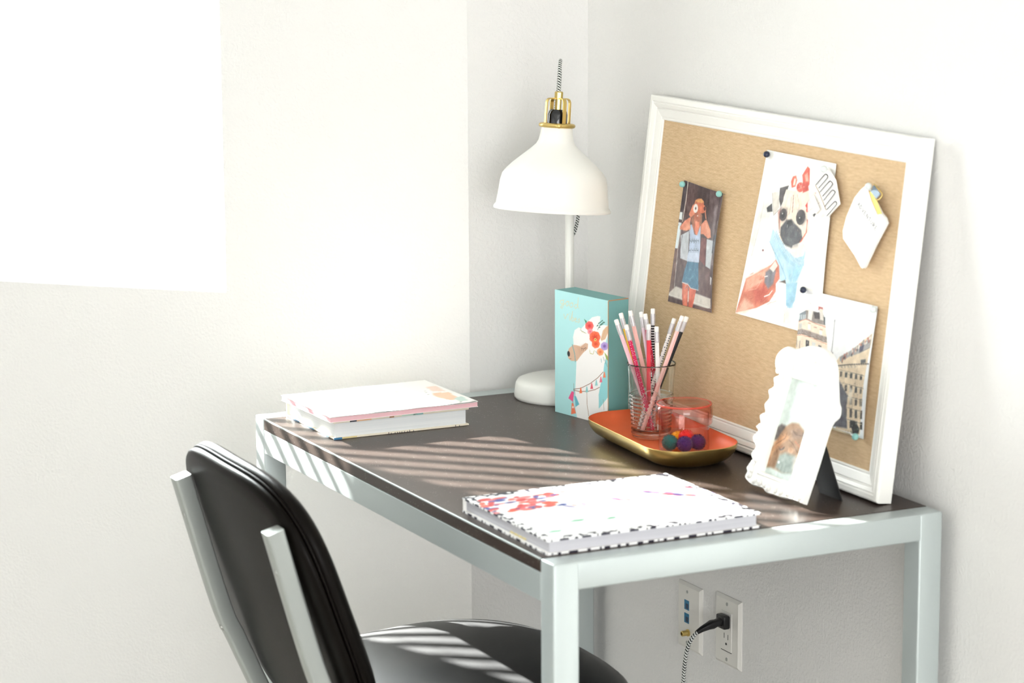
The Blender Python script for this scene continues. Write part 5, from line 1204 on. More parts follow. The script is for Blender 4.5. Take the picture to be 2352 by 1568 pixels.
def lathe(bm, prof, n=48, c=(0, 0, 0), axis=None, ang=2 * PI, closed=False):
    A = Matrix.Identity(3)
    if axis is not None: A = Vector((0, 0, 1)).rotation_difference(Vector(axis).normalized()).to_matrix()
    c = Vector(c); rings = []
    for r, z in prof:
        if r < 1e-6: rings.append([bm.verts.new(c + A @ Vector((0, 0, z)))])
        else: rings.append([bm.verts.new(c + A @ Vector((r * math.cos(2 * PI * i / n), r * math.sin(2 * PI * i / n), z))) for i in range(n)])
    prs = list(zip(rings, rings[1:])) + ([(rings[-1], rings[0])] if closed else [])
    for a, b in prs:
        for i in range(n):
            j = (i + 1) % n
            if len(a) == 1 and len(b) == 1: continue
            if len(a) == 1: bm.faces.new((a[0], b[j], b[i]))
            elif len(b) == 1: bm.faces.new((a[i], a[j], b[0]))
            else: bm.faces.new((a[i], a[j], b[j], b[i]))
    bmesh.ops.recalc_face_normals(bm, faces=bm.faces[:]); return bm
def smooth_path(pts, n=8):
    P_ = [Vector(p) for p in pts]; out = []
    for i in range(len(P_) - 1):
        p0 = P_[max(i - 1, 0)]; p1 = P_[i]; p2 = P_[i + 1]; p3 = P_[min(i + 2, len(P_) - 1)]
        for k in range(n):
            t = k / n; out.append(0.5 * ((2 * p1) + (-p0 + p2) * t + (2 * p0 - 5 * p1 + 4 * p2 - p3) * t * t + (-p0 + 3 * p1 - 3 * p2 + p3) * t ** 3))
    out.append(P_[-1]); return out
def sweep(bm, path, sec, up=Vector((0, 0, 1)), cap=True, closed=False):
    # sec: list of (a, b); a along side vector, b along local up
    path = [Vector(p) for p in path]; rings = []; n = len(path); lastu = None
    for i, p in enumerate(path):
        if closed: t = path[(i + 1) % n] - path[i - 1]
        else: t = path[min(i + 1, n - 1)] - path[max(i - 1, 0)]
        t.normalize(); uu = up if lastu is None else lastu
        s = t.cross(uu)
        if s.length < 1e-4: s = t.cross(Vector((1, 0, 0)))
        s.normalize(); v = s.cross(t).normalized(); lastu = v
        rings.append([bm.verts.new(p + s * a + v * b) for a, b in sec])
    m = len(sec)
    for i in range(n if closed else n - 1):
        A, B = rings[i], rings[(i + 1) % n]
        for k in range(m): bm.faces.new((A[k], A[(k + 1) % m], B[(k + 1) % m], B[k]))
    if cap and not closed: bm.faces.new(rings[0][::-1]); bm.faces.new(rings[-1])
    bmesh.ops.recalc_face_normals(bm, faces=bm.faces[:]); return bm
def circ(r, n=8): return [(r * math.cos(2 * PI * i / n), r * math.sin(2 * PI * i / n)) for i in range(n)]
def rrect(w, h, r, n=3):
    o = []
    for sx, sy, a0 in ((1, 1, 0), (-1, 1, 90), (-1, -1, 180), (1, -1, 270)):
        for i in range(n + 1):
            t = math.radians(a0 + 90 * i / n); o.append((sx * (w / 2 - r) + r * math.cos(t), sy * (h / 2 - r) + r * math.sin(t)))
    return o
def prism(bm, pts, z0, z1, bev=0.0):
    a = [bm.verts.new((x, y, z0)) for x, y in pts]; b = [bm.verts.new((x, y, z1)) for x, y in pts]; n = len(pts)
    fs = [bm.faces.new(a[::-1]), bm.faces.new(b)] + [bm.faces.new((a[i], a[(i + 1) % n], b[(i + 1) % n], b[i])) for i in range(n)]
    bmesh.ops.recalc_face_normals(bm, faces=fs)
    if bev > 0: bmesh.ops.bevel(bm, geom=[e for e in bm.edges if len(e.link_faces) == 2 and e.calc_face_angle(0) > 1.0 and abs(e.verts[0].co.z - e.verts[1].co.z) < 1e-6], offset=bev, segments=2, affect='EDGES')
    return bm
def ball(bm, c, r, sub=3, sc=(1, 1, 1)):
    m = Matrix.Translation(c) @ Matrix.Diagonal((sc[0], sc[1], sc[2], 1)); bmesh.ops.create_icosphere(bm, subdivisions=sub, radius=r, matrix=m); return bm
def ribbon(bm, pts, w, z, th=0.0003):
    for a, b in zip(pts, pts[1:]):
        a = Vector((a[0], a[1], 0)); b = Vector((b[0], b[1], 0)); d = (b - a)
        if d.length < 1e-7: continue
        d.normalize(); n = Vector((-d.y, d.x, 0)) * w / 2; a = a - d * w * .3; b = b + d * w * .3
        q = [a + n, a - n, b - n, b + n]; lo = [bm.verts.new((v.x, v.y, z)) for v in q]; hi = [bm.verts.new((v.x, v.y, z + th)) for v in q]
        bm.faces.new(hi); bm.faces.new(lo[::-1])
        for i in range(4): bm.faces.new((lo[i], lo[(i + 1) % 4], hi[(i + 1) % 4], hi[i]))
    return bm

# printed surfaces: a fine grid of vertices, each coloured from a list of inked shapes (flat print)
def paint(P2, items, base):
    n = len(P2); C = np.tile(np.array(base, float) / 255, (n, 1))
    X, Y = P2[:, 0], P2[:, 1]
    for it in items.split('\n'):
        k, col, a, w, *pts = it.split(' ')
        col = np.array([float(v) for v in col.split(',')]) / 255; a = float(a); w = float(w)
        q = np.array([[float(v) for v in p.split(',')] for p in pts]) / 10.0
        pad = w + 1.5; s = (X > q[:, 0].min() - pad) & (X < q[:, 0].max() + pad) & (Y > q[:, 1].min() - pad) & (Y < q[:, 1].max() + pad)
        idx = np.nonzero(s)[0]
        if len(idx) == 0: continue
        x, y = X[idx], Y[idx]; d = np.full(len(idx), 1e9); ins = np.zeros(len(idx), bool); m = len(q)
        for i in range(m if k == 'p' else m - 1):
            x0, y0 = q[i]; x1, y1 = q[(i + 1) % m]; dx, dy = x1 - x0, y1 - y0; L2 = dx * dx + dy * dy + 1e-9
            t = np.clip(((x - x0) * dx + (y - y0) * dy) / L2, 0, 1); d = np.minimum(d, np.hypot(x - x0 - t * dx, y - y0 - t * dy))
            if k == 'p':
                c = ((y0 > y) != (y1 > y)); xi = x0 + (y - y0) * dx / (dy if abs(dy) > 1e-9 else 1e-9); ins ^= c & (x < xi)
        if k == 'p': sd_ = np.where(ins, -d, d); cov = np.clip(0.5 - sd_ / max(2 * w, 0.5), 0, 1)
        else: cov = np.clip(0.5 - (d - w / 2) / 0.5, 0, 1) * min(1, max(w, .3) / 0.5)
        cov = (cov * a)[:, None]; C[idx] = C[idx] * (1 - cov) + col * cov
    return C
def print_mesh(name, nx, ny, pos, uv, items, base, m, parent=None, pre=None, grain=0.0):
    # pos(s, t) -> local xyz ; uv(s, t) -> mm coordinates for the ink
    V = []; U = []
    for j in range(ny + 1):
        for i in range(nx + 1):
            s, t = i / nx, j / ny; V.append(pos(s, t)); U.append(uv(s, t))
    F = [(j * (nx + 1) + i, j * (nx + 1) + i + 1, (j + 1) * (nx + 1) + i + 1, (j + 1) * (nx + 1) + i) for j in range(ny) for i in range(nx)]
    me = bpy.data.meshes.new(name); me.from_pydata(V, [], F)
    C = paint(np.array(U, float), items, base) if items else np.tile(np.array(base, float) / 255, (len(V), 1))
    if pre is not None: C = pre(np.array(U, float), C)
    if grain:
        rn = np.random.RandomState(1); g1 = rn.normal(0, grain, (ny + 1, nx + 1)); g2 = np.kron(rn.normal(0, grain, ((ny + 1) // 6 + 2, (nx + 1) // 6 + 2)), np.ones((6, 6)))[:ny + 1, :nx + 1]
        for _ in range(2): g2 = (g2 + np.roll(g2, 2, 0) + np.roll(g2, 2, 1) + np.roll(g2, -2, 0) + np.roll(g2, -2, 1)) / 5
        lum = 1 - np.abs(C.mean(1, keepdims=True) * 2 - 1) ** 3; C = np.clip(C + (g1 + 2 * g2).ravel()[:, None] * lum, 0, 1)
    C = np.where(C <= 0.04045, C / 12.92, ((np.clip(C, 0, 1) + 0.055) / 1.055) ** 2.4)
    at = me.color_attributes.new('ink', 'FLOAT_COLOR', 'POINT'); at.data.foreach_set('color', np.concatenate([C, np.ones((len(V), 1))], 1).astype(np.float32).ravel())
    for f in me.polygons: f.use_smooth = True
    me.materials.append(m); o = bpy.data.objects.new(name, me); COL.objects.link(o)
    if parent is not None: o.parent = parent
    return o

# ------------------------------------------------------------------ materials
def wall_mat():
    m = mat('wall_paint', (232, 231, 229), 0.85, var=0.012, vscale=3.0, spec=0.25); nt = m.node_tree; N = nt.nodes; L = nt.links; b = N['Principled BSDF']
    g = N.new('ShaderNodeNewGeometry'); n1 = N.new('ShaderNodeTexNoise'); n1.inputs['Scale'].default_value = 190; n1.inputs['Detail'].default_value = 3
    r = N.new('ShaderNodeValToRGB'); r.color_ramp.elements[0].position = .42; r.color_ramp.elements[1].position = .62
    bp = N.new('ShaderNodeBump'); bp.inputs['Strength'].default_value = 0.35; bp.inputs['Distance'].default_value = 0.0011
    L.new(g.outputs['Position'], n1.inputs['Vector']); L.new(n1.outputs['Fac'], r.inputs['Fac']); L.new(r.outputs['Color'], bp.inputs['Height']); L.new(bp.outputs['Normal'], b.inputs['Normal']); return m
M_wall = wall_mat()
M_ceil = mat('ceiling_paint', (240, 240, 236), 0.9, bump=.2, bscale=90)
M_trim = mat('trim_paint', (240, 240, 236), 0.45, var=.01)
def floor_mat():
    m = mat('pale_carpet', (196, 191, 184), 0.95, var=.1, vscale=6); return m
M_floor = floor_mat()
M_silver = mat('silver_powder_coat', (190, 199, 199), 0.40, metal=0.45, spec=.5, var=.02, vscale=400, bump=.05, bscale=1500, bdist=.0003)
def top_mat():
    m = mat('espresso_laminate', (56, 45, 39), 0.36, spec=.42, var=.16, vscale=14); nt = m.node_tree; N = nt.nodes; L = nt.links; b = N['Principled BSDF']
    tc = N.new('ShaderNodeTexCoord'); mp = N.new('ShaderNodeMapping'); mp.inputs['Scale'].default_value = (60, 4, 60)
    n = N.new('ShaderNodeTexNoise'); n.inputs['Scale'].default_value = 6; n.inputs['Detail'].default_value = 5
    bp = N.new('ShaderNodeBump'); bp.inputs['Strength'].default_value = .12; bp.inputs['Distance'].default_value = .0005
    L.new(tc.outputs['Object'], mp.inputs['Vector']); L.new(mp.outputs['Vector'], n.inputs['Vector']); L.new(n.outputs['Fac'], bp.inputs['Height']); L.new(bp.outputs['Normal'], b.inputs['Normal'])
    v = N.new('ShaderNodeTexVoronoi'); v.inputs['Scale'].default_value = 260; v.inputs['Randomness'].default_value = 1
    n3 = N.new('ShaderNodeTexNoise'); n3.inputs['Scale'].default_value = 90
    lt = N.new('ShaderNodeMath'); lt.operation = 'LESS_THAN'; lt.inputs[1].default_value = .17
    gt = N.new('ShaderNodeMath'); gt.operation = 'GREATER_THAN'; gt.inputs[1].default_value = .56
    mu = N.new('ShaderNodeMath'); mu.operation = 'MULTIPLY'; mx = N.new('ShaderNodeMix'); mx.data_type = 'RGBA'
    L.new(tc.outputs['Object'], v.inputs['Vector']); L.new(tc.outputs['Object'], n3.inputs['Vector']); L.new(v.outputs['Distance'], lt.inputs[0]); L.new(n3.outputs['Fac'], gt.inputs[0])
    L.new(lt.outputs[0], mu.inputs[0]); L.new(gt.outputs[0], mu.inputs[1]); src = b.inputs['Base Color'].links[0].from_socket
    L.new(mu.outputs[0], mx.inputs[0]); L.new(src, mx.inputs[6]); mx.inputs[7].default_value = (.32, .30, .28, 1); L.new(mx.outputs[2], b.inputs['Base Color']); return m
M_top = top_mat()
M_black = mat('black_leatherette', (13, 10, 8), 0.34, spec=.2, ior=1.25, var=.05, bump=.12, bscale=900, bdist=.0004)
M_seat = mat('black_seat_leatherette', (18, 20, 23), 0.48, spec=.9, ior=1.6, coat=.15, var=.05, bump=.25, bscale=1100, bdist=.0005)
M_blackplastic = mat('black_plastic', (22, 22, 24), 0.3, var=.03)
M_gloss_black = mat('glossy_black', (14, 15, 20), 0.12, var=.02, coat=.5)
M_chair = mat('silver_chair_enamel', (160, 165, 162), 0.36, metal=.35, var=.02, bump=.04, bscale=1200, bdist=.0003)
M_screw = mat('screw_steel', (170, 172, 170), 0.3, metal=.9)
M_white = mat('white_enamel', (243, 243, 238), 0.28, spec=.5, var=.008)
M_brass = mat('brushed_brass', (206, 180, 112), 0.3, metal=1.0, var=.05, vscale=60)
M_ink = mat('printed_paper', attr='ink', rough=.5, spec=.35)
M_inkmatte = mat('printed_board', attr='ink', rough=.6, spec=.3)
M_inkgloss = mat('printed_photo', attr='ink', rough=.32, spec=.4)
M_paper = mat('page_paper', (236, 238, 236), 0.8, var=.02)
M_woodwhite = mat('white_frame_paint', (246, 245, 240), 0.32, var=.008)
def thin_glass(name, tint, refl=1.0, rough=0.02, edge=None):
    m = bpy.data.materials.new(name); m.use_nodes = True; nt = m.node_tree; N = nt.nodes; L = nt.links; N.remove(N['Principled BSDF']); out = N['Material Output']
    t = N.new('ShaderNodeBsdfTransparent'); t.inputs[0].default_value = tint + (1,)
    if edge:
        lw = N.new('ShaderNodeLayerWeight'); lw.inputs[0].default_value = .35; cm = N.new('ShaderNodeMix'); cm.data_type = 'RGBA'; cm.inputs[6].default_value = tint + (1,); cm.inputs[7].default_value = edge + (1,); L.new(lw.outputs['Facing'], cm.inputs[0]); L.new(cm.outputs[2], t.inputs[0])
    g = N.new('ShaderNodeBsdfGlossy'); g.inputs['Roughness'].default_value = rough
    fr = N.new('ShaderNodeFresnel'); fr.inputs[0].default_value = 1.45; mx = N.new('ShaderNodeMixShader'); mu = N.new('ShaderNodeMath'); mu.operation = 'MULTIPLY'; mu.inputs[1].default_value = refl
    ge = N.new('ShaderNodeNewGeometry'); iv = N.new('ShaderNodeMath'); iv.operation = 'SUBTRACT'; iv.inputs[0].default_value = 1.0; m2 = N.new('ShaderNodeMath'); m2.operation = 'MULTIPLY'; L.new(ge.outputs['Backfacing'], iv.inputs[1]); L.new(fr.outputs[0], mu.inputs[0]); L.new(mu.outputs[0], m2.inputs[0]); L.new(iv.outputs[0], m2.inputs[1]); L.new(m2.outputs[0], mx.inputs[0]); L.new(t.outputs[0], mx.inputs[1]); L.new(g.outputs[0], mx.inputs[2]); L.new(mx.outputs[0], out.inputs[0]); return m
M_pane = thin_glass('window_glass', (.97, .99, .98), 1.0)
M_clearthin = thin_glass('photo_glass', (.99, 1.0, .995), .35)
M_jar = thin_glass('pink_jar_glass', (1.0, .97, .96), 1.6, .03, (.90, .76, .73))
M_lid = thin_glass('coral_lid_glass', (1.0, .86, .83), 1.6, .04, (.94, .58, .52))
M_glass = mat('tumbler_glass', (250, 252, 250), 0.02, trans=1.0, ior=1.45, var=0)
def slat_mat():
    m = bpy.data.materials.new('blind_vinyl'); m.use_nodes = True; nt = m.node_tree; N = nt.nodes; L = nt.links; b = N['Principled BSDF']; b.inputs['Base Color'].default_value = (.9, .9, .88, 1); b.inputs['Roughness'].default_value = .5
    t = N.new('ShaderNodeBsdfTranslucent'); t.inputs[0].default_value = (.85, .86, .84, 1); mx = N.new('ShaderNodeMixShader'); mx.inputs[0].default_value = .38
    n = N.new('ShaderNodeTexNoise'); n.inputs['Scale'].default_value = 40; r = N.new('ShaderNodeMix'); r.data_type = 'RGBA'; r.inputs[6].default_value = (.86, .86, .84, 1); r.inputs[7].default_value = (.92, .92, .9, 1)
    L.new(n.outputs['Fac'], r.inputs[0]); L.new(r.outputs[2], b.inputs['Base Color'])
    L.new(b.outputs[0], mx.inputs[1]); L.new(t.outputs[0], mx.inputs[2]); L.new(mx.outputs[0], N['Material Output'].inputs[0]); return m
M_slat = slat_mat()
def burlap_mat():
    m = mat('burlap', (205, 170, 122), 0.9, spec=.1, var=.0); nt = m.node_tree; N = nt.nodes; L = nt.links; b = N['Principled BSDF']; tc = N.new('ShaderNodeTexCoord')
    def wave(d):
        w = N.new('ShaderNodeTexWave'); w.wave_type = 'BANDS'; w.bands_direction = d; w.inputs['Scale'].default_value = 230; w.inputs['Distortion'].default_value = 1.6; w.inputs['Detail'].default_value = 2; w.inputs['Detail Scale'].default_value = .4
        L.new(tc.outputs['Object'], w.inputs['Vector']); return w
    wx, wy = wave('X'), wave('Y'); mx = N.new('ShaderNodeMath'); mx.operation = 'MAXIMUM'; L.new(wx.outputs['Fac'], mx.inputs[0]); L.new(wy.outputs['Fac'], mx.inputs[1])
    n = N.new('ShaderNodeTexNoise'); n.inputs['Scale'].default_value = 55; n.inputs['Detail'].default_value = 8; n.inputs['Roughness'].default_value = .75; mp = N.new('ShaderNodeMapping'); mp.inputs['Scale'].default_value = (1, 5, 1)
    L.new(tc.outputs['Object'], mp.inputs['Vector']); L.new(mp.outputs['Vector'], n.inputs['Vector'])
    mu = N.new('ShaderNodeMath'); mu.operation = 'MULTIPLY'; L.new(mx.outputs[0], mu.inputs[0]); L.new(n.outputs['Fac'], mu.inputs[1])
    r = N.new('ShaderNodeValToRGB'); e = r.color_ramp.elements; e[0].position = .1; e[0].color = lin((186, 152, 110)) + (1,); e[1].position = .6; e[1].color = lin((236, 211, 176)) + (1,)
    L.new(mu.outputs[0], r.inputs['Fac']); L.new(r.outputs['Color'], b.inputs['Base Color'])
    bp = N.new('ShaderNodeBump'); bp.inputs['Strength'].default_value = .5; bp.inputs['Distance'].default_value = .0008; L.new(mu.outputs[0], bp.inputs['Height']); L.new(bp.outputs['Normal'], b.inputs['Normal']); return m
M_burlap = burlap_mat()

# ------------------------------------------------------------------ room
GAP, WY, XC = 0.026, 0.034, -0.21
ZF, ZC = 0.0, 2.55
def wall_seg(name, a, b, z0=ZF, z1=ZC, th=0.12, holes=None, m=None):
    # vertical wall from a to b (plan); room side is to the left of a->b ; holes: (u0,u1,z0,z1)
    a = Vector(a); b = Vector(b); d = (b - a); Ln = d.length; d.normalize(); nrm = Vector((d.y, -d.x))
    bm = bmesh.new(); us = sorted({0, Ln} | {h[k] for h in (holes or []) for k in (0, 1)}); zs = sorted({z0, z1} | {h[k] for h in (holes or []) for k in (2, 3)})
    def solid(i, j):
        if i < 0 or j < 0 or i >= len(us) - 1 or j >= len(zs) - 1: return False
        u = (us[i] + us[i + 1]) / 2; z = (zs[j] + zs[j + 1]) / 2
        return not any(h[0] < u < h[1] and h[2] < z < h[3] for h in (holes or []))
    vc = {}
    def V(i, j, o):
        if (i, j, o) not in vc:
            p = a + d * us[i] + nrm * (th if o else 0); vc[(i, j, o)] = bm.verts.new((p.x, p.y, zs[j]))
        return vc[(i, j, o)]
    for i in range(len(us) - 1):
        for j in range(len(zs) - 1):
            if not solid(i, j): continue
            bm.faces.new((V(i, j, 0), V(i + 1, j, 0), V(i + 1, j + 1, 0), V(i, j + 1, 0))); bm.faces.new((V(i, j, 1), V(i, j + 1, 1), V(i + 1, j + 1, 1), V(i + 1, j, 1)))
            for (di, dj, q) in ((-1, 0, ((i, j), (i, j + 1))), (1, 0, ((i + 1, j), (i + 1, j + 1))), (0, -1, ((i, j), (i + 1, j))), (0, 1, ((i, j + 1), (i + 1, j + 1)))):
                if not solid(i + di, j + dj): (p0, p1) = q; bm.faces.new((V(*p0, 0), V(*p1, 0), V(*p1, 1), V(*p0, 1)))
    bmesh.ops.recalc_face_normals(bm, faces=bm.faces[:])
    return obj(name, bm, m or M_wall, kind='structure')
W45 = 2.36
xe, ye = XC - W45, WY + W45
WU0, WU1, WZ0, WZ1 = 0.466, 1.30, 0.148 + T, 1.42 + T
wall_seg('wall_right', (GAP, -5.5), (GAP, WY))
wall_seg('wall_far', (GAP, WY), (XC, WY), th=.02)
wl = wall_seg('wall_window', (XC, WY), (xe, ye), holes=[(WU0, WU1, WZ0, WZ1)], th=.11)
wall_seg('wall_back', (xe, ye), (-4.5, ye))
wall_seg('wall_left', (-4.5, ye), (-4.5, -5.5), holes=[(ye + .35, ye + 2.85, .65, 2.2)])
wall_seg('wall_near', (-4.5, -5.5), (GAP, -5.5), holes=[(1.1, 3.8, .55, 2.3)])
def slab(name, z0, z1, m):
    bm = bmesh.new(); prism(bm, [(GAP, -5.5), (GAP, WY), (XC, WY), (xe, ye), (-4.5, ye), (-4.5, -5.5)], z0, z1); return obj(name, bm, m, kind='structure')
slab('floor', -.05, 0, M_floor); slab('ceiling', ZC, ZC + .05, M_ceil)
def baseboard(name, a, b, end=0):
    bm = bmesh.new(); a = Vector((*a, 0)); b = Vector((*b, 0)); d = (b - a).normalized(); n = Vector((-d.y, d.x, 0))
    pr = [(0, 0), (.012, 0), (.012, .07), (.008, .085), (0, .09)]
    A = [bm.verts.new(a + n * x + Vector((0, 0, z))) for x, z in pr]; B = [bm.verts.new(b + n * x + Vector((0, 0, z))) for x, z in pr]
    for i in range(5): bm.faces.new((A[i], A[(i + 1) % 5], B[(i + 1) % 5], B[i]))
    bm.faces.new(A[::-1]); bm.faces.new(B); bmesh.ops.recalc_face_normals(bm, faces=bm.faces[:]); obj(name, bm, M_trim, kind='structure')
baseboard('baseboard_right', (GAP, -5.5), (GAP, WY - .013)); baseboard('baseboard_far', (GAP - .013, WY), (XC - .004, WY)); baseboard('baseboard_window', (XC - .012, WY + .004), (xe, ye))

# window: local frame  x = along wall away from the corner, y = outwards, z = up
wm = Matrix.Translation((XC, WY, 0)) @ Matrix(((-.70711, .70711, 0, 0), (.70711, .70711, 0, 0), (0, 0, 1, 0), (0, 0, 0, 1)))
win = bpy.data.objects.new('window_1', None); COL.objects.link(win); win.matrix_world = wm; win['kind'] = 'structure'
bm = bmesh.new()
for q in ((WU0, WU0 + .035, WZ0, WZ1), (WU1 - .035, WU1, WZ0, WZ1), (WU0 + .035, WU1 - .035, WZ0, WZ0 + .035), (WU0 + .035, WU1 - .035, WZ1 - .035, WZ1)):
    box(bm, q[0], q[1], .085, .109, q[2], q[3])
obj('window_frame', bm, M_trim, win)
obj('pane', newbox(WU0 + .035, WU1 - .035, .094, .098, WZ0 + .035, WZ1 - .035), M_pane, win)
for nm, (wx0, wx1, wy, axis, z0, z1) in {'added_window_2': (-.7, -3.4, -5.56, 'x', .55, 2.3), 'added_window_3': (-.35, -2.85, -4.56, 'y', .65, 2.2)}.items():  # unseen windows, added to go with the two fill lights
    w2 = bpy.data.objects.new(nm, None); COL.objects.link(w2); w2['kind'] = 'structure'; bm = bmesh.new()
    lo, hi = min(wx0, wx1), max(wx0, wx1); mid = (lo + hi) / 2
    for (p0, p1, q0, q1) in ((lo, lo + .05, z0, z1), (hi - .05, hi, z0, z1), (mid - .03, mid + .03, z0, z1), (lo, hi, z0, z0 + .05), (lo, hi, z1 - .05, z1)):
        if axis == 'x': box(bm, p0, p1, wy - .02, wy + .02, q0, q1)
        else: box(bm, wy - .02, wy + .02, p0, p1, q0, q1)
    obj('window_frame', bm, M_trim, w2)
    obj('sky_blocker', newbox(lo, hi, -5.53, -5.527, z0, z1) if axis == 'x' else newbox(-4.53, -4.527, lo, hi, z0, z1), M_trim, w2)  # closed panel added to keep sky light from entering through this opening

# blind
bl = thing('window_blind', 'white horizontal slat blind hanging in the bright window recess', 'blind', matrix=wm)
SU0, SU1, SY = WU0 + .008, WU1 - .008, .045; tilt = math.radians(25.5)
def slat_bm(w=.050):
    bm = bmesh.new(); n = 5; top = []; bot = []
    for x in (SU0, SU1):
        a = []; b = []
        for i in range(n):
            t = (i / (n - 1) - .5) * w; c = .0022 * (1 - (2 * t / w) ** 2)
            yy = t * math.cos(tilt) - c * math.sin(tilt); zz = t * math.sin(tilt) + c * math.cos(tilt)
            a.append(bm.verts.new((x, yy, zz + .0012))); b.append(bm.verts.new((x, yy, zz - .0012)))
        top.append(a); bot.append(b)
    for i in range(n - 1):
        bm.faces.new((top[0][i], top[1][i], top[1][i + 1], top[0][i + 1])); bm.faces.new((bot[0][i], bot[0][i + 1], bot[1][i + 1], bot[1][i]))
        for k in (0, 1): bm.faces.new((top[k][i], top[k][i + 1], bot[k][i + 1], bot[k][i]))
    bm.faces.new((top[0][0], bot[0][0], bot[1][0], top[1][0])); bm.faces.new((top[0][-1], top[1][-1], bot[1][-1], bot[0][-1]))
    bmesh.ops.recalc_face_normals(bm, faces=bm.faces[:]); return bm
RZ = WZ0 + .034
z = RZ + .048; k = 0; s0_ = None
while z < WZ1 - .05:
    if s0_ is None: s0_ = obj('slat', slat_bm(), M_slat, bl, smooth='auto'); o = s0_
    else: o = s0_.copy(); COL.objects.link(o); o.parent = bl
    o.location = (0, SY, z); z += .049; k += 1
obj('bottom_rail', newbox(SU0, SU1, SY - .024, SY + .024, -.008, .008, bev=.003), M_slat, bl, loc=(0, 0, RZ + .003), rot=(0, math.radians(1.05), 0))
bpy.data.objects['bottom_rail'].location = (0, 0, RZ + .003 + math.tan(math.radians(1.05)) * .47)
obj('headrail', newbox(SU0, SU1, SY - .028, SY + .028, WZ1 - .045, WZ1 - .001), M_slat, bl)
for u in (.62, .88, 1.14):
    bm = bmesh.new()
    for dy in (-.027, .027): sweep(bm, [(u, SY + dy, WZ1 - .04), (u, SY + dy, RZ + .01)], circ(.0009, 5), up=Vector((1, 0, 0)))
    obj('ladder_cord', bm, M_slat, bl)
for i, (u, zz) in enumerate(((.535, .640), (.555, .600), (.575, .612))):
    bm = bmesh.new(); sweep(bm, [(u, .012, WZ1 - .05), (u, .012, zz + T)], circ(.0009, 5), up=Vector((1, 0, 0))); o = obj('pull_cord', bm, M_slat, bl)
    bm = bmesh.new(); lathe(bm, [(0, 0), (.0025, -.001), (.006, -.03), (.007, -.04), (0, -.041)], 14, (u, .012, zz + T)); obj('tassel', bm, M_slat, o, smooth='auto')

# ------------------------------------------------------------------ desk
D, LD, WT, HR, HT, HA = 0.6285, 1.091, 0.039, 0.0392, 0.0194, 0.0598
dk = thing('writing_desk', 'espresso-topped writing desk with square silver metal frame pushed into the corner', 'desk', (0, 0, 0))
def Z(z): return z + T
obj('tabletop', newbox(-D, 0, -LD + WT + .0005, -WT - .0005, Z(-HT), Z(0), bev=.0015), M_top, dk, label='dark espresso laminate desktop')
for (x0, x1) in ((-D, -D + WT), (-WT, 0)):
    for (y0, y1) in ((-WT, 0), (-LD, -LD + WT)):
        obj('leg', newbox(x0, x1, y0, y1, 0, Z(0), bev=.0028, seg=3), M_silver, dk, smooth='auto')
for (y0, y1) in ((-WT, 0), (-LD, -LD + WT)):
    bm = bmesh.new(); box(bm, -D + WT - .003, -WT + .003, y0 + .0001, y1 - .0001, Z(-HR), Z(0) - .0001, bev=.0026, seg=3); obj('end_rail', bm, M_silver, dk, smooth='auto')
obj('edge_trim', newbox(-D - .0004, -D + .0022, -LD + WT + .0008, -WT - .0008, Z(-.0022), Z(.0004), bev=.0006), M_silver, dk)
for (x0, x1) in ((-D + .0004, -D + .022), (-.022, -.0004)):
    obj('apron', newbox(x0, x1, -LD + WT, -WT, Z(-HA), Z(-HT) - .0002, bev=.001), M_silver, dk)
for (x, y) in ((-.028, -LD + WT + .012), (-D + .028, -LD + WT + .012)):
    bm = bmesh.new(); lathe(bm, [(0, 0), (.006, 0), (.006, -.006), (.003, -.008), (0, -.008)], 12, (x, y, Z(-HT))); obj('bolt', bm, M_screw, dk, smooth='auto')

# ------------------------------------------------------------------ chair
ch = thing('office_chair', 'black padded chair with silver tube frame tucked under the desk', 'chair', (-.60, -.635, 0))
CY0 = 0.0
bp_ = [Vector((-.9215, 0, .0208)), Vector((-.8654, 0, -.1780)), Vector((-.8400, 0, -.2400)), Vector((-.8051, 0, -.3200))]
bdir = Vector((.3281 - .02, 0, -.9447)).normalized(); bn = Vector((.95, 0, .31)).normalized()   # down, forward
def CL(v): return Vector((v[0] + .60, v[1], v[2] + T))
top = Vector((-.9215, 0, .0208)); up = -bdir
def back_pt(y, s, off):       # y local across, s up the back, off forwards
    curve = .25 * y * y + .15 * (s + .14) ** 2 - .009
    return CL(top + up * s + bn * (off + curve) + Vector((0, y, 0)))
def outline(n=72):
    o = []
    for i in range(n):
        t = 2 * PI * i / n; c, s = math.cos(t), math.sin(t)
        e = 3.5 if s > 0 else 2.9
        x = math.copysign(abs(c) ** (2 / e), c); y = math.copysign(abs(s) ** (2 / e), s)
        hw = .247 * (1 - .04 * y); o.append((x * hw + .018, -.155 + y * (.205 if y > 0 else .225)))
    return o
OUT = outline()
def pad(prof, flip=False):
    bm = bmesh.new(); rings = []; n = len(OUT); cy = -.155
    for sc, ins, off in prof:
        ring = []
        for (y, s) in OUT:
            v = Vector((y, s - cy)); L_ = v.length; v2 = v * sc - (v / L_) * ins; ring.append(bm.verts.new(back_pt(v2.x, v2.y + cy, off)))
        rings.append(ring)
    for A, B in zip(rings, rings[1:]):
        for i in range(n): bm.faces.new((A[i], A[(i + 1) % n], B[(i + 1) % n], B[i]))
    for R_, fl in ((rings[0], 0), (rings[-1], 1)):
        v = Vector((0, 0, 0))
        for q in R_: v += q.co
        c = bm.verts.new(v / n)
        for i in range(n): bm.faces.new((R_[i], R_[(i + 1) % n], c))
    bmesh.ops.recalc_face_normals(bm, faces=bm.faces[:]); return bm
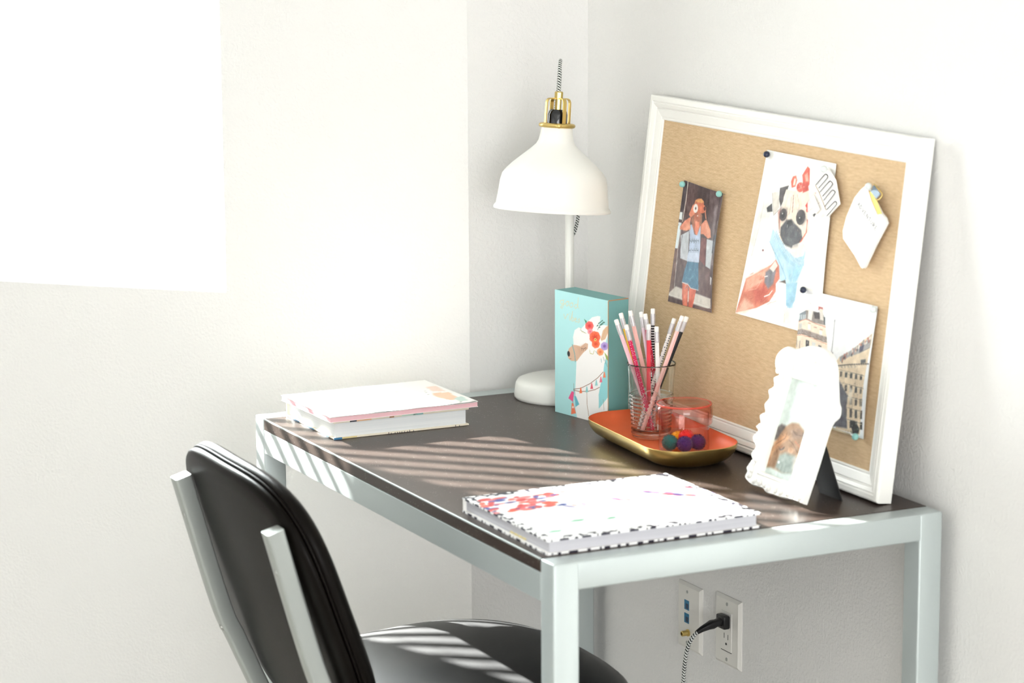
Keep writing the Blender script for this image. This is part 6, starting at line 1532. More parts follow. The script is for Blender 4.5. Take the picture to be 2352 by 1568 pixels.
obj('back_shell', pad([(.25, 0, .0125), (.6, 0, .0125), (.85, 0, .0130), (1, .012, .0140), (1, .004, .0165), (1, 0, .0205), (1, 0, .026), (1, .003, .0285), (1, .012, .030), (.5, 0, .030)]), M_black, ch, smooth=True)
obj('back_cushion', pad([(.5, 0, .0302), (1, .012, .0302), (1, .001, .0312), (1, -.003, .035), (1, -.003, .043), (1, .003, .051), (1, .014, .058), (.85, .008, .063), (.6, 0, .066), (.25, 0, .067)]), M_black, ch, smooth=True)
bm = bmesh.new(); sweep(bm, [back_pt(y * 1.002, s, .0302) for y, s in OUT[::-1]], circ(.0022, 8), up=bn, closed=True); obj('piping', bm, M_black, ch, smooth=True)
for sy in (-.185, .185):
    path = smooth_path([CL(v + Vector((0, sy, 0)) - bn * 0) for v in bp_], 6)
    path += smooth_path([CL((-.8051, sy, -.32)), CL((-.785, sy, -.352)), CL((-.74, sy, -.366)), CL((-.45, sy, -.366)), CL((-.39, sy, -.38)), CL((-.37, sy, -.42)), CL((-.345, sy, -.735))], 6)[1:]
    bm = bmesh.new(); sweep(bm, path, rrect(.029, .026, .004, 3), up=bn); o = obj('side_tube', bm, M_chair, ch, smooth='auto', label='silver tube from backrest down to the front foot')
    bm = bmesh.new(); sweep(bm, smooth_path([CL((-.76, sy, -.366)), CL((-.80, sy, -.42)), CL((-.90, sy, -.735))], 6), rrect(.028, .024, .007, 3), up=Vector((1, 0, 0))); obj('rear_leg', bm, M_chair, ch, smooth='auto')
    for x in (-.345, -.90):
        bm = bmesh.new(); lathe(bm, [(0, 0), (.016, 0), (.017, .006), (.014, .022), (0, .022)], 16, CL((x, sy, -.75))); obj('foot_cap', bm, M_blackplastic, ch, smooth='auto')
    for sdn in (.055, .245):
        acc = 0
        for pi_ in range(1, len(path)):
            acc += (path[pi_] - path[pi_ - 1]).length
            if acc >= sdn: break
        tg_ = (path[pi_] - path[pi_ - 1]).normalized(); bn = Vector((-tg_.z, 0, tg_.x)).normalized()
        c = path[pi_] - bn * .0128; bm = bmesh.new(); lathe(bm, [(0, .0022), (.0034, .0022), (.0058, .0008), (.0062, -.001), (0, -.001)], 16, c, axis=-bn)
        sc_ = obj('screw', bm, M_screw, o, smooth='auto')
def seat_pad(cx, hx, hy, zc, prof, m, name):
    bm = bmesh.new(); n = 72; rings = []
    for ins, dz, k in prof:
        ring = []
        for i in range(n):
            t = 2 * PI * i / n; c, s = math.cos(t), math.sin(t); e = 2.7
            x = math.copysign(abs(c) ** (2 / e), c) * (hx - ins) * k; y = math.copysign(abs(s) ** (2 / e), s) * (hy - ins) * k * (1 + .04 * c)
            ring.append(bm.verts.new(CL((cx + x, y, zc + dz + .055 * x - .008 * (x / hx) ** 2 * (1 if x > 0 else -.3)))))
        rings.append(ring)
    for A, B in zip(rings, rings[1:]):
        for i in range(n): bm.faces.new((A[i], A[(i + 1) % n], B[(i + 1) % n], B[i]))
    for R_ in (rings[0], rings[-1]):
        v = Vector((0, 0, 0))
        for q in R_: v += q.co
        c = bm.verts.new(v / n)
        for i in range(n): bm.faces.new((R_[i], R_[(i + 1) % n], c))
    bmesh.ops.recalc_face_normals(bm, faces=bm.faces[:]); return obj(name, bm, m, ch, smooth=True)
seat_pad(-.565, .240, .275, -.271, [(0, 0, .25), (0, -.001, .5), (0, -.005, .75), (.012, -.011, .92), (.012, -.016, 1), (.004, -.023, 1), (0, -.032, 1), (0, -.045, 1), (.004, -.054, 1), (.012, -.058, 1), (0, -.058, .5)], M_seat, 'seat_cushion')
seat_pad(-.565, .240, .275, -.3292, [(.03, 0, .5), (.010, 0, 1), (.006, -.006, 1), (.012, -.022, 1), (.03, -.0265, 1), (.03, -.0265, .5)], M_blackplastic, 'seat_pan')

# ------------------------------------------------------------------ books at the far end
def pages_pre(ax_lines, c0, c1):
    return None
M_pages = mat('page_edges', (232, 236, 238), 0.8, var=.0)
def lines_mat(name, c0, c1, scale=900):
    m = mat(name, c0, .8, var=0); nt = m.node_tree; N = nt.nodes; L = nt.links; b = N['Principled BSDF']; tc = N.new('ShaderNodeTexCoord')
    mp = N.new('ShaderNodeMapping'); mp.inputs['Scale'].default_value = (3, 3, scale); n = N.new('ShaderNodeTexNoise'); n.inputs['Scale'].default_value = 1; n.inputs['Detail'].default_value = 3
    r = N.new('ShaderNodeMix'); r.data_type = 'RGBA'; r.inputs[6].default_value = lin(c0) + (1,); r.inputs[7].default_value = lin(c1) + (1,)
    L.new(tc.outputs['Object'], mp.inputs['Vector']); L.new(mp.outputs['Vector'], n.inputs['Vector']); L.new(n.outputs['Fac'], r.inputs[0]); L.new(r.outputs[2], b.inputs['Base Color']); return m
M_pages = lines_mat('page_edges', (214, 220, 224), (246, 248, 248), 900)
M_pink = lines_mat('pink_page_edges', (222, 170, 180), (244, 206, 210), 700)
M_cream = mat('cream_cover', (240, 232, 212), .5, var=.02)
M_coverwhite = mat('white_cover', (246, 244, 240), .4, var=.01)
M_blue = mat('blue_cover_print', (60, 120, 160), .45); M_teal = mat('teal_cover_print', (150, 194, 190), .45); M_peach = mat('peach_cover_print', (238, 190, 150), .5)
M_navyprint = mat('navy_cover_print', (52, 52, 66), .5); M_brownprint = mat('brown_cover_print', (170, 120, 84), .5); M_yellowprint = mat('yellow_cover_print', (226, 208, 140), .5); M_mint = mat('mint_cover_print', (196, 222, 206), .5)
hb = thing('hardcover_book', 'thick hardcover book with cream cover and blue corner, bottom of the stack', 'book', (-.5885, -.2470, Z(.0003)), (0, 0, math.radians(-.3)))
bw, bd = .241, .208
obj('cover', (lambda bm: (box(bm, 0, bw, 0, bd, 0, .003, bev=.0008), box(bm, 0, bw, 0, bd, .0265, .0305, bev=.0010), box(bm, 0, bw, bd - .003, bd + .0005, .002, .0295, bev=.0008)) and bm)(bmesh.new()), M_cream, hb)
obj('pages', newbox(.004, bw - .0045, .004, bd - .003, .003, .0265), M_pages, hb)
for (x0, x1, z0, z1, mm) in ((-.0002, .014, -.0001, .0031, M_blue), (.014, .040, .0008, .0026, M_yellowprint), (.028, .040, .0266, .0303, M_navyprint), (.040, .066, .0266, .0303, M_peach), (.098, .106, .0268, .0305, M_brownprint), (.120, .146, .027, .0303, M_mint), (.140, .158, .0268, .0302, M_teal)):
    obj('cover_print', newbox(x0, x1, -.0003, .0006, z0, z1), mm, hb)
for (y0, y1) in ((.022, .058), (.085, .125), (.15, .185)):
    obj('cover_print', newbox(-.0003, .0006, y0, y1, .0002, .0020), M_blue, hb)
for x in [.096, .100, .107, .111, .115, .119, .124, .129, .133, .140, .216, .223]:
    obj('cover_lettering', newbox(x, x + .0009, -.0003, .0004, .0002, .0030 if x in (.096, .133, .216) else .0020), M_navyprint, hb)
pb = thing('paperback_book', 'large white paperback with pale pink page edges on top of the hardcover', 'book', (-.5985, -.2560, Z(.0310)), (0, 0, math.radians(.8)))
pw, pd = .266, .204
obj('pages', newbox(.001, pw - .001, .001, pd - .001, .0003, .0078), M_pink, pb)
bm = bmesh.new(); n_ = 14
def cov(z0, lift):
    vs = []
    for j, y in enumerate((0, pd)):
        for i in range(n_ + 1):
            x = pw * i / n_; h = z0 + lift * (1.6 * math.exp(-((x - pw * .42) / .05) ** 2) * .0 + .0012 * math.sin(i * .9) * (1 if j == 0 else .2))
            vs.append((x, y, h))
    return vs
for z0 in (0.0, .0079):
    lift = 1.0 if z0 > 0 else 0.0; v = cov(z0, lift * .5); lo = [bm.verts.new(q) for q in v]; hi = [bm.verts.new((q[0], q[1], q[2] + .0005)) for q in v]; m_ = n_ + 1
    for i in range(n_):
        bm.faces.new((hi[i], hi[i + 1], hi[m_ + i + 1], hi[m_ + i])); bm.faces.new((lo[i], lo[m_ + i], lo[m_ + i + 1], lo[i + 1])); bm.faces.new((lo[i], lo[i + 1], hi[i + 1], hi[i])); bm.faces.new((lo[m_ + i], hi[m_ + i], hi[m_ + i + 1], lo[m_ + i + 1]))
    bm.faces.new((lo[0], hi[0], hi[m_], lo[m_])); bm.faces.new((lo[n_], lo[m_ + n_], hi[m_ + n_], hi[n_]))
obj('cover', bm, M_coverwhite, pb)
CV = "p 238,196,168 1 .5 2200,300 2480,330 2560,900 2300,980 2220,800\np 196,214,206 1 .5 2380,120 2560,140 2600,500 2420,420\np 240,214,200 1 1 2350,1100 2560,1000 2600,1500 2420,1500\nl 70,64,66 1 1 2180,420 2250,180 2400,60 2620,40\nl 90,90,90 .8 .6 2200,1000 2300,1300 2480,1420\nl 90,90,90 .8 .6 2120,700 2180,900\nl 120,120,120 .8 .6 2420,400 2600,560\np 240,224,150 1 .5 0,1900 30,1900 30,2040 0,2040"
o = print_mesh('cover_art', 66, 50, lambda s, t: (pw * s, pd * t, .0091), lambda s, t: (pw * 1000 * s, pd * 1000 * t), CV, (246, 244, 240), M_ink, pb)

# ------------------------------------------------------------------ planner, near
pl = thing('patterned_planner', 'thick planner with black and white dotted cover lying at the near end of the desk', 'planner', (-.614, -1.045, Z(.0003)), (0, 0, math.radians(-.7)))
PW, PD_, PH = .334, .272, .0215
def blobs(U, C, seed=3, ink=(38, 36, 50), dens=7.0):
    rn = np.random.RandomState(seed); n = int((PW * 1000 + 20) * (PD_ * 1000 + 20) / (dens * dens * 1.25)); q = np.stack([rn.uniform(-10, PW * 1000 + 10, n), rn.uniform(-10, PD_ * 1000 + 10, n)], 1); rad = rn.uniform(3.4, 5.6, n); return q, rad
def planner_pre(U, C):
    q, rad = blobs(U, C); base = np.array((40, 38, 52.)) / 255; Wt = np.array((250, 250, 250.)) / 255
    edge = np.minimum.reduce([U[:, 0], PW * 1000 - U[:, 0], U[:, 1], PD_ * 1000 - U[:, 1]]); band = edge < 13
    idx = np.nonzero(band)[0]; B = np.tile(base, (len(idx), 1)); x, y = U[idx, 0], U[idx, 1]
    for (cx, cy), r in zip(q, rad):
        if 20 < cx < PW * 1000 - 20 and 20 < cy < PD_ * 1000 - 20: continue
        d = np.hypot(x - cx, (y - cy)); m = np.clip(.5 - (d - r) / .8, 0, 1)[:, None]; B = B * (1 - m) + Wt * m
    C = C.copy(); keep = C[idx].mean(1, keepdims=True) < .93; C[idx] = np.where(keep, C[idx], B); return C
pc = [(0, 0), (PW, 0), (PW, PD_), (0, PD_)]
o = print_mesh('front_cover', 230, 190, lambda s, t: (PW * s, PD_ * t, PH + .0004 * math.sin(9 * s + 7 * t) * 0), lambda s, t: (PW * 1000 * s, PD_ * 1000 * t), ART_PLANNER, (249, 249, 249), M_ink, pl, pre=planner_pre)
def edge_strip(name, a, b, z0, z1, seed):
    a = Vector((*a, 0)); b = Vector((*b, 0)); L_ = (b - a).length * 1000; nx = int(L_ / 1.0); rn = np.random.RandomState(seed)
    def pre(U, C):
        x = U[:, 0]; pos = 0; ink = np.zeros(len(x), bool)
        while pos < L_:
            g = rn.uniform(3, 16); w = rn.choice([2, 3, 5, 9, 14]); ink |= (x > pos + g) & (x < pos + g + w); pos += g + w
        C = C.copy(); C[ink] = np.array((44, 42, 58.)) / 255; return C
    return print_mesh(name, nx, 4, lambda s, t: tuple((a + (b - a) * s)[:2]) + (z0 + (z1 - z0) * t,), lambda s, t: (L_ * s, 10 * t), '', (248, 248, 248), M_ink, pl, pre=pre)
for i, (a, b) in enumerate(zip(pc, pc[1:] + pc[:1])):
    edge_strip('cover_edge', a, b, PH - .0028, PH, 11 + i); edge_strip('cover_edge', a, b, 0, .0028, 31 + i)
obj('cover_board', (lambda bm: (box(bm, .0003, PW - .0003, .0003, PD_ - .0003, PH - .0027, PH - .0001), box(bm, .0003, PW - .0003, .0003, PD_ - .0003, 0, .0027), box(bm, .0003, PW - .0003, PD_ - .003, PD_ - .0003, .0027, PH - .0027)) and bm)(bmesh.new()), M_coverwhite, pl)
M_ppages = lines_mat('planner_page_edges', (176, 176, 184), (214, 213, 218), 500)
obj('pages', newbox(.005, PW - .005, .004, PD_ - .003, .0028, PH - .0028), M_ppages, pl)
for i in range(4): obj('tab', newbox(-.0005 + .004, .006, .075 + i * .013, .084 + i * .013, .004, .0058), M_yellowprint, pl, label='small yellow index tab')
M_loop = mat('white_braid', (248, 248, 246), .6)

# ------------------------------------------------------------------ desk lamp
lp = thing('desk_lamp', 'white metal desk lamp with brass collar and bell-shaped shade in the corner', 'lamp', (-.104, -.112, Z(.0002)))
bm = bmesh.new(); lathe(bm, [(0, 0.0), (.080, 0), (.082, .002), (.0825, .006), (.0795, .026), (.076, .0315), (.068, .0345), (.03, .0365), (0, .037)], 72); obj('base', bm, M_white, lp, smooth='auto')
bm = bmesh.new(); lathe(bm, [(0, -.0), (.079, 0), (.079, .0012)], 72); obj('base_pad', bm, M_blackplastic, lp)
bm = bmesh.new(); lathe(bm, [(.0115, .0355), (.0115, .042), (.0077, .044), (.0077, .425), (.005, .429), (0, .4295)], 28, (.016, 0, 0)); obj('pole', bm, M_white, lp, smooth='auto')
sa = Vector((.0876, .0346, 1)).normalized(); sc = Vector((-.1621 + .104, -.190 + .112, .3409))
prof_o = [(.0985, -.002), (.0990, 0), (.0975, .0035), (.0950, .006), (.0930, .020), (.0900, .045), (.0870, .057), (.0800, .0665), (.0690, .0770), (.0550, .0890), (.0420, .1000), (.0330, .1085), (.0295, .1150), (.0275, .1240), (.0262, .1350), (.0258, .1385)]
prof_i = [(r - .0012, z - .0004) for r, z in prof_o[::-1]]
bm = bmesh.new(); lathe(bm, prof_o + prof_i, 80, sc, axis=sa, closed=True); sh = obj('shade', bm, M_white, lp, smooth='auto')
bm = bmesh.new(); tor = [(.0262 + .0048 * math.cos(a), .1400 + .0040 * math.sin(a)) for a in np.linspace(0, 2 * PI, 13)[:-1]]; lathe(bm, tor, 56, sc, axis=sa, closed=True); obj('collar', bm, M_brass, lp, smooth=True, label='brass collar ring on top of the shade')
RA = Vector((0, 0, 1)).rotation_difference(sa).to_matrix()
def SP(x, y, z): return sc + RA @ Vector((x, y, z))
for k in range(4):
    a = k * PI / 2 + math.radians(28) - .463; c, s = math.cos(a), math.sin(a)
    pth = smooth_path([SP(.0225 * c, .0225 * s, .1405), SP(.0222 * c, .0222 * s, .170), SP(.0215 * c, .0215 * s, .180), SP(.017 * c, .017 * s, .1845), SP(.005 * c, .005 * s, .1845)], 6)
    bm = bmesh.new(); sweep(bm, pth, [(-.0032, -.0009), (.0032, -.0009), (.0032, .0009), (-.0032, .0009)], up=RA @ Vector((c, s, 0))); obj('cage_strip', bm, M_brass, lp, smooth='auto')
bm = bmesh.new(); lathe(bm, [(0, .136), (.0165, .136), (.0165, .158), (.0150, .1635), (.0125, .1665), (.006, .167), (0, .167)], 32, sc, axis=sa); obj('bulb_socket', bm, M_gloss_black, lp, smooth='auto')
bm = bmesh.new(); lathe(bm, [(0, .166), (.0055, .166), (.0055, .184), (.0075, .1845), (.0075, .195), (.0062, .1965), (0, .1965)], 8, sc, axis=sa); obj('strain_nut', bm, M_brass, lp)
bm = bmesh.new(); lathe(bm, [(0, -.0005), (.004, 0), (.0042, .004), (.0025, .0055), (0, .0058)], 14, SP(-.028 * .35, -.028 * .9, .1400), axis=RA @ Vector((-.35, -.93, 0))); obj('collar_screw', bm, M_brass, lp, smooth='auto')
p_top = Vector((.016, 0, .418)); nk = SP(.026 * .6, .026 * .75, .118)
bm = bmesh.new(); sweep(bm, smooth_path([p_top + Vector((0, 0, -.004)), (p_top + nk) / 2 + Vector((.004, .006, .006)), nk], 6), rrect(.012, .005, .0015, 2), up=Vector((0, 0, 1))); obj('arm', bm, M_white, lp, smooth='auto')
bm = bmesh.new(); lathe(bm, [(0, -.009), (.0062, -.009), (.0062, .008), (.0045, .0105), (0, .011)], 18, p_top + Vector((.004, 0, .000)), axis=(.9, -.44, 0)); obj('hinge_knob', bm, M_brass, lp, smooth='auto')
# bulb inside the shade
bm = bmesh.new(); lathe(bm, [(0, .052), (.018, .055), (.028, .068), (.030, .080), (.024, .098), (.014, .118), (.013, .134), (0, .134)], 32, sc, axis=sa); obj('bulb', bm, mat('frosted_bulb', (240, 240, 236), .4), lp, smooth=True)
def braided(name, path, r, parent, n=12, step=.0007, per=.0042, dark=(24, 26, 28), light=(228, 230, 226)):
    P_ = [path[0]]; acc = []
    tot = sum((b - a).length for a, b in zip(path, path[1:])); ns = max(8, int(tot / step)); cum = [0]
    for a, b in zip(path, path[1:]): cum.append(cum[-1] + (b - a).length)
    pts = []; j = 0
    for i in range(ns + 1):
        s = tot * i / ns
        while j < len(path) - 2 and cum[j + 1] < s: j += 1
        t = (s - cum[j]) / max(1e-9, cum[j + 1] - cum[j]); pts.append(path[j].lerp(path[j + 1], t))
    bm = bmesh.new(); sweep(bm, pts, circ(r, n), up=Vector((1, .2, 0)), cap=True); me = bpy.data.meshes.new(name); bm.verts.ensure_lookup_table(); bm.to_mesh(me); bm.free()
    col = []; kk = me.vertices; C0, C1 = lin(dark), lin(light)
    for vi in range(len(kk)):
        i, a = divmod(vi, n); zig = abs(((a * 4 / n) % 2) - 1)  # zigzag round the cord
        ph = ((i * tot / ns) / per + zig * .7) % 1.0; c = C0 if ph < .5 else C1; col += [c[0], c[1], c[2], 1]
    at = me.color_attributes.new('ink', 'FLOAT_COLOR', 'POINT'); at.data.foreach_set('color', col)
    for f in me.polygons: f.use_smooth = True
    me.materials.append(M_inkmatte); o = bpy.data.objects.new(name, me); COL.objects.link(o)
    if parent is not None: o.parent = parent
    return o
away = Vector((.446, .895, 0))
braided('cable', smooth_path([SP(0, 0, .196), SP(0, 0, .222), SP(0, .002, .238) + away * .006, SP(0, 0, .246) + away * .022, SP(0, 0, .238) + away * .044, SP(0, 0, .20) + away * .060, SP(0, 0, .14) + away * .072, Vector((.022, .014, .41)), Vector((.028, .010, .36)), Vector((.031, -.004, .325)), Vector((.026, -.002, .29)), Vector((.018, .009, .262)), Vector((.016, .0105, .20)), Vector((.016, .0105, .045))], 8), .0030, lp)

# ------------------------------------------------------------------ llama block
dv = Vector((.1695, -.9855, 0)); LW, LH, LT_ = .1444, .209, .043; nv = Vector((dv.y, -dv.x, 0))   # outward normal
nv = Vector((-.9855, -.1695, 0))
# local x = along front edge, y = into the block, z = up
lm = Matrix(((dv.x, .9855, 0, -.1715), (dv.y, .1695, 0, -.2173), (0, 0, 1, Z(.0002)), (0, 0, 0, 1)))
lb = thing('wooden_block_sign', 'turquoise wooden block sign with a flower-crowned white llama and gold script', 'sign', matrix=lm)
M_turq = mat('turquoise_paint', (120, 176, 176), .55, var=.03); M_woodedge = mat('worn_wood_edge', (190, 140, 100), .7)
obj('block', newbox(0.0004, LW - .0004, .0006, LT_, 0, LH, bev=.0012), M_turq, lb)
print_mesh('front_print', 190, 275, lambda s, t: (LW * s, .0001, LH * t), lambda s, t: (LW * 1000 * s, LH * 1000 * t), ART_LLAMA, (178, 226, 228), M_inkmatte, lb)
bm = bmesh.new(); box(bm, LW - .0010, LW - .0001, -.0002, .0008, .001, LH - .001); box(bm, LW - .0012, LW + .0001, .0004, LT_ - .001, LH - .0012, LH + .0002); obj('worn_edge', bm, M_woodedge, lb)

# ------------------------------------------------------------------ tray, tumbler, jar
ta = math.radians(-4.6); tr = thing('oval_tray', 'long brass tray with coral enamel inside, holding the pencils and jar', 'tray', (-.158, -.555, Z(.0002)), (0, 0, ta))
def rr_ring(hw, hl, r, n=10): return rrect(2 * hw, 2 * hl, min(r, hw - .0005), n)
def tray_shell(levels, m, name, cap_last=True):
    bm = bmesh.new(); rings = []
    for hw, hl, r, z in levels: rings.append([bm.verts.new((x, y, z)) for x, y in rr_ring(hw, hl, r)])
    n = len(rings[0])
    for A, B in zip(rings, rings[1:]):
        for i in range(n): bm.faces.new((A[i], A[(i + 1) % n], B[(i + 1) % n], B[i]))
    bm.faces.new(rings[0]); 
    if cap_last: bm.faces.new(rings[-1])
    bmesh.ops.recalc_face_normals(bm, faces=bm.faces[:]); return obj(name, bm, m, tr, smooth='auto')
HWT, HLT, RT, ZT = .0765, .163, .062, .0325
outer = []
for i in range(13):
    a = PI / 2 * i / 12; ins = .040 * (1 - math.sin(a)); outer.append((HWT - ins, HLT - ins, RT - ins * .6, ZT * (1 - math.cos(a))))
inner = [(a - .0010, b - .0010, c - .001, z + .0012 * (1 - z / ZT)) for a, b, c, z in outer[::-1]]
M_coral = mat('coral_enamel', (222, 108, 66), .38, var=.08, vscale=18, spec=.45)
bm_lv = outer + [(HWT - .0005, HLT - .0005, RT, ZT + .0005)]
tray_shell(bm_lv + [(a - .0004, b - .0004, c, z - .0002) for a, b, c, z in outer[::-1]], M_brass, 'body')
tray_shell([(a - .0006, b - .0006, c - .0005, z + .0010 * (1 - z / ZT)) for a, b, c, z in outer], M_coral, 'enamel', cap_last=False)
# tumbler
GX, GY, GZ = -.1270, -.4680, Z(.0016); GH = .1215
def grad(z):
    t = z / GH; r = .0318 + .0072 * t ** 1.15
    return r
gl = thing('glass_tumbler', 'clear ribbed glass tumbler full of pencils standing on the tray', 'tumbler', (GX, GY, GZ))
pr = [(0, .0005), (.027, 0), (.0308, .0012)]
zz = .004
while zz < .072: 
    pr.append((grad(zz) + .00055 * math.sin(zz / .0062 * 2 * PI), zz)); zz += .00103
for zz in (.075, .085, .095, .105, .113, .1175): pr.append((grad(zz), zz))
pr += [(grad(.119) + .0006, .1195), (grad(.12) + .0005, .1212), (grad(.12) - .0008, .1216), (grad(.118) - .0018, .1195), *[(grad(q) - .0017, q) for q in (.112, .104, .096, .088, .080, .072, .064, .056, .048, .040, .032, .024, .018)], (grad(.015) - .0035, .0125), (.022, .0085), (0, .008)]
bm = bmesh.new(); lathe(bm, pr, 72); obj('body', bm, M_glass, gl, smooth=True)
bm = bmesh.new(); cdir = Vector((-.446 - .1, -.895, 0)).normalized(); rside = Vector((.895, -.446, 0)); ring = []
for i in range(40):
    a = 2 * PI * i / 40; lx = .0155 * math.cos(a); lz = .062 + .021 * math.sin(a); th_ = lx / .036; r = grad(lz) + .0004
    base = math.atan2(cdir.y, cdir.x) + th_; ring.append(Vector((r * math.cos(base), r * math.sin(base), lz)))
sweep(bm, ring, circ(.0010, 6), up=cdir, closed=True); obj('embossed_oval', bm, M_glass, gl, smooth=True)
# pencils
RX, FW = Vector((.895, -.446, 0)), Vector((.446, .895, 0))
def pmat(name, c, **k): return mat(name, c, .35, **k)
MP = {'pink': pmat('pale_pink_pencil', (244, 206, 214)), 'yellow': pmat('yellow_pencil', (240, 196, 80)), 'lilac': pmat('lilac_pencil', (240, 224, 236)), 'red': pmat('coral_red_pencil', (226, 70, 84)), 'blush': pmat('blush_pencil', (246, 196, 190)), 'black': pmat('black_pencil', (40, 42, 46)), 'white': pmat('white_pencil', (244, 242, 240)), 'magenta': pmat('magenta_pencil', (206, 38, 88)), 'yellow2': pmat('yellow_pencil_b', (238, 190, 60)), 'crimson': pmat('crimson_pencil', (198, 40, 70))}
M_eraser = mat('white_eraser', (244, 242, 238), .7); M_ferrule = mat('speckled_ferrule', (205, 203, 206), .3, metal=.25, var=.32, vscale=900, bump=.5, bscale=900, bdist=.0006); M_lead = mat('graphite', (60, 60, 64), .4); M_wood = mat('sharpened_wood', (222, 190, 150), .7)
PG = 'pencils in the glass tumbler'
# (body, lateral bottom, depth bottom, lateral top, depth top, z top, pattern, label)
PEN = [
 ('pink', .004, -.006, -.0575, -.006, .1945, None, 'pale pink pencil, leftmost in the tumbler, tipped with a dotted ferrule'),
 ('yellow', .000, .004, -.0490, .018, .2010, None, 'yellow pencil behind the magenta one, leaning left in the tumbler'),
 ('magenta', .002, -.013, -.0420, -.016, .1880, 'dots', 'magenta pencil with small white dots leaning left in the tumbler'),
 ('blush', .010, .010, -.0335, .026, .2035, None, 'cream and blush pencil leaning slightly left behind the coral red one'),
 ('lilac', .012, .020, -.0155, .034, .2000, None, 'pale lilac pencil at the back of the tumbler, left of the tallest striped one'),
 ('crimson', .018, .016, -.0095, .024, .1985, 'dots', 'crimson dotted pencil mostly hidden behind the coral red one'),
 ('red', -.004, -.002, -.0055, -.012, .1880, None, 'plain coral red pencil standing nearly upright in the middle'),
 ('black', .002, .016, .0035, .030, .2060, 'stripes', 'black and white striped pencil, tallest at the back of the tumbler'),
 ('white', .012, -.018, .0075, -.006, .1830, None, 'pale lilac pencil leaning slightly right in front of the striped one'),
 ('white', -.020, .005, .0370, .008, .1935, 'specks', 'white pencil with black specks leaning right in the tumbler'),
 ('blush', -.016, -.020, .0485, -.015, .2015, None, 'blush pink pencil leaning far right in the tumbler'),
 ('black', -.012, .012, .0570, .006, .1965, None, 'plain black pencil, rightmost in the tumbler'),
]
hexs = [(.0037 * math.cos(PI / 3 * i), .0037 * math.sin(PI / 3 * i)) for i in range(6)]
M_stripe = None
def pattern_pencil(col, kind):
    m = MP[col].copy(); m.name = kind + '_' + m.name; nt = m.node_tree; N = nt.nodes; L = nt.links; b = N['Principled BSDF']; tc = N.new('ShaderNodeTexCoord'); r = N.new('ShaderNodeMix'); r.data_type = 'RGBA'
    src = b.inputs['Base Color'].links[0].from_socket; L.new(src, r.inputs[6])
    if kind == 'stripes':
        s = N.new('ShaderNodeSeparateXYZ'); L.new(tc.outputs['Object'], s.inputs[0]); mu = N.new('ShaderNodeMath'); mu.operation = 'MULTIPLY'; mu.inputs[1].default_value = 240; L.new(s.outputs[2], mu.inputs[0])
        fr = N.new('ShaderNodeMath'); fr.operation = 'FRACT'; L.new(mu.outputs[0], fr.inputs[0]); gt = N.new('ShaderNodeMath'); gt.operation = 'GREATER_THAN'; gt.inputs[1].default_value = .68; L.new(fr.outputs[0], gt.inputs[0]); r.inputs[7].default_value = (.9, .9, .9, 1)
    else:
        v = N.new('ShaderNodeTexVoronoi'); v.inputs['Scale'].default_value = 330 if kind == 'dots' else 260; v.inputs['Randomness'].default_value = .35; L.new(tc.outputs['Object'], v.inputs['Vector'])
        gt = N.new('ShaderNodeMath'); gt.operation = 'LESS_THAN'; gt.inputs[1].default_value = .24 if kind == 'dots' else .3; L.new(v.outputs['Distance'], gt.inputs[0]); r.inputs[7].default_value = (.95, .8, .85, 1) if kind == 'dots' else (.05, .08, .09, 1)
    L.new(gt.outputs[0], r.inputs[0]); L.new(r.outputs[2], b.inputs['Base Color']); return m
for (c, lb_, db, lt, dt, zt, pat, lab) in PEN:
    z0 = .0125
    b_ = Vector((GX, GY, GZ)) + RX * lb_ + FW * db + Vector((0, 0, z0)); t_ = Vector((GX, GY, T)) + RX * lt + FW * dt + Vector((0, 0, zt)); d_ = t_ - b_; L_ = d_.length
    q = Vector((0, 0, 1)).rotation_difference(d_.normalized()); pm = Matrix.Translation(b_) @ q.to_matrix().to_4x4()
    pe = thing('pencil', lab, 'pencil', matrix=pm, group=PG)
    bm = bmesh.new(); a = [bm.verts.new((x, y, .0002)) for x, y in hexs]; b2 = [bm.verts.new((x, y, L_ - .025)) for x, y in hexs]
    for i in range(6): bm.faces.new((a[i], a[(i + 1) % 6], b2[(i + 1) % 6], b2[i]))
    bm.faces.new(a[::-1]); bm.faces.new(b2); obj('barrel', bm, pattern_pencil(c, pat) if pat else MP[c], pe)
    bm = bmesh.new(); lathe(bm, [(0, 0), (.0011, 0), (.0011, .0006), (0, .0006)], 8); obj('lead', bm, M_lead, pe)
    bm = bmesh.new(); lathe(bm, [(.0037, L_ - .026)] + [(.0038 + .0002 * (i % 2), L_ - .025 + .0012 * i) for i in range(13)] + [(.0036, L_ - .0085)], 14); obj('ferrule', bm, M_ferrule, pe, smooth='auto')
    bm = bmesh.new(); lathe(bm, [(.0036, L_ - .0085), (.0037, L_ - .0015), (.0030, L_ - .0002), (0, L_)], 14); obj('eraser', bm, M_eraser, pe, smooth='auto')
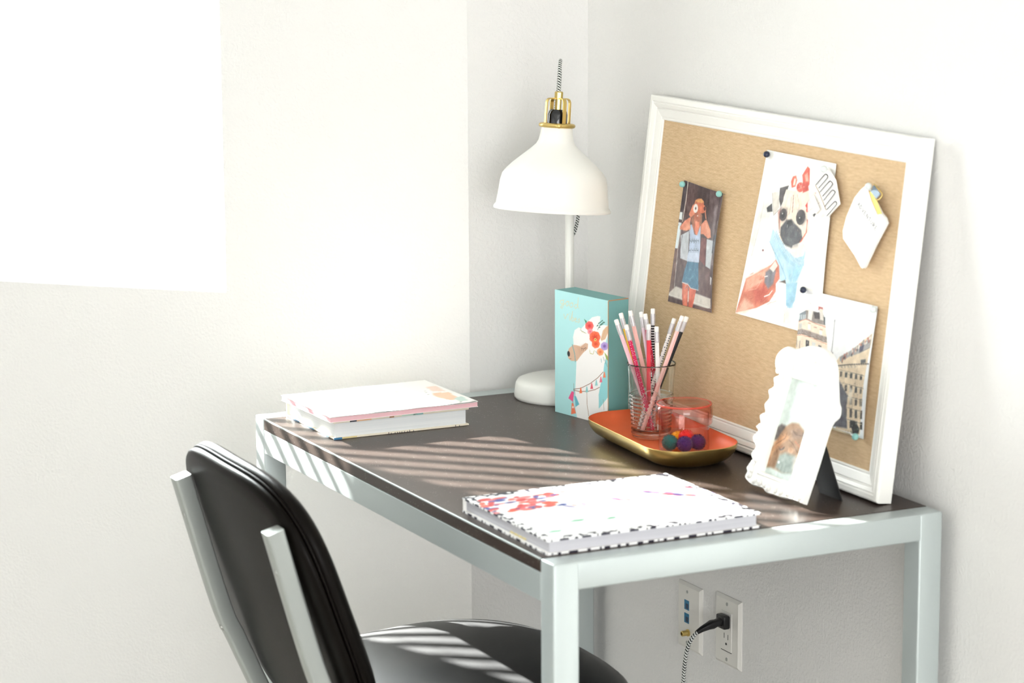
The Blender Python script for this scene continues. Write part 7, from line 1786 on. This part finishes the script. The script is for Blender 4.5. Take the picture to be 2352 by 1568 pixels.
# jar
JX, JY, JZ = -.1360, -.5880, Z(.0016)
jr = thing('glass_jar', 'small pink glass jar with coral lid holding pompoms, on the tray', 'jar', (JX, JY, JZ))
bm = bmesh.new(); lathe(bm, [(0, .0008), (.034, .0004), (.0385, .0025), (.0400, .006), (.0400, .060), (.0398, .0625), (.0388, .0625), (.0386, .060), (.0386, .007), (.0365, .0040), (0, .0035)], 64); obj('body', bm, M_jar, jr, smooth='auto')
bm = bmesh.new(); lathe(bm, [(0, .0795), (.012, .0785), (.020, .0795), (.030, .0800), (.0400, .0790), (.0440, .0750), (.0452, .0690), (.0452, .0490), (.0440, .0470), (.0428, .0480), (.0430, .0680), (.0420, .0725), (.0395, .0755), (.030, .0768), (0, .0765)], 64); obj('lid', bm, M_lid, jr, smooth='auto', label='coral glass lid')
bm = bmesh.new(); tor = [(.0426 + .0016 * math.cos(a), .0775 + .0016 * math.sin(a)) for a in np.linspace(0, 2 * PI, 9)[:-1]]; lathe(bm, tor, 64, closed=True); obj('lid_rim', bm, mat('coral_glass_rim', (226, 92, 74), .15, trans=.35), jr, smooth=True)
POM = [('teal', (20, 130, 132), -.0228, -.012, .0135, 'teal pompom at the left side of the jar'), ('yellow', (246, 180, 20), -.008, .014, .0145, 'yellow pompom at the back of the jar'), ('red', (232, 40, 44), .004, -.002 + .004, .0185, 'bright red pompom lying on top of the others in the jar'), ('indigo', (62, 44, 130), .000, -.0235, .0130, 'indigo pompom at the front of the jar'), ('purple', (66, 40, 118), .0215, -.010, .0140, 'purple pompom at the right side of the jar')]
rp = random.Random(8)
for nm, c, la, de, zc, lab in POM:
    ctr = Vector((JX, JY, JZ + .0035 + (.0137 if nm != 'red' else .0185))) + RX * la + FW * de
    po = thing('pompom', lab, 'pompom', ctr, group='pompoms in the glass jar')
    bm = bmesh.new(); R0 = .0136; ball(bm, (0, 0, 0), R0 * .86, 4)
    for v in bm.verts: v.co *= 1 + rp.uniform(-.06, .06)
    mp_ = mat(nm + '_wool', c, .95, sheen=.3, var=.2, vscale=500)
    obj('wool_core', bm, mp_, po, smooth=True)
    bm = bmesh.new()
    for i in range(900):
        zc_ = rp.uniform(-1, 1); a = rp.uniform(0, 2 * PI); rr = math.sqrt(1 - zc_ * zc_); n = Vector((rr * math.cos(a), rr * math.sin(a), zc_)); e1 = n.orthogonal().normalized() * .00035; tip = n * R0 * rp.uniform(.95, 1.06) + Vector((rp.uniform(-1, 1), rp.uniform(-1, 1), rp.uniform(-1, 1))) * .0007; bs = n * R0 * .78
        e2 = n.cross(e1); bm.faces.new([bm.verts.new(bs + e1), bm.verts.new(bs - e1 * .5 + e2), bm.verts.new(tip)]); bm.faces.new([bm.verts.new(bs - e1), bm.verts.new(bs + e1 * .5 - e2), bm.verts.new(tip)])
    obj('wool_fibres', bm, mp_, po, kind='stuff')

# ------------------------------------------------------------------ pin board  (local x = along wall towards camera, y = up the board, z = out of it)
TL = .118945; XB, YB0, S0 = -.0558, -.2798, .0412
def board_matrix(off=0):
    u = Vector((0, -1, 0)); v = Vector((math.sin(TL), 0, math.cos(TL))); n = Vector((-math.cos(TL), 0, math.sin(TL)))
    o = Vector((XB, YB0, T + .0005)) + v * S0 + n * off; m = Matrix((u, v, n)).transposed().to_4x4(); m.translation = o; return m
BM_ = board_matrix(); WB, HB = .7003, .452
bd_ = thing('pin_board', 'burlap pin board in a moulded white frame leaning against the wall', 'pin board', matrix=BM_)
obj('burlap_panel', newbox(-.003, WB + .003, -.003, HB + .003, -.008, 0), M_burlap, bd_, label='tan burlap panel')
obj('backing', newbox(-.004, WB + .004, -.004, HB + .004, -.0155, -.0082), mat('backing_board', (150, 120, 90), .8), bd_)
PR = [(0, -.006), (0, .0015), (.0018, .0030), (.004, .0025), (.006, .0035), (.017, .0062), (.019, .0048), (.021, .0075), (.026, .0095), (.028, .0080), (.030, .0100), (.036, .0100), (.0385, .0085), (.0392, .006), (.0392, -.0155), (0, -.0155)]
corn = [(0, 0), (WB, 0), (WB, HB), (0, HB)]; sg = [(-1, -1), (1, -1), (1, 1), (-1, 1)]
for i in range(4):
    j = (i + 1) % 4; bm = bmesh.new(); A = [bm.verts.new((corn[i][0] + sg[i][0] * w, corn[i][1] + sg[i][1] * w, z)) for w, z in PR]; B = [bm.verts.new((corn[j][0] + sg[j][0] * w, corn[j][1] + sg[j][1] * w, z)) for w, z in PR]; n = len(PR)
    for k in range(n): bm.faces.new((A[k], A[(k + 1) % n], B[(k + 1) % n], B[k]))
    bm.faces.new(A[::-1]); bm.faces.new(B); bmesh.ops.recalc_face_normals(bm, faces=bm.faces[:]); obj('frame_moulding', bm, M_woodwhite, bd_)
def quad(TLc, TRc, BRc, BLc):
    def f(s, t):
        a = (BLc[0] + (BRc[0] - BLc[0]) * s, BLc[1] + (BRc[1] - BLc[1]) * s); b = (TLc[0] + (TRc[0] - TLc[0]) * s, TLc[1] + (TRc[1] - TLc[1]) * s); return (a[0] + (b[0] - a[0]) * t, a[1] + (b[1] - a[1]) * t)
    return f
def sheet(name, label, cat, q, lift, nx, ny, art, base, mt, group=None):
    c = q(.5, .5); th_ = thing(name, label, cat, matrix=BM_ @ Matrix.Translation((c[0], c[1], .0012)), group=group)
    print_mesh('print', nx, ny, lambda s, t: (q(s, t)[0] - c[0], q(s, t)[1] - c[1], lift(s, t) + .0004), lambda s, t: (q(s, t)[0] * 1000, q(s, t)[1] * 1000), art, base, mt, th_, grain=.022)
    print_mesh('paper_back', 24, 24, lambda s, t: (q(s, t)[0] - c[0], q(s, t)[1] - c[1], lift(s, t)), lambda s, t: (0, 0), '', (240, 238, 232), M_ink, th_)
    return th_
q1 = quad((.0885, .3605), (.2185, .3535), (.2230, .1612), (.0785, .1585))
l1 = lambda s, t: .0006 + .006 * max(0, s - .15) * max(0, t - .0) ** 3 * math.sin(PI * min(1, s)) * 1.4 + .0085 * s ** 3 * (.35 + .65 * math.sin(PI * t)) * (1 - .0 * t) + .001 * math.sin(PI * s)
sheet('photo_print', 'glossy photo of a woman in denim shorts pinned at upper left of board', 'photo', q1, l1, 140, 200, ART_PHOTO1, (92, 70, 72), M_inkgloss)
q2 = quad((.3294, .4345), (.5256, .4325), (.5325, .1720), (.2957, .1716))
l2 = lambda s, t: .0006 + .0035 * (1 - t) ** 2 * (1 - s) + .003 * s * s * math.sin(PI * t) + .0018 * t ** 4 * abs(math.sin(2.2 * PI * s))
sheet('photo_print', 'large white photo of a pug in a blue sweater pinned at top centre of board', 'photo', q2, l2, 200, 230, ART_PHOTO2, (246, 245, 240), M_ink)
q3 = quad((.4745, .2365), (.6765, .2396), (.6805, .0440), (.4760, .0400))
l3 = lambda s, t: .0030 + .0035 * s ** 3 * math.sin(PI * min(1, t * 1.05)) - .0006 * (1 - s)
sheet('photo_print', 'photo of cream city street buildings and a tower pinned at lower right of board', 'photo', q3, l3, 190, 190, ART_POSTER, (244, 245, 246), M_ink)
M_pt, M_pn, M_pw = mat('teal_pin', (150, 206, 200), .3), mat('navy_pin', (22, 34, 62), .2, coat=.4), mat('pale_grey_pin', (222, 230, 230), .25)
PINS = [(.0935, .3542, .0025, 'teal', 'teal ball pin at the top left corner of the woman photo'), (.2165, .3519, .0060, 'teal', 'teal ball pin at the top right corner of the woman photo'), (.3360, .4277, .0015, 'navy', 'navy ball pin at the top left corner of the pug photo'), (.5106, .4223, .0090, 'white', 'white ball pin holding the card of paper clips'), (.4860, .2362, .0045, 'navy', 'navy ball pin at the top left corner of the street photo'), (.6735, .2347, .0040, 'white', 'white ball pin at the top right corner of the street photo'), (.6670, .0450, .0045, 'teal', 'teal ball pin at the bottom of the street photo'), (.6375, .4103, .0130, 'white', 'pale grey ball pin holding the white notebook by its corner')]
for (x, y, zb, c, lab) in PINS:
    mm = {'teal': M_pt, 'navy': M_pn, 'white': M_pw}[c]; pn = thing('ball_pin', lab, 'pin', matrix=BM_ @ Matrix.Translation((x, y, 0)), group='ball pins on the pin board')
    bm = bmesh.new(); ball(bm, (0, 0, zb + .0055), .0052, 3); obj('head', bm, mm, pn, smooth=True)
    bm = bmesh.new(); lathe(bm, [(0, -.006), (.0005, -.003), (.0005, zb + .002), (0, zb + .002)], 8); obj('needle', bm, M_screw, pn)
def loc2(pts, c): return [(p[0] / 1000 - c[0], p[1] / 1000 - c[1]) for p in pts]
# card with paper clips
cc = (.515, .385); cd = thing('paper_clip_card', 'white card carrying a row of wire paper clips pinned over the pug photo', 'card', matrix=BM_ @ Matrix.Translation((cc[0], cc[1], .0064)))
bm = bmesh.new(); prism(bm, loc2(SHAPES['card'], cc), 0, .0008); 
for v in bm.verts:
    if v.co.y > .02 : v.co.z += .0008
obj('card', bm, M_coverwhite, cd)
M_wire = mat('dark_wire', (84, 78, 82), .35, metal=.6)
for c_ in SHAPES['clips']:
    p = loc2(c_, cc); bm = bmesh.new(); sweep(bm, smooth_path([(x, y, .0022) for x, y in p], 5), circ(.0006, 6), up=Vector((0, 0, 1))); obj('wire_clip', bm, M_wire, cd, smooth=True)
dg = loc2(SHAPES['diag'], cc); bm = bmesh.new(); ribbon(bm, dg, .0009, .0010, .0006); obj('card_fold', bm, mat('fold_tan', (190, 170, 150), .7), cd)
c5 = [(.4700, .3730), (.4790, .3800), (.5000, .3610), (.4900, .3530)]; bm = bmesh.new(); prism(bm, [(x - cc[0], y - cc[1]) for x, y in c5], -.0010, -.0002); obj('card_flap', bm, M_coverwhite, cd)
# hanging notebook
tc_ = (.628, .350); tg = thing('mini_notebook', 'small white notebook hanging diagonally by one corner from a binder clip', 'notebook', matrix=BM_ @ Matrix.Translation((tc_[0], tc_[1], .0083)))
tp = loc2(SHAPES['tag'], tc_); bm = bmesh.new(); prism(bm, tp, .0030, .0042, bev=.0003); obj('front_cover', bm, M_coverwhite, tg)
bm = bmesh.new(); prism(bm, [(x * .975 + .001, y * .975 + .0005) for x, y in tp], .0009, .0030); obj('pages', bm, M_paper, tg)
bm = bmesh.new(); prism(bm, [(x + .0008, y + .0004) for x, y in tp], 0, .0009); obj('back_cover', bm, M_coverwhite, tg)
yl = loc2(SHAPES['yellow'], tc_); bm = bmesh.new(); prism(bm, yl, .0042, .0045); obj('gold_page_edge', bm, mat('gold_gilding', (214, 186, 84), .4, metal=.4), tg)
bm = bmesh.new(); ribbon(bm, [yl[0], yl[5], yl[4]], .0010, .0042, .0010); obj('cover_ridge', bm, mat('blush_edge', (238, 214, 208), .6), tg)
# lettering ADVENTURE
FONT = {'A': [[(0, 0), (.4, 1), (.8, 0)], [(.15, .35), (.65, .35)]], 'D': [[(0, 0), (0, 1), (.5, .9), (.7, .5), (.5, .1), (0, 0)]], 'V': [[(0, 1), (.4, 0), (.8, 1)]], 'E': [[(.7, 1), (0, 1), (0, 0), (.7, 0)], [(0, .5), (.5, .5)]], 'N': [[(0, 0), (0, 1), (.7, 0), (.7, 1)]], 'T': [[(0, 1), (.8, 1)], [(.4, 1), (.4, 0)]], 'U': [[(0, 1), (0, .2), (.35, 0), (.7, .2), (.7, 1)]], 'R': [[(0, 0), (0, 1), (.6, .9), (.6, .55), (0, .5), (.7, 0)]]}
ta_, tb_ = loc2(SHAPES['textl'], tc_); dx, dy = tb_[0] - ta_[0], tb_[1] - ta_[1]; Lt = math.hypot(dx, dy); dx /= Lt; dy /= Lt; word = 'ADVENTURE'; st = Lt / len(word); h = .0062; bm = bmesh.new()
for i, chh in enumerate(word):
    for s_ in FONT[chh]: ribbon(bm, [(ta_[0] + dx * (i * st + x * st * .85) - dy * y * h, ta_[1] + dy * (i * st + x * st * .85) + dx * y * h) for x, y in s_], .0007, .0042, .0002)
obj('lettering', bm, mat('grey_ink', (104, 104, 112), .6), tg)
M_clipgrey = mat('blue_grey_clip', (132, 150, 166), .35, metal=.3)
cq = loc2(SHAPES['clipq'], tc_); bm = bmesh.new(); prism(bm, cq, .0052, .0064); bk = obj('binder_clip', bm, M_clipgrey, tg)
cr = loc2(SHAPES['clipr'], tc_); bm = bmesh.new(); sweep(bm, smooth_path([(x, y, .0045) for x, y in cr], 4), circ(.0009, 6)); obj('clip_wire', bm, M_brass, bk, smooth=True)
ns = math.hypot(0, 0)

# ------------------------------------------------------------------ scalloped photo frame
ft = math.radians(18); u = Vector((0, -1, 0)); v = Vector((math.sin(ft), 0, math.cos(ft))); n = Vector((-math.cos(ft), 0, math.sin(ft)))
FM = Matrix((u, v, n)).transposed().to_4x4(); FM.translation = Vector((-.161, -.8265, Z(.0062)))
fr = thing('framed_photo', 'ornate white scalloped photo frame with a brown dog picture, standing on black easel back', 'photo frame', matrix=FM)
OP = SHAPES['frame'][:]; 
dens = []
for i in range(len(OP)):
    a, b = OP[i], OP[(i + 1) % len(OP)]; dens.append(a)
sm = smooth_path([(x, y, 0) for x, y in OP + [OP[0]]], 3)[:-1]; OUTL = [(p.x, p.y) for p in sm]
IN = [(.0335, .0215), (.1165, .0215), (.1165, .1672), (.0335, .1672)]
def frame_ring(zb, zf, name, m):
    bm = bmesh.new(); cx, cy = .078, .105; n_ = len(OUTL)
    lo = [bm.verts.new((x, y, zb)) for x, y in OUTL]; mi = [bm.verts.new((x, y, zf - .003)) for x, y in OUTL]; hi = [bm.verts.new((cx + (x - cx) * .985, cy + (y - cy) * .985, zf)) for x, y in OUTL]
    for A, B in ((lo, mi), (mi, hi)):
        for i in range(n_): bm.faces.new((A[i], A[(i + 1) % n_], B[(i + 1) % n_], B[i]))
    def rect(z, g=0.0): return [bm.verts.new((x + gx * g, y + gy * g, z)) for (x, y), (gx, gy) in zip(IN, ((-1, -1), (1, -1), (1, 1), (-1, 1)))]
    r0 = rect(zf, .006); r1 = rect(zf + .0022, .004); r2 = rect(zf + .0018, .0015); r3 = rect(zf - .001, 0); r4 = rect(zb, 0)
    for A, B in ((r0, r1), (r1, r2), (r2, r3), (r3, r4)):
        for i in range(4): bm.faces.new((A[i], A[(i + 1) % 4], B[(i + 1) % 4], B[i]))
    for O, I in ((hi, r0), (lo, r4)):
        es = [bm.edges.get((O[i], O[(i + 1) % n_])) for i in range(n_)] + [bm.edges.get((I[i], I[(i + 1) % 4])) for i in range(4)]
        bmesh.ops.triangle_fill(bm, use_beauty=True, use_dissolve=False, edges=es)
    bmesh.ops.recalc_face_normals(bm, faces=bm.faces[:]); return obj(name, bm, m, fr, smooth='auto')
frame_ring(0, .010, 'moulding', M_woodwhite)
rf = random.Random(5)
for i in range(0, len(OP)):
    x, y = OP[i]; cx, cy = .078, .105; k = .87; bm = bmesh.new(); ball(bm, (cx + (x - cx) * k, cy + (y - cy) * (.93), .0100), .0055, 2, (1, 1, .55)); obj('relief_bead', bm, M_woodwhite, fr, smooth=True)
for (x, y, s_) in ((.078, .197, .016), (.055, .190, .011), (.102, .192, .011), (.035, .182, .008), (.124, .184, .008)):
    bm = bmesh.new(); ball(bm, (x, y, .0110), s_, 2, (1, .7, .38)); obj('relief_shell', bm, M_woodwhite, fr, smooth=True)
print_mesh('photo', 110, 180, lambda s, t: (.0325 + .085 * s, .0205 + .1477 * t, .0012), lambda s, t: (32.5 + 85 * s, 20.5 + 147.7 * t), ART_DOG, (216, 224, 220), M_ink, fr, grain=.02)
obj('glass', newbox(.0325, .1175, .0205, .1682, .0022, .0032), M_clearthin, fr)
obj('back_board', newbox(.022, .140, .014, .185, -.0035, .0008), M_blackplastic, fr)
# easel strut: hinged high on the back, foot on the desk behind
inv = FM.inverted(); foot = [inv @ Vector((-.094, -.912, Z(.0004))), inv @ Vector((-.094, -.972, Z(.0004)))]; hi_ = [Vector((.075, .125, -.0040)), Vector((.113, .125, -.0040))]
bm = bmesh.new(); th3 = Vector((0, 0, -.0022)); A = [bm.verts.new(q) for q in (hi_[0], hi_[1], foot[1], foot[0])]; B = [bm.verts.new(q + th3) for q in (hi_[0], hi_[1], foot[1], foot[0])]
bm.faces.new(A); bm.faces.new(B[::-1])
for i in range(4): bm.faces.new((A[i], A[(i + 1) % 4], B[(i + 1) % 4], B[i]))
bmesh.ops.recalc_face_normals(bm, faces=bm.faces[:]); obj('easel_strut', bm, M_blackplastic, fr, label='black easel strut')

# ------------------------------------------------------------------ wall plates, plug and cord  (local x = towards camera along wall, y = up, z = out of wall)
def wallm(y, z): 
    m = Matrix((Vector((0, -1, 0)), Vector((0, 0, 1)), Vector((-1, 0, 0)))).transposed().to_4x4(); m.translation = Vector((GAP, y, Z(z))); return m
M_plate = mat('white_plate_plastic', (228, 226, 220), .35, var=.01); M_slot = mat('dark_slot', (40, 40, 40), .6); M_jack = mat('blue_jack', (24, 110, 150), .35); M_jackd = mat('blue_jack_inner', (12, 50, 80), .4)
def plate_bm(w, h):
    bm = bmesh.new(); lo = [(0, 0), (w, 0), (w, -h), (0, -h)]; k = .005
    A = [bm.verts.new((x, y, 0)) for x, y in lo]; B = [bm.verts.new((x, y, .002)) for x, y in lo]; C = [bm.verts.new((k if x == 0 else w - k, -k if y == 0 else -h + k, .0058)) for x, y in lo]
    for P_, Q in ((A, B), (B, C)):
        for i in range(4): bm.faces.new((P_[i], P_[(i + 1) % 4], Q[(i + 1) % 4], Q[i]))
    bm.faces.new(C); bm.faces.new(A[::-1]); bmesh.ops.recalc_face_normals(bm, faces=bm.faces[:]); return bm
w1 = thing('data_wall_plate', 'white wall plate with two blue data jacks and a brass cable connector under the desk', 'wall plate', matrix=wallm(-.3010, -.2962))
obj('plate', plate_bm(.0785, .1160), M_plate, w1)
for yc in (-.0378, -.0610):
    o = obj('data_jack', newbox(.0255, .0405, yc - .0085, yc + .0085, .0056, .0064), M_jack, w1, label='blue data jack'); obj('jack_opening', newbox(.0305, .0395, yc - .0065, yc + .0025, .0064, .0066), M_jackd, o)
bm = bmesh.new(); lathe(bm, [(0, .0055), (.0062, .0055), (.0062, .008), (.0048, .0085), (.0048, .0185), (.0040, .0190), (.0030, .0190), (.0030, .012), (0, .012)], 18, (.0385, -.0855, 0)); obj('cable_connector', bm, M_brass, w1, smooth='auto', label='brass threaded connector')
for yc in (-.0145, -.1035):
    bm = bmesh.new(); lathe(bm, [(0, .0056), (.0028, .0056), (.0026, .0064), (0, .0066)], 12, (.034, yc, 0)); obj('screw', bm, M_slot if 0 else M_screw, w1, smooth='auto')
w2 = thing('power_outlet', 'white power outlet plate with a black plug in its upper socket', 'outlet', matrix=wallm(-.4258, -.2868))
obj('plate', plate_bm(.0800, .1185), M_plate, w2)
ins = obj('receptacle', newbox(.0235, .0565, -.0925, -.0255, .0050, .0072, bev=.0006), M_plate, w2)
for (x, y0, y1) in ((.0335, -.0715, -.0625), (.0455, -.0725, -.0635)): obj('slot', newbox(x, x + .0012, y0, y1, .0070, .0075), M_slot, ins)
bm = bmesh.new(); lathe(bm, [(0, .0070), (.0022, .0070), (.0022, .0076), (0, .0076)], 12, (.0405, -.0805, 0)); obj('ground_hole', bm, M_slot, ins)
obj('seam', newbox(.0235, .0565, -.0935, -.0926, .0056, .0070), M_slot, ins)
for yc in (-.0125, -.1075):
    bm = bmesh.new(); lathe(bm, [(0, .0056), (.0032, .0056), (.0030, .0064), (0, .0067)], 14, (.040, yc, 0)); obj('screw', bm, M_screw, w2, smooth='auto')
pc_ = thing('power_cable', 'black plug and black-and-white braided cord hanging from the outlet to the floor', 'power cord', matrix=wallm(-.4660, -.3275))
bm = bmesh.new(); box(bm, -.0135, .0135, -.0115, .0115, .0072, .0200, bev=.003); obj('plug', bm, M_blackplastic, pc_, smooth='auto')
bm = bmesh.new(); sweep(bm, [(0, -.000, .019), (0, -.001, .027), (0, -.0025, .035), (0, -.0045, .043), (0, -.008, .054), (0, -.0125, .064)], rrect(.016, .014, .005, 3), up=Vector((0, 1, 0)));
bm.verts.ensure_lookup_table(); ks = [1, .85, 1.02, .8, .62, .45]; nn = len(bm.verts) // 6
for i in range(6):
    ring = [bm.verts[i * nn + k] for k in range(nn)]; c = sum((q.co for q in ring), Vector()) / nn
    for q in ring: q.co = c + (q.co - c) * ks[i]
obj('strain_relief', bm, M_blackplastic, pc_, smooth='auto')
cp = smooth_path([(0, -.0115, .062), (0, -.018, .070), (.0, -.030, .0785), (.001, -.050, .0850), (.001, -.080, .0885), (.001, -.115, .0895), (.0, -.20, .0880), (-.002, -.32, .082), (-.003, -.395, .078), (-.004, -.4145, .090), (-.01, -.4185, .13), (-.06, -.4188, .16)], 8)
braided('cord', cp, .0034, pc_, per=.0046)
# chair belongs left of its tube pair centre; parent offset already applied in CL()
